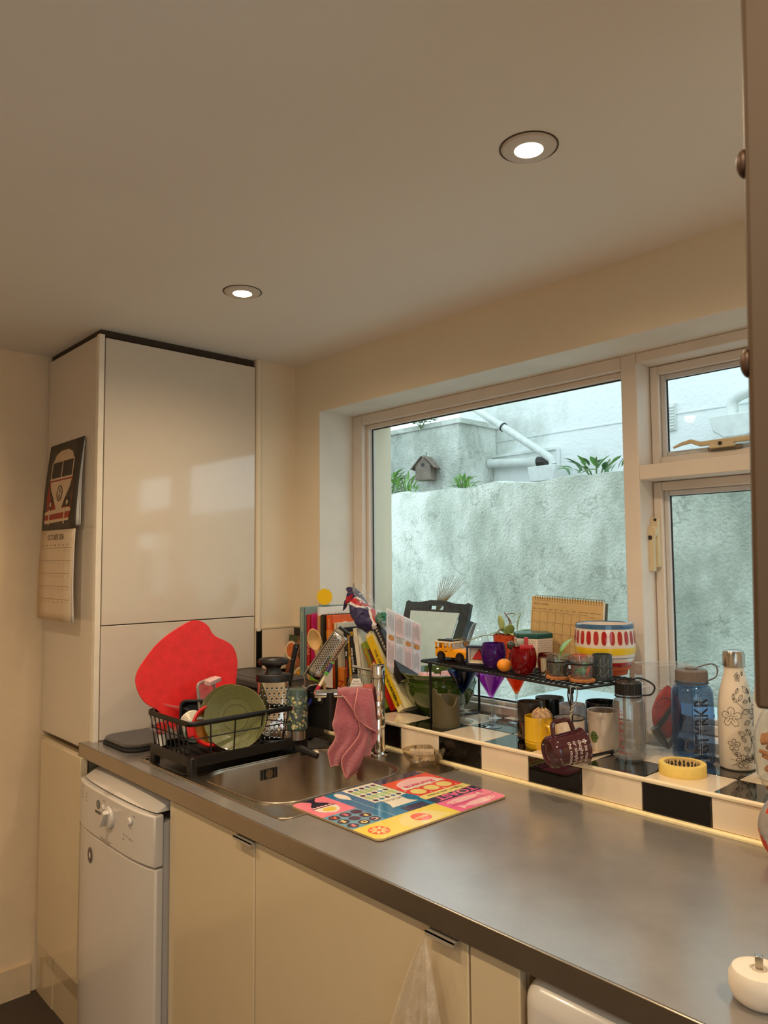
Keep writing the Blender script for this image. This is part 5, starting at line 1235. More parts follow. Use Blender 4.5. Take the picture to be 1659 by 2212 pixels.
# --- big green bowl with pink apples
bw = thing('green_bowl', 'large glossy dark green mixing bowl between books and candle', 'bowl', (.698, .214, LED))
g = G(); g.lathe([(0, .004), (.050, .004), (.054, 0), (.058, .0), (.060, .006), (.072, .016), (.092, .036), (.106, .060), (.112, .086), (.112, .090), (.1145, .092), (.1145, .100), (.1125, .102), (.1135, .112), (.122, .118), (.125, .124), (.124, .128), (.119, .128), (.109, .112), (.105, .088), (.098, .060), (.080, .030), (.050, .012), (0, .010)], 64); obj('body', g, mat('bottle_green_glaze', (58, 78, 26), .10, var=.08, coat=.6), bw)
for i, (x, y) in enumerate(((-.030, -.028), (.028, -.030), (.0, .040))):
    ap = thing('pink_apple', ('pink fruit at the left inside the green bowl', 'pink fruit at the right inside the green bowl', 'pink fruit at the back inside the green bowl')[i], 'fruit', (.698+x, .214+y, LED+.064), group='pink fruit in the green bowl')
    g = G(); g.lathe([(0, .006), (.012, .0), (.026, .008), (.034, .030), (.032, .046), (.022, .057), (.010, .058), (0, .053)], 28); obj('flesh', g, mat('pink_apple_skin', (226, 168, 166), .35, var=.15, scale=25), ap)
    g = G(); g.tube([(0, 0, .052), (.002, .001, .066)], .0014, 6); obj('stalk', g, mat('brown_stalk', (90, 60, 36), .7), ap)
g = G()
for i in range(3): g.tube([(x, y, .010) for x, y in [( -.028-.012*i+.03*0, 0)]][:1]+[(-.03, .02, .05)], .001, 4)
# --- carved olive candle
cn = thing('pillar_candle', 'olive grey pillar candle with a burnt out notch', 'candle', (.843, .084, LED))
g = G(); N = 48; prof = []
def ctop(a):
    d = abs(((a-TOCAM+PI) % (2*PI))-PI)      # away from the doorway direction
    s = ((a-TOCAM+PI) % (2*PI))-PI
    return .082+.012*max(0, math.cos(s+1.1))+(.010 if .85 < -s < 1.9 else 0)-.026*max(0, 1-(s-.25)**2/.42)
vs = []; R0 = .0400; wl = .0075
for k_, (r_, zf_) in enumerate(((R0, 0), (R0, .006), (R0-.001, 1), (R0-.003, 1.03), (R0-wl, 1.0), (R0-wl-.003, -1))):
    for i in range(N):
        a = 2*PI*i/N; z = zf_ if k_ < 2 else (ctop(a)*zf_ if zf_ > 0 else .050); vs.append((r_*math.cos(a), r_*math.sin(a), z))
fs = [(k_*N+i, k_*N+(i+1) % N, (k_+1)*N+(i+1) % N, (k_+1)*N+i) for k_ in range(5) for i in range(N)]+[tuple(range(5*N, 6*N)), tuple(reversed(range(N)))]
g.add(vs, fs); obj('wax', g, mat('olive_wax', (88, 80, 54), .45, var=.06, sss=.25), cn)
g = G(); g.tube([(0, 0, .049), (.001, .001, .058)], .0013, 6); obj('wick', g, BLACKP, cn)
# --- martini glasses
def martini(label, c, col, zr=1.138, rr=.0475, zc=1.071, rb=.030):
    t = thing('martini_glass', label, 'glass', (c[0], c[1], LED), group='long stemmed martini glasses'); h0 = zc-LED; h1 = zr-LED
    g = G(); g.lathe([(.0, h0), (.004, h0-.002), (.010, h0+.008), (rr*.5, h0+(h1-h0)*.45), (rr, h1), (rr-.0012, h1), (rr*.5-.0012, h0+(h1-h0)*.47), (.006, h0+.008), (0, h0+.005)], 48); obj('cup', g, clear('tinted_glass_%d_%d_%d' % col, col, gloss=.7, rough=.01, e=.55), t)
    g = G(); g.lathe([(0, 0), (rb, 0), (rb, .0012), (.012, .004), (.0055, .010), (.0038, .025), (.0034, h0-.025), (.0045, h0-.008), (.004, h0-.002), (0, h0-.002)], 40); obj('stem', g, clear('clear_stem_glass', (222, 230, 232), gloss=1.6, rough=.01, haze=.05, e=.5, fres=.8), t)
    return t
martini('dark blue martini glass standing behind the candle', (.842, .158), (34, 78, 150))
martini('purple martini glass in front of the others', (.942, .166), (205, 100, 205), zr=1.135, rr=.0453, zc=1.070)
martini('orange martini glass to the right of the purple one', (.962, .257), (238, 112, 52), zr=1.134, rr=.041, zc=1.072, rb=.027)
martini('clear martini glass half hidden behind the purple one', (.872, .262), (232, 238, 240), zr=1.125, rr=.038, zc=1.060, rb=.026)
# --- wire shelf
ws_ = thing('wire_shelf', 'black wire shelf rack standing on the ledge', 'shelf', (1.065, .145, LED))
A0 = Vector((.728, .091)); exv = Vector((.612, -.101)); eyv = Vector((.036, .210))
def SH(u, v, z): p = A0+exv*u+eyv*v; return (p.x-1.065, p.y-.145, z-LED)
WZ = 1.160
g = G(); g.tube([SH(u, v, WZ) for u, v in ((.02, 0), (.98, 0), (1, .05), (1, .95), (.98, 1), (.02, 1), (0, .95), (0, .05))], .0036, 8, closed=True); obj('outer_frame', g, BLACKM, ws_)
for i in range(1, 36):
    g = G(); g.tube([SH(i/36, 0, WZ+.0035), SH(i/36, 1, WZ+.0035)], .0017, 5); obj('cross_wire', g, BLACKM, ws_)
for i in range(1, 6):
    g = G(); g.tube([SH(0, i/6, WZ), SH(1, i/6, WZ)], .0022, 6); obj('long_wire', g, BLACKM, ws_)
for u in (.062, .952):
    g = G(); pts = [SH(u, .06, WZ-.003), SH(u, .06, LED+.012), SH(u, .075, LED+.004), SH(u, .92, LED+.004), SH(u, .935, LED+.012), SH(u, .935, WZ-.003)]
    g.tube(pts, .0036, 8); obj('leg', g, BLACKM, ws_)
    for v in (.06, .935):
        g = G(); g.ball(SH(u, v, WZ-.010), (.007, .007, .010), 12, 8); obj('leg_bracket', g, BLACKP, ws_)
g = G(); g.ball(SH(.952, .065, LED+.0035+.003), (.006, .006, .0062), 10, 8); obj('foot_cap', g, BLACKP, ws_)
# --- mugs on the ledge
def mug(label, c, r, h, m, inner=None, taper=1.0, wall=.003, hang=None, hs=.6, group=None, rim=None, hw=.0045, name='mug', foot=.0, rings=()):
    t = thing(name, label, 'mug', c, group=group)
    prof = [(0, .003), (r*taper*.82, .003), (r*taper*.86, 0), (r*taper*.93, 0), (r*taper, .006)]
    for z in rings: prof += [(r*taper, z-.0018), (r*taper*1.025, z), (r*taper, z+.0018)]
    g = G(); g.lathe(prof+[(r, h-.003), (r-.0006, h), (r-wall, h-.0005)], 48); obj('body', g, m, t)
    g = G(); g.lathe([(r-wall, h-.0005), ((r-wall)*.985*max(taper, .8), .012), (r*taper*.7, .006), (0, .006)], 48); obj('inside', g, inner or m, t)
    if hang is not None:
        a = hang; ca, sa = math.cos(a), math.sin(a); e = hs*h
        P = bez((r*.97*ca, r*.97*sa, h*.5+e*.5), ((r+e*.75)*ca, (r+e*.75)*sa, h*.5+e*.62), ((r+e*.75)*ca, (r+e*.75)*sa, h*.5-e*.55), (r*.97*taper*ca, r*.97*taper*sa, h*.5-e*.5), 14)
        g = G(); g.tube(P, hw, 10); obj('handle', g, m, t)
    if rim: g = G(); g.tube([(r*math.cos(2*PI*i/48), r*math.sin(2*PI*i/48), h-.0005) for i in range(48)], .0018, 6, closed=True); obj('rim', g, rim, t)
    return t
YEL = mat('yellow_stoneware', (222, 176, 28), .18, var=.06, coat=.5)
ym = mug('bright yellow mug holding a garlic bulb', (1.176, .066, LED), .0350, .0775, YEL, hang=TOCAM+.35, hs=.55, rings=(.014, .020))
gl = thing('garlic_bulb', 'garlic bulb with papery skin sitting in the yellow mug', 'garlic', (1.182, .072, LED+.060))
g = G(); g.ball((0, 0, .016), (.026, .026, .020), 40, 20, f=lambda d: 1+.06*math.cos(9*math.atan2(d.y, d.x))*(1-d.z*d.z)); obj('bulb', g, mat('garlic_skin', (196, 160, 124), .6, var=.25, scale=45), gl)
g = G()
for i in range(7):
    a = i*.9; g.grid(lambda u, v, a=a: ((.010+.012*v)*math.cos(a+.5*u), (.010+.012*v)*math.sin(a+.5*u), .034-.009*v+.004*math.sin(PI*u)), 5, 4)
obj('papery_skin', g, mat('garlic_paper', (214, 178, 132), .7, var=.2, scale=60), gl, sol=.0008)
cp = thing('chrome_tumbler', 'shiny dark chrome tumbler left of the yellow mug', 'tumbler', (1.116, .112, LED))
g = G(); g.lathe([(0, 0), (.030, 0), (.034, .006), (.034, .046), (.032, .050), (.0, .050)], 40); obj('body', g, mat('smoky_chrome', (120, 104, 96), .06, 1, var=0), cp)
dcp = mug('dark brown cup stacked on the chrome tumbler', (1.116, .112, LED+.0505), .0325, .050, mat('dark_brown_glaze', (44, 38, 34), .3, var=.1), mat('brown_glaze_inside', (84, 66, 58), .4))
mug('black mug behind the garlic', (1.069, .268, LED), .0405, .086, mat('gloss_black_glaze', (12, 12, 13), .08, var=0, coat=.5), mat('grey_inside_glaze', (130, 126, 128), .3), hang=.25, hs=.6)
en = mug('white enamel mug with a black rim behind the hanging mug', (1.239, .108, LED), .0375, .076, mat('white_enamel', (226, 212, 196), .18, var=.02, coat=.4), mat('grey_enamel_inside', (196, 186, 178), .25), hang=TOCAM+PI*.5+2.6, hs=.6, rim=BLACKM)
mug('white mug right of the enamel one with a leaf motif', (1.303, .160, LED), .0390, .097, mat('white_china', (222, 206, 188), .2, var=.02, coat=.4), mat('china_inside', (190, 172, 156), .3), taper=.9)
mg = bpy.data.objects[-1] if False else None
mug('pale grey blue mug hidden behind the enamel mug', (1.196, .190, LED), .0350, .094, mat('pale_grey_blue_glaze', (186, 188, 196), .2, coat=.3))
mug('black cup with flared rim against the window', (1.242, .258, LED), .0440, .098, mat('gloss_black_glaze', (12, 12, 13), .08), mat('black_teal_inside', (22, 34, 36), .15), taper=.8)
# leaf motif on the white mug
wm_ = [o for o in bpy.data.objects if o.get('label') == 'white mug right of the enamel one with a leaf motif'][0]
g = G(); w = cyl_wrap(.0372, TOCAM-.95, .036)
g.add([w(.011*math.cos(2*PI*q/18)*(1+.15*math.cos(6*PI*q/9)), .014*math.sin(2*PI*q/18)) for q in range(18)], [tuple(range(18))], 0)
w2_ = cyl_wrap(.0378, TOCAM-.95, .036)
for k in (-1, 0, 1): g.add([w2_(-.008, .006*k), w2_(.008, .006*k+.004), w2_(.008, .006*k+.0052), w2_(-.008, .006*k+.0012)], [(0, 1, 2, 3)], 1)
obj('leaf_motif', g, [mat('motif_green', (96, 122, 62), .3), mat('motif_dark', (40, 50, 34), .3)], wm_, smooth=False)
# hanging maroon mug with its chain and carabiner
MAR = mat('maroon_glaze', (66, 26, 34), .10, var=.05, coat=.6)
hm = thing('hanging_mug', 'maroon mug with white writing hanging by a chain from the wire shelf', 'mug', (1.329, -.049, 1.028))
axm = Vector((.66, .735, .10)).normalized(); axm = (axm+VIEW*.28).normalized()      # towards the mouth, right and a little away
upm = (Vector((0, 0, 1))-axm*axm.z).normalized(); upm = (upm + Vector((-.12, -.1, 0))).normalized(); upm = (upm-axm*upm.dot(axm)).normalized()
fr = upm.cross(axm)
MM = basis(Vector((0, 0, 0))-axm*.043, fr if fr.dot(-VIEW) > 0 else -fr, upm, axm)
if MM.to_3x3().determinant() < 0: MM = basis(Vector((0, 0, 0))-axm*.043, -MM.to_3x3().col[0], upm, axm)
g = G(); g.lathe([(0, .004), (.024, .004), (.026, .0), (.030, .0), (.0345, .006), (.035, .016), (.0362, .018), (.035, .020), (.0375, .078), (.041, .090), (.0395, .090), (.0355, .076), (.032, .010), (0, .008)], 52, M=MM); obj('body', g, MAR, hm)
g = G(); g.tube([tuple(MM @ Vector(p)) for p in smoothpts([(0, .034, .020), (0, .058, .022), (0, .064, .034), (0, .064, .056), (0, .058, .066), (0, .036, .072)], 5)], .0056, 10); obj('handle', g, MAR, hm)
g = G()
xs = 1 if (MM.to_3x3() @ Vector((1, 0, 0))).dot(-VIEW) > 0 else -1
a_c = 0 if xs > 0 else PI
for k_, s in enumerate(('to be raine', 'caught in a s', 'or simply to', 'the mountai')):
    zz0 = .074-.0125*k_; rr_ = .0352+.0025*(zz0-.02)/.058+.0006
    # writing runs round the mug, downwards as it hangs
    def w(u, v, zz0=zz0, rr_=rr_): a = a_c-.62+(u/rr_); return tuple(MM @ Vector((rr_*math.cos(a), rr_*math.sin(a), zz0+v*1.0)))
    g.text(s, .0125, wrap=w, bold=.0002)
obj('lettering', g, mat('mug_lettering', (206, 186, 186), .4), hm, smooth=False)
g = G(); g.tube([tuple(MM @ Vector((.014*math.cos(a)+.0, .018*math.sin(a), .0035))) for a in [-PI/2+PI*i/12 for i in range(13)]], .0008, 5); obj('foot_mark', g, mat('pale_scratch', (130, 104, 92), .5), hm)
cr = thing('carabiner_chain', 'small metal carabiner and chain hanging from the front corner of the wire shelf', 'chain', (1.331, -.010, 1.162))
g = G(); g.tube(smoothpts([(0, .0, .002), (-.005, -.005, -.002), (-.004, -.004, -.030), (0, 0, -.040), (.004, .004, -.030), (.006, .006, -.006)], 6, True), .0014, 6, closed=True); obj('carabiner', g, STEEL, cr)
g = G(); g.tube(smoothpts([(-.008, -.006, .0), (-.010, -.008, -.02), (-.006, -.004, -.042), (-.003, 0, -.022)], 6, True), .0018, 6, closed=True); obj('carabiner', g, BLACKM, cr)
hp_ = MM @ Vector((0, .0585, .066)); hpw = Vector((1.329, -.049, 1.028))+hp_-Vector((1.331, -.010, 1.162))
p0 = Vector((-.001, -.002, -.038))
for i in range(7):
    t0 = i/7; c_ = p0.lerp(hpw, t0+1/14); d_ = (hpw-p0)/7; a = d_.normalized(); s_ = a.orthogonal().normalized() if i % 2 else a.cross(a.orthogonal()).normalized()
    g = G(); g.tube([tuple(c_+a*.0062*math.cos(q*2*PI/12)+s_*.0028*math.sin(q*2*PI/12)) for q in range(12)], .0009, 5, closed=True); obj('chain_link', g, STEEL, cr)
# --- water bottles
nl = thing('water_bottle', 'clear water bottle with black screw lid and red scale', 'bottle', (1.393, .126, LED))
CB = clear('clear_bottle_plastic', (200, 200, 198), gloss=2.0, rough=.12, haze=.26, e=.5, hcol=(176, 174, 172))
g = G(); g.lathe([(0, .002), (.030, 0), (.0355, .006), (.0368, .014), (.0368, .128), (.034, .138), (.029, .142), (.029, .156)], 48); obj('body', g, CB, nl)
g = G(); g.lathe([(.0305, .146), (.0320, .146), (.0320, .149), (.0305, .149)], 40); g.tube(smoothpts([tuple(Vector((.031*math.cos(a), .031*math.sin(a), .1475))) for a in (TOCAM+PI*.5,)]+[tuple(Vector((.055*math.cos(TOCAM+PI*.5), .055*math.sin(TOCAM+PI*.5), .150))), tuple(Vector((.062*math.cos(TOCAM+PI*.5), .062*math.sin(TOCAM+PI*.5), .170))), tuple(Vector((.03*math.cos(TOCAM+PI*.5), .03*math.sin(TOCAM+PI*.5), .188))), (0, 0, .182)], 6), .0022, 6); obj('lid_strap', g, BLACKP, nl)
g = G(); NR = 60; vs = []
for z, k in ((.152, 0), (.178, 0), (.1805, 1)):
    for i in range(NR): r_ = (.0308 if i % 2 else .0298)-.002*k; vs.append((r_*math.cos(2*PI*i/NR), r_*math.sin(2*PI*i/NR), z))
g.add(vs, [(a*NR+i, a*NR+(i+1) % NR, (a+1)*NR+(i+1) % NR, (a+1)*NR+i) for a in range(2) for i in range(NR)]+[tuple(range(2*NR, 3*NR)), tuple(reversed(range(NR)))]); obj('screw_lid', g, BLACKP, nl, ang=20)
g = G(); aL = TOCAM-.95
for i in range(10):
    w = cyl_wrap(.0373, aL, .03+.0095*i); L2 = .012 if i % 2 == 0 else .007
    g.add([w(0, 0), w(L2, 0), w(L2, .0011), w(0, .0011)], [(0, 1, 2, 3)])
w = cyl_wrap(.0373, aL, .03); g.add([w(0, 0), w(.0012, 0), w(.0012, .095), w(0, .095)], [(0, 1, 2, 3)])
for i in range(5): g.text(('100', '200', '300', '400', '500')[i], .0055, wrap=cyl_wrap(.0374, aL+.05, .032+.019*i))
g.text('BPA free', .008, wrap=cyl_wrap(.0374, aL-.05, .018)); obj('scale_print', g, mat('red_scale_print', (176, 52, 52), .4), nl, smooth=False)
bb = thing('water_bottle', 'translucent blue water bottle with grey lid and dark vertical lettering', 'bottle', (1.512, .203, LED))
BLU = clear('blue_bottle_plastic', (128, 156, 190), gloss=.9, rough=.03, haze=.05, e=.62, hcol=(110, 136, 170))
g = G(); g.lathe([(0, .003), (.038, 0), (.0445, .006), (.0468, .016), (.0468, .150), (.0455, .165), (.040, .176), (.034, .179), (.034, .192)], 56); obj('body', g, BLU, bb)
g = G(); g.lathe([(.035, .182), (.0372, .182), (.0372, .1855), (.035, .1855)], 44); obj('neck_ring', g, mat('dark_grey_plastic', (74, 70, 70), .5), bb)
g = G(); NR = 96; vs = []
for z, k in ((.188, 0), (.2105, 0), (.2130, 1)):
    for i in range(NR): r_ = (.0358 if i % 2 else .0349)-.002*k; vs.append((r_*math.cos(2*PI*i/NR), r_*math.sin(2*PI*i/NR), z))
g.add(vs, [(a*NR+i, a*NR+(i+1) % NR, (a+1)*NR+(i+1) % NR, (a+1)*NR+i) for a in range(2) for i in range(NR)]+[tuple(range(2*NR, 3*NR)), tuple(reversed(range(NR)))]); g.lathe([(.014, .213), (.014, .217), (.012, .2185), (0, .2185)], 28)
GRY = mat('grey_bottle_lid', (112, 102, 96), .5, var=.03); obj('screw_lid', g, GRY, bb, ang=20)
ra = TOCAM+PI/2+.15; e_ = (math.cos(ra), math.sin(ra))
g = G(); g.tube(smoothpts([(.012*e_[0], .012*e_[1], .2165), (.035*e_[0], .035*e_[1], .222), (.055*e_[0], .055*e_[1], .224), (.066*e_[0], .066*e_[1], .214), (.062*e_[0], .062*e_[1], .194), (.037*e_[0], .037*e_[1], .1838)], 6), .0017, 6); obj('lid_loop', g, GRY, bb)
g = G(); g.text('STYRKR', .046, wrap=cyl_wrap(.0473, TOCAM+.36, .035, rot=PI/2), width=.118, bold=.0006); obj('vertical_lettering', g, mat('navy_letter', (22, 26, 44), .4), bb, smooth=False)
g = G()
for i in range(10): 
    w = cyl_wrap(.0474, TOCAM-.12, .03+.0125*i); g.add([w(0, 0), w(.010, 0), w(.010, .0007), w(0, .0007)], [(0, 1, 2, 3)]); w = cyl_wrap(.0474, TOCAM+.22, .03+.0125*i); g.add([w(0, 0), w(.007, 0), w(.007, .0007), w(0, .0007)], [(0, 1, 2, 3)])
for q in (-.10, .0): w = cyl_wrap(.0474, TOCAM+q, .028); g.add([w(0, 0), w(.0006, 0), w(.0006, .13), w(0, .13)], [(0, 1, 2, 3)])
g.text('nalgene', .011, wrap=cyl_wrap(.0474, TOCAM-.30, .013)); wv = cyl_wrap(.0474, TOCAM-.56, .010)
for s_ in ((0, 0, .052, .0006), (0, .014, .052, .0146), (0, 0, .0006, .014), (.052, 0, .0526, .0146)): g.add([wv(s_[0], s_[1]), wv(s_[2], s_[1]), wv(s_[2], s_[3]), wv(s_[0], s_[3])], [(0, 1, 2, 3)])
g.text('o', .012, wrap=cyl_wrap(.0474, TOCAM-.50, .0135)); obj('scale_print', g, mat('pale_scale', (176, 190, 214), .4), bb, smooth=False)
g = G(); g.text('FUEL', .012, wrap=cyl_wrap(.0475, TOCAM+.85, .105), bold=.0006); g.text('AND', .012, wrap=cyl_wrap(.0475, TOCAM+.92, .090), bold=.0006); obj('side_lettering', g, _m['navy_letter'], bb, smooth=False)
# floral flask
ff = thing('flowered_bottle', 'slim white bottle with black line flowers and steel cap', 'bottle', (1.600, .229, LED))
FP = [(0, .004), (.033, .0), (.0365, .003), (.0378, .010), (.0381, .05), (.0381, .120), (.0372, .140), (.0345, .162), (.030, .182), (.0248, .200), (.0218, .214), (.0212, .226)]
FP = [(max(r, 0), z) for r, z in FP]
g = G(); g.lathe(FP, 56); obj('body', g, mat('matt_white_bottle', (226, 212, 194), .42, var=.02), ff)
g = G(); g.lathe([(.0212, .2265), (.0238, .2265), (.0240, .229), (.0240, .254), (.0215, .2615), (.015, .2635), (0, .2640)], 44); obj('steel_cap', g, mat('satin_steel_cap', (190, 184, 176), .22, 1, var=0), ff)
def fr_(z):
    for (r0, z0_), (r1, z1_) in zip(FP, FP[1:]):
        if z0_ <= z <= z1_ and z1_ > z0_: return r0+(r1-r0)*(z-z0_)/(z1_-z0_)
    return .038
def fw_(a, z): r_ = fr_(z)+.0004; return (r_*math.cos(a), r_*math.sin(a), z)
g = G(); LW = .00042
def line(pts): g.tube([fw_(TOCAM+x/.038, z) for x, z in pts], LW, 4)
def fleaf(x, z, a, l, w):
    ca, sa = math.cos(a), math.sin(a); P = []
    for i in range(13):
        t = i/6 if i <= 6 else (12-i)/6; s = (1 if i <= 6 else -1)*w*math.sin(PI*t)**.9
        P.append((x+ca*l*t-sa*s, z+sa*l*t+ca*s))
    line(P); line([(x, z), (x+ca*l*.8, z+sa*l*.8)])
def flower(x, z, r_):
    for k in range(5):
        a = 2*PI*k/5+.3; P = []
        for i in range(11):
            b = a-.62+1.24*i/10; q = r_*(.35+.65*math.sin(PI*i/10)**.6)*(1+.08*math.sin(9*i)); P.append((x+q*math.cos(b), z+q*math.sin(b)))
        line(P); line([(x+.2*r_*math.cos(a), z+.2*r_*math.sin(a)), (x+.6*r_*math.cos(a), z+.6*r_*math.sin(a))])
    line([(x+.18*r_*math.cos(q*.7), z+.18*r_*math.sin(q*.7)) for q in range(10)])
flower(-.026, .118, .022); flower(.030, .128, .017); flower(-.022, .058, .013); flower(-.004, .022, .015); flower(.034, .028, .014); flower(-.008, .205, .010)
for (x, z, a, l, w) in ((-.004, .128, .3, .020, .0055), (.001, .103, .5, .016, .005), (.003, .092, -.7, .018, .0055), (.024, .100, .6, .018, .006), (-.012, .086, -.4, .016, .005), (-.006, .076, -.9, .014, .004), (.016, .068, .6, .014, .0045), (.024, .060, -.9, .012, .004), (-.002, .052, -.3, .014, .0045), (.004, .036, -1.1, .013, .005), (-.008, .036, 2.9, .014, .005), (-.010, .154, .9, .018, .004), (-.012, .152, 2.6, .012, .004), (.0, .152, .1, .013, .004), (-.008, .182, -2.1, .016, .003), (.004, .186, -.9, .020, .006), (.022, .168, 1.9, .014, .003), (.020, .150, 1.5, .013, .003), (-.020, .170, -1.6, .014, .003), (.010, .208, 1.2, .010, .004), (.020, .025, 1.7, .014, .004), (.010, .020, .8, .013, .004), (-.016, .034, 2.2, .018, .004)): fleaf(x, z, a, l, w)
line([(.006, .094), (.012, .082), (.018, .070), (.024, .056), (.026, .040), (.024, .022)]); line([(.018, .070), (.017, .056), (.011, .044), (.004, .038)]); line([(-.012, .150), (-.004, .142), (.004, .134)]); line([(.010, .118), (.018, .116), (.026, .117)]); line([(-.030, .026), (-.016, .024), (-.004, .025), (.012, .024), (.030, .024)])
for k in range(6): z = .012+.003*k; line([(-.028+.006*k, z), (-.020+.006*k, z+.004), (-.012+.006*k, z)])
ot = obj('flower_drawing', g, mat('black_line_drawing', (34, 30, 32), .5, var=0), ff)
# masking tape roll
tpq = thing('masking_tape', 'roll of yellow masking tape lying on the white ledge tile', 'tape', (1.537, .093, LED))
g = G(); g.lathe([(.0385, .0), (.0490, 0), (.0495, .001), (.0495, .0235), (.0490, .0245), (.0385, .0245)], 60); obj('tape', g, mat('yellow_crepe_tape', (236, 206, 112), .7, var=.05, scale=80, bump=.05), tpq)
g = G(); g.lathe([(.0385, .0245), (.0372, .0245), (.0372, 0), (.0385, 0)], 60); obj('card_core', g, mat('cardboard_core', (206, 176, 120), .8), tpq)
g = G()
for i in range(26):
    a = 2*PI*i/26
    w = cyl_wrap(.0370, a, .0125)
    if i % 2: g.add([w(-.004, 0), w(0, .008), w(.004, 0), w(0, -.008)], [(0, 1, 2, 3)]); 
    else: g.add([w(-.003, .004), w(.0, .009), w(.003, .004), w(.001, .001), w(.003, -.003), w(0, -.008), w(-.003, -.003), w(-.001, .001)], [(0, 1, 2, 3, 4, 5, 6, 7)])
obj('core_print', g, INK, tpq, smooth=False)
# clear plastic package with red pouch
pkg = thing('clear_package', 'clear plastic box holding a red and black pouch behind the bottles', 'package', (1.436, .232, LED)); 
MPK = RZ(math.atan2(.735, .678))
g = G(); 
def pbox(x0, x1, y0, y1, z0, z1):
    g.add([tuple(MPK @ Vector(p)) for p in ((x0, y0, z0), (x1, y0, z0), (x1, y1, z0), (x0, y1, z0), (x0, y0, z1), (x1, y0, z1), (x1, y1, z1), (x0, y1, z1))], [(0, 1, 5, 4), (1, 2, 6, 5), (2, 3, 7, 6), (3, 0, 4, 7), (0, 3, 2, 1)])
pbox(-.062, .056, -.012, .048, .001, .214)
obj('clear_shell', g, clear('package_film', (236, 240, 244), gloss=2.4, rough=.05, haze=.10), pkg, smooth=False)
g = G()
for z in (.001, .214): g.tube([tuple(MPK @ Vector(p)) for p in ((-.062, -.012, z), (.056, -.012, z), (.056, .048, z), (-.062, .048, z))], .0008, 5, closed=True)
for x, y in ((-.062, -.012), (.056, -.012)): g.tube([tuple(MPK @ Vector((x, y, .001))), tuple(MPK @ Vector((x, y, .214)))], .0008, 5)
obj('film_edge', g, mat('film_edge_white', (200, 204, 208), .3), pkg)
pch = thing('red_pouch', 'red fabric pouch with black strap inside the clear package', 'pouch', (1.431, .241, LED+.004))
g = G(); g.grid(lambda u, v: tuple(MPK @ Vector((.036*math.sin(PI*(.06+.94*v))**.7*math.cos(2*PI*u)+.010*(v-.5), .006+.014*math.sin(2*PI*u)*math.sin(PI*(.05+.95*v))+.003*noise.noise(Vector((u*9, v*9, 0))), .030+.128*v))), 36, 20, closed_u=True); obj('pouch', g, mat('red_nylon', (196, 44, 38), .5, var=.15, scale=40), pch)
g = G(); g.tube([tuple(MPK @ Vector(p)) for p in ((-.040, -.0085, .045), (-.012, -.0098, .080), (.008, -.0105, .110))], [.006, .007, .005], 6); g.tube([tuple(MPK @ Vector(p)) for p in ((-.036, -.009, .060), (-.018, -.0095, .03), (-.004, -.008, .012), (.012, -.002, .03), (.040, .010, .085))], [.012, .010, .006, .006, .010], 8); obj('strap', g, BLACKP, pch)
g = G(); g.tube([tuple(MPK @ Vector((-.006+.026*math.cos(a), -.0088, .100+.030*math.sin(a)))) for a in [PI*.05+PI*.9*i/12 for i in range(13)]], .0016, 6); obj('seam_loop', g, mat('dark_red_seam', (130, 24, 24), .6), pch)
g = G(); g.grid(lambda u, v: tuple(MPK @ Vector((-.058+.110*u, .010+.02*v, .150+.004*math.sin(u*9)))), 10, 2); obj('card_insert', g, mat('pale_card_insert', (206, 196, 194), .6), pch, sol=.001)
# white bottle and big storage jar at the right edge
wb = thing('white_bottle', 'plain white plastic bottle half hidden behind the storage jar', 'bottle', (1.692, .190, LED))
g = G(); g.lathe([(0, .0), (.030, 0), (.034, .005), (.035, .02), (.035, .17), (.030, .20), (.018, .225), (.016, .25), (0, .25)], 40); obj('body', g, mat('milky_white_plastic', (222, 226, 226), .35, var=.02, sss=.2), wb)
sj = thing('storage_jar', 'large clear glass jar of brown biscuits cut by the right border', 'jar', (1.764, .098, LED))
g = G(); g.lathe([(0, .004), (.045, .001), (.052, .004), (.066, .04), (.072, .08), (.070, .12), (.058, .155), (.048, .17), (.048, .19)], 48); obj('body', g, clear('jar_glass', (238, 236, 230), gloss=1.0, rough=.01, haze=.03), sj)
g = G(); g.lathe([(0, .19), (.052, .19), (.052, .215), (.046, .222), (0, .222)], 36); obj('lid', g, mat('jar_wood_lid', (170, 120, 70), .5, var=.1), sj)
for i in range(16):
    bs = thing('biscuit', 'brown broken biscuit inside the storage jar', 'biscuit', (1.752+random.uniform(-.025, .025), .085+random.uniform(-.025, .03), LED+.012+.0075*i), group='biscuits in the storage jar')
    bs.rotation_euler = (random.uniform(-.5, .5), random.uniform(-.5, .5), random.uniform(0, 3))
    g = G(); g.prism(rrect(-.016, .016, -.012, .012, .004, 3), 0, .007); obj('crumb', g, mat('biscuit_brown', (164, 108, 58), .8, var=.2, scale=60, bump=.3), bs, bev=.001)

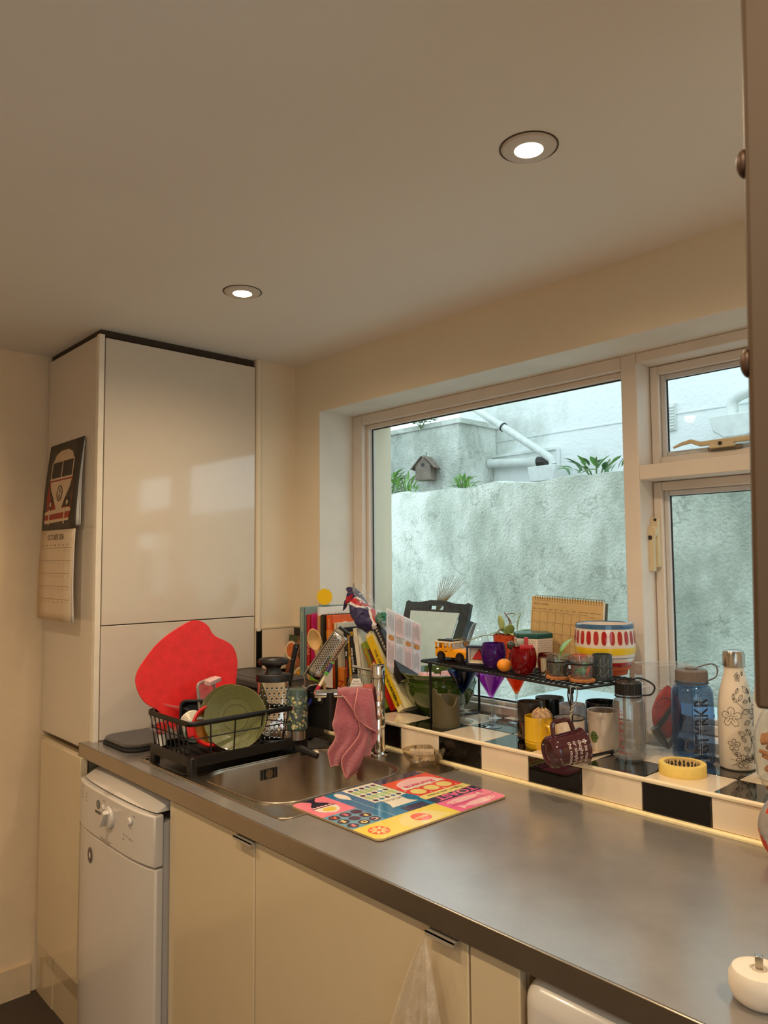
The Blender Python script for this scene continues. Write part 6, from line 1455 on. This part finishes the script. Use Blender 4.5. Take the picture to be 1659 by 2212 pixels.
# ================================================================== THINGS ON THE WIRE SHELF
Rz = -.163        # the shelf is turned a little
jp = thing('toy_car', 'yellow toy off road car built of bricks with black roof rack', 'toy car', (.844, .131, RK)); jp.rotation_euler = (0, 0, .0)
JY = mat('toy_yellow', (242, 164, 24), .25, var=.03); JG = mat('toy_grey', (176, 164, 158), .3); 
g = G(); g.box(-.062, .058, -.026, .026, .012, .032); g.box(-.062, .004, -.026, .026, .032, .036); g.box(.010, .060, -.025, .025, .030, .0335); g.box(.0, .058, -.022, .022, .030, .036); obj('body', g, JY, jp, bev=.0012)
for (xa, xb) in ((-.062, -.057), (-.034, -.028), (-.016, -.012), (-.002, .001)):
    for y in (-.026, .0225): g = G(); g.box(xa, xb, y, y+.0035, .034, .052); obj('pillar', g, JY, jp)
g = G(); g.box(-.062, -.057, -.026, .026, .034, .038); g.box(-.062, -.057, -.010, .010, .034, .052); obj('tail_panel', g, JY, jp)
g = G(); g.box(-.064, .002, -.0275, .0275, .0515, .0565); obj('roof', g, mat('toy_cream', (232, 214, 180), .3), jp, bev=.001)
for i in range(8): 
    g = G(); g.box(-.056+.0068*i, -.0515+.0068*i, -.020, .020, .0565, .060); g.lathe([(.0022, .060), (.0022, .0620), (0, .0620)], 10, (-.0535+.0068*i, -.016, 0)); obj('roof_rack_bar', g, BLACKP, jp)
g = G(); g.box(-.058, .0, -.022, -.020, .0585, .0605); g.box(-.058, .0, .020, .022, .0585, .0605); obj('roof_rack_rail', g, BLACKP, jp)
g = G(); g.grid(lambda u, v: (.001+.008*(1-v), -.022+.044*u, .0355+.0165*v), 2, 2); obj('windscreen', g, clear('toy_screen', (214, 218, 222), gloss=1, haze=.2), jp, sol=.001)
g = G(); g.box(.0585, .0605, -.024, .024, .014, .030); g.box(.056, .064, -.027, .027, .010, .0135); obj('grille', g, mat('toy_dark_grey', (44, 42, 46), .4), jp)
for y in (-.018, .018): g = G(); g.lathe([(0, .003), (.0042, .003), (.005, 0)], 16, M=T((.0605, y, .0235)) @ RY(PI/2)); obj('headlamp', g, mat('toy_lamp', (206, 196, 176), .2), jp)
for x in (-.037, .036):
    for y in (-.0275, .0275):
        g = G(); g.lathe([(0, -.005), (.008, -.005), (.0122, -.0045), (.0122, .0045), (.008, .005), (0, .005)], 24, M=T((x, y*.96, .0122)) @ RX(PI/2)); w_ = obj('wheel', g, BLACKP, jp)
        g = G(); g.lathe([(0, -.0055), (.005, -.0055), (.005, .0055), (0, .0055)], 16, M=T((x, y*.965, .0122)) @ RX(PI/2)); obj('hub', g, mat('toy_dark_grey', (44, 42, 46), .4), w_)
        g = G(); pts = arc(x, .0122, .0165, 0, PI, 10)+arc(x, .0122, .0135, PI, 0, 10); yy = -.0285 if y < 0 else .0255; g.prism(pts, 0, .003, M=Matrix(((1, 0, 0, 0), (0, 0, 1, yy), (0, 1, 0, 0), (0, 0, 0, 1)))); obj('wheel_arch', g, BLACKP, jp)
g = G(); g.box(.001, .004, -.033, -.027, .036, .0445); obj('wing_mirror', g, JY, jp)
g = G(); g.box(-.026, -.014, -.0264, -.0258, .028, .030); obj('door_handle', g, BLACKP, jp)
# box frame with red tent
bf = thing('shadow_box_frame', 'small navy box frame with a red paper tent inside', 'frame', (.944, .107, RK)); bf.rotation_euler = (0, 0, .42)
NV = mat('navy_frame', (30, 34, 58), .4, var=.05)
g = G(); g.box(-.030, .030, -.012, .012, 0, .006); g.box(-.030, .030, -.012, .012, .048, .054); g.box(-.030, -.024, -.012, .012, .006, .048); g.box(.024, .030, -.012, .012, .006, .048); obj('frame', g, NV, bf, bev=.0008)
g = G(); g.box(-.024, .024, .008, .011, .006, .048); g.box(-.024, -.022, -.010, .008, .006, .048); g.box(-.024, .024, -.010, .008, .006, .0075); obj('white_lining', g, PAPER, bf)
g = G(); g.prism([(-.016, .016), (.018, .016), (.004, .044)], -.004, .004, M=Matrix(((1, 0, 0, 0), (0, 0, -1, 0), (0, 1, 0, 0), (0, 0, 0, 1)))); obj('red_tent', g, mat('red_paper', (178, 26, 30), .6), bf)
g = G(); g.box(-.020, .020, -.008, .006, .0076, .0135); obj('paper_block', g, mat('cream_block', (214, 196, 160), .7), bf)
def tumbler(label, c, r, h, m):
    t = thing('tumbler', label, 'glass', (c[0], c[1], RK), group='round coloured tumblers'); 
    g = G(); g.lathe([(0, .001), (r*.55, 0), (r*.72, .004), (r*.93, h*.30), (r, h*.55), (r*.97, h*.8), (r*.86, h), (r*.82, h), (r*.92, h*.8), (r*.95, h*.55), (r*.87, h*.30), (r*.6, .007), (0, .006)], 48); obj('body', g, m, t); return t
tumbler('dark purple round tumbler in the front of the wire shelf', (1.009, .097), .0340, .067, clear('purple_glass', (110, 50, 170), gloss=.6, rough=.02, haze=.42, e=.7, hcol=(84, 30, 128)))
tumbler('deep red round tumbler beside the orange', (1.132, .067), .0342, .066, clear('ruby_glass', (190, 14, 28), gloss=.6, rough=.02, haze=.35, e=.7, hcol=(150, 10, 22)))
rt_ = thing('red_plastic_piece', 'red plastic brick shape standing in the red tumbler', 'toy brick', (1.138, .072, RK+.0075))
g = G(); g.box(-.017, .017, -.006, .006, 0, .066); g.box(-.005, .005, -.005, .005, .066, .085); obj('block', g, mat('red_clear_plastic', (190, 40, 36), .3), rt_, bev=.001); rt_.rotation_euler = (0, 0, .75)
orr = thing('clementine', 'small orange clementine between the purple and red tumblers', 'fruit', (1.0745, .060, RK))
g = G(); g.ball((0, 0, .0168), (.0192, .0192, .0168), 36, 22, f=lambda d: 1-.06*max(0, d.z-.93)*14); obj('peel', g, mat('orange_peel', (238, 150, 30), .4, var=.06, scale=60, bump=.12, bscale=420), orr)
g = G(); g.lathe([(0, .0325), (.002, .033), (.0022, .034), (0, .0345)], 8); obj('stalk', g, mat('green_stem', (96, 120, 66), .6), orr)
fi = thing('pebble_figure', 'dark green stacked ball ornament behind the tumblers', 'ornament', (1.061, .118, RK))
OG = mat('dark_green_stone', (56, 62, 50), .2, var=.15, scale=30); OGY = mat('pale_grey_stone', (150, 152, 144), .3, var=.1)
g = G(); g.ball((0, 0, .026), (.013, .013, .026), 24, 14); obj('body', g, OG, fi)
g = G(); g.ball((-.004, -.005, .0625), .0118, 24, 14); obj('ball', g, OG, fi)
g = G(); g.ball((.013, .015, .067), .0118, 24, 14); obj('ball', g, OGY, fi)
dome = thing('glass_bell', 'clear bell shaped glass cloche behind the toy car', 'cloche', (.862, .205, RK))
g = G(); g.lathe([(.0470, 0), (.0475, .003), (.043, .022), (.035, .052), (.026, .080), (.018, .098), (.010, .107), (.004, .110), (0, .1105)], 44); obj('glass', g, CG, dome)
# orange pot with trailing plant
op = thing('plant_pot', 'orange textured pot with a pale trailing plant on the wire shelf', 'plant pot', (.942, .252, RK))
g = G(); g.lathe([(0, 0), (.036, 0), (.040, .005), (.046, .068), (.047, .074), (.044, .074), (.041, .060), (0, .060)], 44); obj('pot', g, mat('burnt_orange_ceramic', (214, 78, 22), .35, var=.25, scale=130, bump=.6, bscale=260), op)
g = G(); g.lathe([(0, .0615), (.0412, .0615)], 30); obj('soil', g, mat('potting_soil', (62, 44, 32), .95), op)
PL = [mat('pothos_green', (120, 158, 82), .4, var=.25, scale=40), mat('pothos_pale', (178, 196, 130), .4, var=.15, scale=40), mat('withered_brown', (128, 88, 52), .7, var=.25, scale=40)]
Ov = Vector((.942, .252, RK))
def L(base, d, l, w, mi, droop=.3): 
    g = G(); leafshape(g, Vector(base)-Ov, d, l*1.25, w*1.35, 0, droop); obj('leaf', g, PL[mi], op, sol=.0005)
for (b, d, l, w, mi, dr_) in (((.955, .262, 1.238), (.4, .4, .5), .042, .026, 0, .5), ((.945, .25, 1.238), (.1, -.1, .6), .034, .022, 1, .6), ((.93, .24, 1.24), (-.4, -.5, .35), .03, .02, 0, .5), ((.965, .27, 1.24), (.55, .6, .4), .05, .03, 0, .3), ((.960, .268, 1.25), (.1, .1, 1), .045, .016, 1, .1), ((.925, .24, 1.25), (.0, -.1, 1), .040, .018, 1, .1), ((.95, .24, 1.24), (.4, -.2, .3), .036, .022, 1, .7), ((.94, .245, 1.24), (-.2, .2, .5), .03, .022, 0, .6), ((.97, .28, 1.24), (.6, .5, .1), .036, .02, 1, .5), ((.945, .262, 1.29), (.6, .5, .5), .030, .012, 1, .2)): L(b, d, l, w, mi, dr_)
g = G(); g.tube([tuple(Vector(p)-Ov) for p in smoothpts([(.930, .246, 1.228), (.935, .252, 1.252), (.940, .258, 1.275), (.934, .252, 1.296), (.930, .248, 1.304)], 5)], .0016, 6); obj('brown_stem', g, PL[2], op)
for (b, d, l, w) in (((.938, .256, 1.292), (.3, .3, -1), .034, .012), ((.935, .252, 1.298), (.5, .4, .2), .02, .010), ((.930, .246, 1.262), (-.5, -.6, -.5), .034, .014), ((.915, .230, 1.240), (-.1, -.2, -1), .02, .012)): L(b, d, l, w, 2, .2)
g = G(); g.tube([tuple(Vector(p)-Ov) for p in smoothpts([(.925, .232, 1.234), (.905, .205, 1.240), (.885, .175, 1.234), (.866, .150, 1.222), (.850, .140, 1.229), (.842, .118, 1.2275)], 6)], .0014, 6); obj('trailing_stem', g, mat('pale_green_stem', (150, 158, 104), .6), op)
for (b, d, l, w) in (((.866, .148, 1.224), (.2, -.2, -.8), .016, .012), ((.868, .152, 1.226), (-.4, -.5, .4), .018, .012)): L(b, d, l, w, 2, .2)
# hexagonal tin
tn = thing('hexagonal_tin', 'hexagonal patterned tin with dark green lid behind the red tumbler', 'tin', (1.060, .208, RK)); tn.rotation_euler = (0, 0, TOCAM)
hexa = lambda r_: [(r_*math.cos(PI/3*i), r_*math.sin(PI/3*i)) for i in range(6)]
g = G(); g.prism(hexa(.056), 0, .078); obj('body', g, mat('tin_cream_side', (222, 206, 190), .35, var=.02), tn, bev=.002)
g = G(); g.prism(hexa(.0575), .0782, .092); obj('lid', g, mat('dark_green_lid', (22, 84, 76), .3), tn, bev=.003)
g = G()
for side in range(6):
    a0 = PI/3*side; p0_ = Vector((.0562*math.cos(a0), .0562*math.sin(a0), 0)); p1_ = Vector((.0562*math.cos(a0+PI/3), .0562*math.sin(a0+PI/3), 0)); dx = (p1_-p0_).normalized(); nx = dx.cross(Vector((0, 0, 1)))
    MSd = basis(p0_+nx*.0003, dx, (0, 0, 1), nx)
    for i in range(9):
        for j in range(12):
            if 4 <= i <= 7 and side in (0,) and j < 6: continue
            g.disc(.005+.0056*i+(.0026 if j % 2 else 0), .004+.0062*j, .0016, .0007, 0, 1 if (i*3+j) % 5 == 0 else 0, MSd, 6, .6 if (i+j) % 2 else -.6)
    if side == 0:
        for k_, s in enumerate(('TEA', 'BISCUIT', 'AND', 'SWEET')): g.text(s, .0075, M=MSd @ T((.025, .030-.008*k_, .0002)), mi=1)
obj('dash_pattern', g, [mat('pattern_dark', (60, 46, 46), .5), mat('pattern_red', (190, 50, 50), .5)], tn, smooth=False)
# steel cup, clear mugs on cork, etc
sc = thing('steel_shot_cup', 'small shiny steel cup behind the red tumbler', 'cup', (1.189, .083, RK))
g = G(); g.lathe([(0, 0), (.016, 0), (.0185, .044), (.0172, .044), (.015, .003), (0, .003)], 32); obj('body', g, CHROME, sc)
rg_ = tumbler('dark red glass partly hidden behind the red tumbler', (1.166, .118), .0225, .050, clear('dark_ruby_glass', (140, 20, 28), gloss=.6, haze=.35, e=.8, hcol=(110, 14, 22)))
for i, (cx, cy, lab) in enumerate(((1.243, .060, 'left'), (1.309, .062, 'right'))):
    ck = thing('cork_coaster', 'round cork coaster under the %s clear mug' % lab, 'coaster', (cx, cy, RK)); ck.rotation_euler = (0, 0, .4*i)
    g = G(); g.lathe([(0, 0), (.0300, 0), (.0308, .001), (.0308, .0058), (.0300, .0068), (0, .0068)], 40); obj('disc', g, mat('cork', (176, 112, 62), .85, var=.3, scale=150, bump=.3), ck)
def glassmug(label, c, ang, liquid=None):
    t = thing('glass_mug', label, 'mug', (c[0], c[1], RK+.0072), group=None)
    g = G(); g.lathe([(0, .002), (.0225, .0), (.0240, .004), (.0255, .030), (.0285, .052), (.0278, .052), (.0240, .030), (.0222, .006), (0, .005)], 40); obj('glass', g, CG, t)
    g = G(); g.lathe([(.0262, .033), (.0275, .033), (.0275, .037), (.0265, .037)], 36)
    ca, sa = math.cos(ang), math.sin(ang)
    g.tube([(.026*ca, .026*sa, .035), (.040*ca, .040*sa, .035), (.044*ca, .044*sa, .028), (.043*ca, .043*sa, .010), (.036*ca, .036*sa, .006)], [.003, .004, .004, .004, .003], 8); obj('holder_band', g, BLACKP, t)
    if liquid: g = G(); g.lathe([(0, .0055), (.0218, .0065), (.0236, .029), (0, .029)], 36); obj('water', g, liquid, t)
    return t
gm1 = glassmug('clear glass mug with a leaf cutting in greenish water', (1.243, .060), TOCAM+PI*.42, mat('murky_green_water', (52, 56, 30), .1, var=.1))
gm2 = glassmug('clear glass mug holding a small green toy on a cork coaster', (1.309, .062), TOCAM-1.5)
lc = thing('leaf_cutting', 'leafy plant cutting standing in the left clear mug', 'plant', (1.243, .060, RK+.037))
O = Vector((1.243, .060, RK+.037))
g = G(); g.tube([(0, 0, -.001), (.002, .002, .014), (.006, .006, .03)], .0016, 6); obj('stem', g, PL[0], lc)
g = G(); leafshape(g, (.004, .004, .024), (.35, .45, .9), .046, .032, 0, .15); obj('leaf', g, mat('fresh_green_leaf', (128, 178, 54), .35, var=.15, scale=30), lc, sol=.0006)
g = G(); leafshape(g, (.006, .004, .012), (.6, .4, .5), .032, .016, 0, .3); obj('leaf', g, PL[0], lc, sol=.0006)
g = G(); leafshape(g, (.0, .0, .012), (-.5, -.5, .65), .034, .022, 0, .5); obj('withered_leaf', g, PL[2], lc, sol=.0006)
ty = thing('green_toy', 'small green and red rubber animal toy inside the right clear mug', 'toy', (1.309, .062, RK+.0132))
g = G(); g.ball((0, 0, .010), (.012, .009, .010), 16, 10); g.ball((.006, .006, .024), (.008, .007, .008), 14, 10); g.tube([(-.006, -.006, .01), (-.014, -.012, .004)], [.004, .001], 6); obj('body', g, mat('toy_green', (52, 120, 74), .35), ty)
g = G(); g.ball((.010, .007, .012), (.006, .005, .008), 12, 8); g.tube([(.012, .0, .002), (.014, .012, .024)], .003, 6); obj('red_part', g, mat('toy_red', (186, 62, 50), .4), ty)
mug('dark slate espresso cup with carved lines on the shelf', (1.330, .118, RK), .0235, .062, mat('slate_glaze', (58, 66, 70), .3, var=.08))
dk = [o for o in bpy.data.objects if o.get('label', '').startswith('dark slate espresso')][0]
g = G()
for i in range(8):
    for z in (.010, .034): 
        w = cyl_wrap(.0238, 2*PI*i/8, z); s_ = .0165
        g.tube([w(-.009, 0), w(.009, 0), w(.009, s_*1.1), w(-.009, s_*1.1)], .0005, 4, closed=True); g.tube([w(-.009+.018*math.sin(PI/2*q/8), s_*1.1*(1-math.cos(PI/2*q/8))) for q in range(9)], .0005, 4)
obj('carved_line', g, mat('pale_carving', (120, 132, 136), .4), dk)
tcp = thing('small_terracotta_pot', 'small orange terracotta pot between the two clear mugs', 'pot', (1.262, .118, RK))
g = G(); g.lathe([(0, 0), (.0165, 0), (.0200, .042), (.0225, .042), (.0230, .054), (.0205, .054), (.018, .040), (0, .038)], 32); obj('pot', g, mat('terracotta', (190, 84, 42), .7, var=.12, bump=.1), tcp)
# terracotta saucer pot and the big painted pot
c0 = (1.276, .222)
tp2 = thing('terracotta_pot', 'low terracotta pot under the painted pot', 'pot', (c0[0], c0[1], RK))
g = G(); g.lathe([(0, 0), (.054, 0), (.058, .014), (.062, .014), (.063, .022), (0, .022)], 48); obj('pot', g, mat('terracotta', (190, 84, 42), .7), tp2)
bp_ = thing('painted_pot', 'large white painted pot with red ovals and yellow band', 'plant pot', (c0[0], c0[1], RK+.0225)); bp_.scale = (1, 1, .88)
prof = [(0, .0), (.064, 0), (.069, .006), (.0735, .024), (.0762, .048), (.0765, .066), (.0750, .088), (.0738, .100), (.0738, .107)]
def seg(z0_, z1_): 
    o = []
    def rz(z):
        for (r0, a), (r1, b) in zip(prof[1:], prof[2:]):
            if a <= z <= b and b > a: return r0+(r1-r0)*(z-a)/(b-a)
        return prof[-1][0]
    n = 6; return [(rz(z0_+(z1_-z0_)*i/n), z0_+(z1_-z0_)*i/n) for i in range(n+1)], rz
PW = mat('white_pottery', (226, 214, 204), .12, var=.03, coat=.5)
g = G(); g.lathe(prof, 72); obj('body', g, PW, bp_)
g = G(); g.lathe([(.0738, .107), (.0735, .118), (.0710, .1205), (.0685, .118)], 72); obj('blue_rim', g, mat('rim_blue', (56, 98, 138), .15, coat=.5), bp_)
g = G(); g.lathe([(.0675, .118), (.066, .09), (.060, .02), (0, .015)], 60); obj('inside', g, PW, bp_)
_, rz = seg(0, .1)
def band(z0_, z1_, m, nm_): g = G(); s, _ = seg(z0_, z1_); g.lathe([(r+.0004, z) for r, z in s], 72); obj(nm_, g, m, bp_)
band(.0005, .0130, mat('paint_red', (170, 26, 30), .15, coat=.5), 'red_band'); band(.0245, .0262, mat('rim_blue', (56, 98, 138), .15), 'blue_line'); band(.0350, .0540, mat('paint_yellow', (232, 196, 40), .15, coat=.5), 'yellow_band')
for i in range(24):
    a = 2*PI*i/24; g = G(); P = []
    for q in range(20):
        b = 2*PI*q/20; u = .0066*math.copysign(abs(math.cos(b))**.8, math.cos(b)); z = .0825+.0195*math.copysign(abs(math.sin(b))**.75, math.sin(b)); r_ = rz(min(.106, z))+.0006; P.append((r_*math.cos(a+u/r_), r_*math.sin(a+u/r_), z))
    cc = (.0825); r_ = rz(cc)+.0012; P.append((r_*math.cos(a), r_*math.sin(a), cc)); g.add(P, [(q, (q+1) % 20, 20) for q in range(20)]); obj('red_oval', g, mat('paint_red', (170, 26, 30), .15), bp_)
# desk planner calendar
pl_ = thing('desk_planner', 'kraft brown spiral bound monthly planner standing against the window', 'calendar', (1.114, .278, RK+.007)); pl_.rotation_euler = (-.07, .04, 0)
KR = mat('kraft_paper', (206, 174, 120), .7, var=.06, scale=10)
g = G(); g.box(-.120, .113, -.001, .0005, .001, .176); obj('front_sheet', g, KR, pl_)
g = G(); g.box(-.118, .121, .010, .012, .001, .172); obj('back_board', g, mat('grey_green_board', (96, 108, 104), .6), pl_)
g = G(); g.box(-.119, .116, .001, .006, .001, .174); obj('sheets', g, PAPER, pl_)
for i in range(27):
    x = -.108+.0084*i; g = G(); g.tube([(x+.0006*math.cos(a), .004+.0065*math.cos(a), .1745+.0065*math.sin(a)) for a in [2*PI*q/12 for q in range(12)]], .0009, 4, closed=True); obj('wire_ring', g, mat('brass_wire', (150, 128, 84), .3, .8), pl_)
g = G(); MPl = basis((0, -.0013, 0), (1, 0, 0), (0, 0, 1), (0, -1, 0))
for i in range(27): g.disc(-.108+.0084*i, .1665, .0016, None, 0, 0, MPl, 8)
g.text('MONTHLY PLANNER', .0075, M=MPl @ T((-.114, .1535, 0)), width=.052)
for i, s in enumerate(('January', 'February', 'March', 'April', 'May', 'June', 'July', 'August', 'September', 'October', 'November', 'December')): g.text(s, .0058, M=MPl @ T((-.116+.0190*i, .1405, 0)), width=.0016*len(s)+.003)
for j in range(5): g.box(-.116, .068, .135-.030*j, .1355-.030*j, 0, .0002, 0, MPl)
for i in range(8): g.box(-.116+.0263*i, -.1154+.0263*i, .012, .135, 0, .0002, 0, MPl)
for j in range(4):
    for i in range(7): 
        n_ = j*7+i+1
        g.text(str(n_), .0056, M=MPl @ T((-.099+.0263*i, .128-.030*j, 0)))
g.text('Goals', .0065, M=MPl @ T((.074, .128, 0))); obj('planner_print', g, mat('planner_ink', (120, 96, 70), .7), pl_, smooth=False)
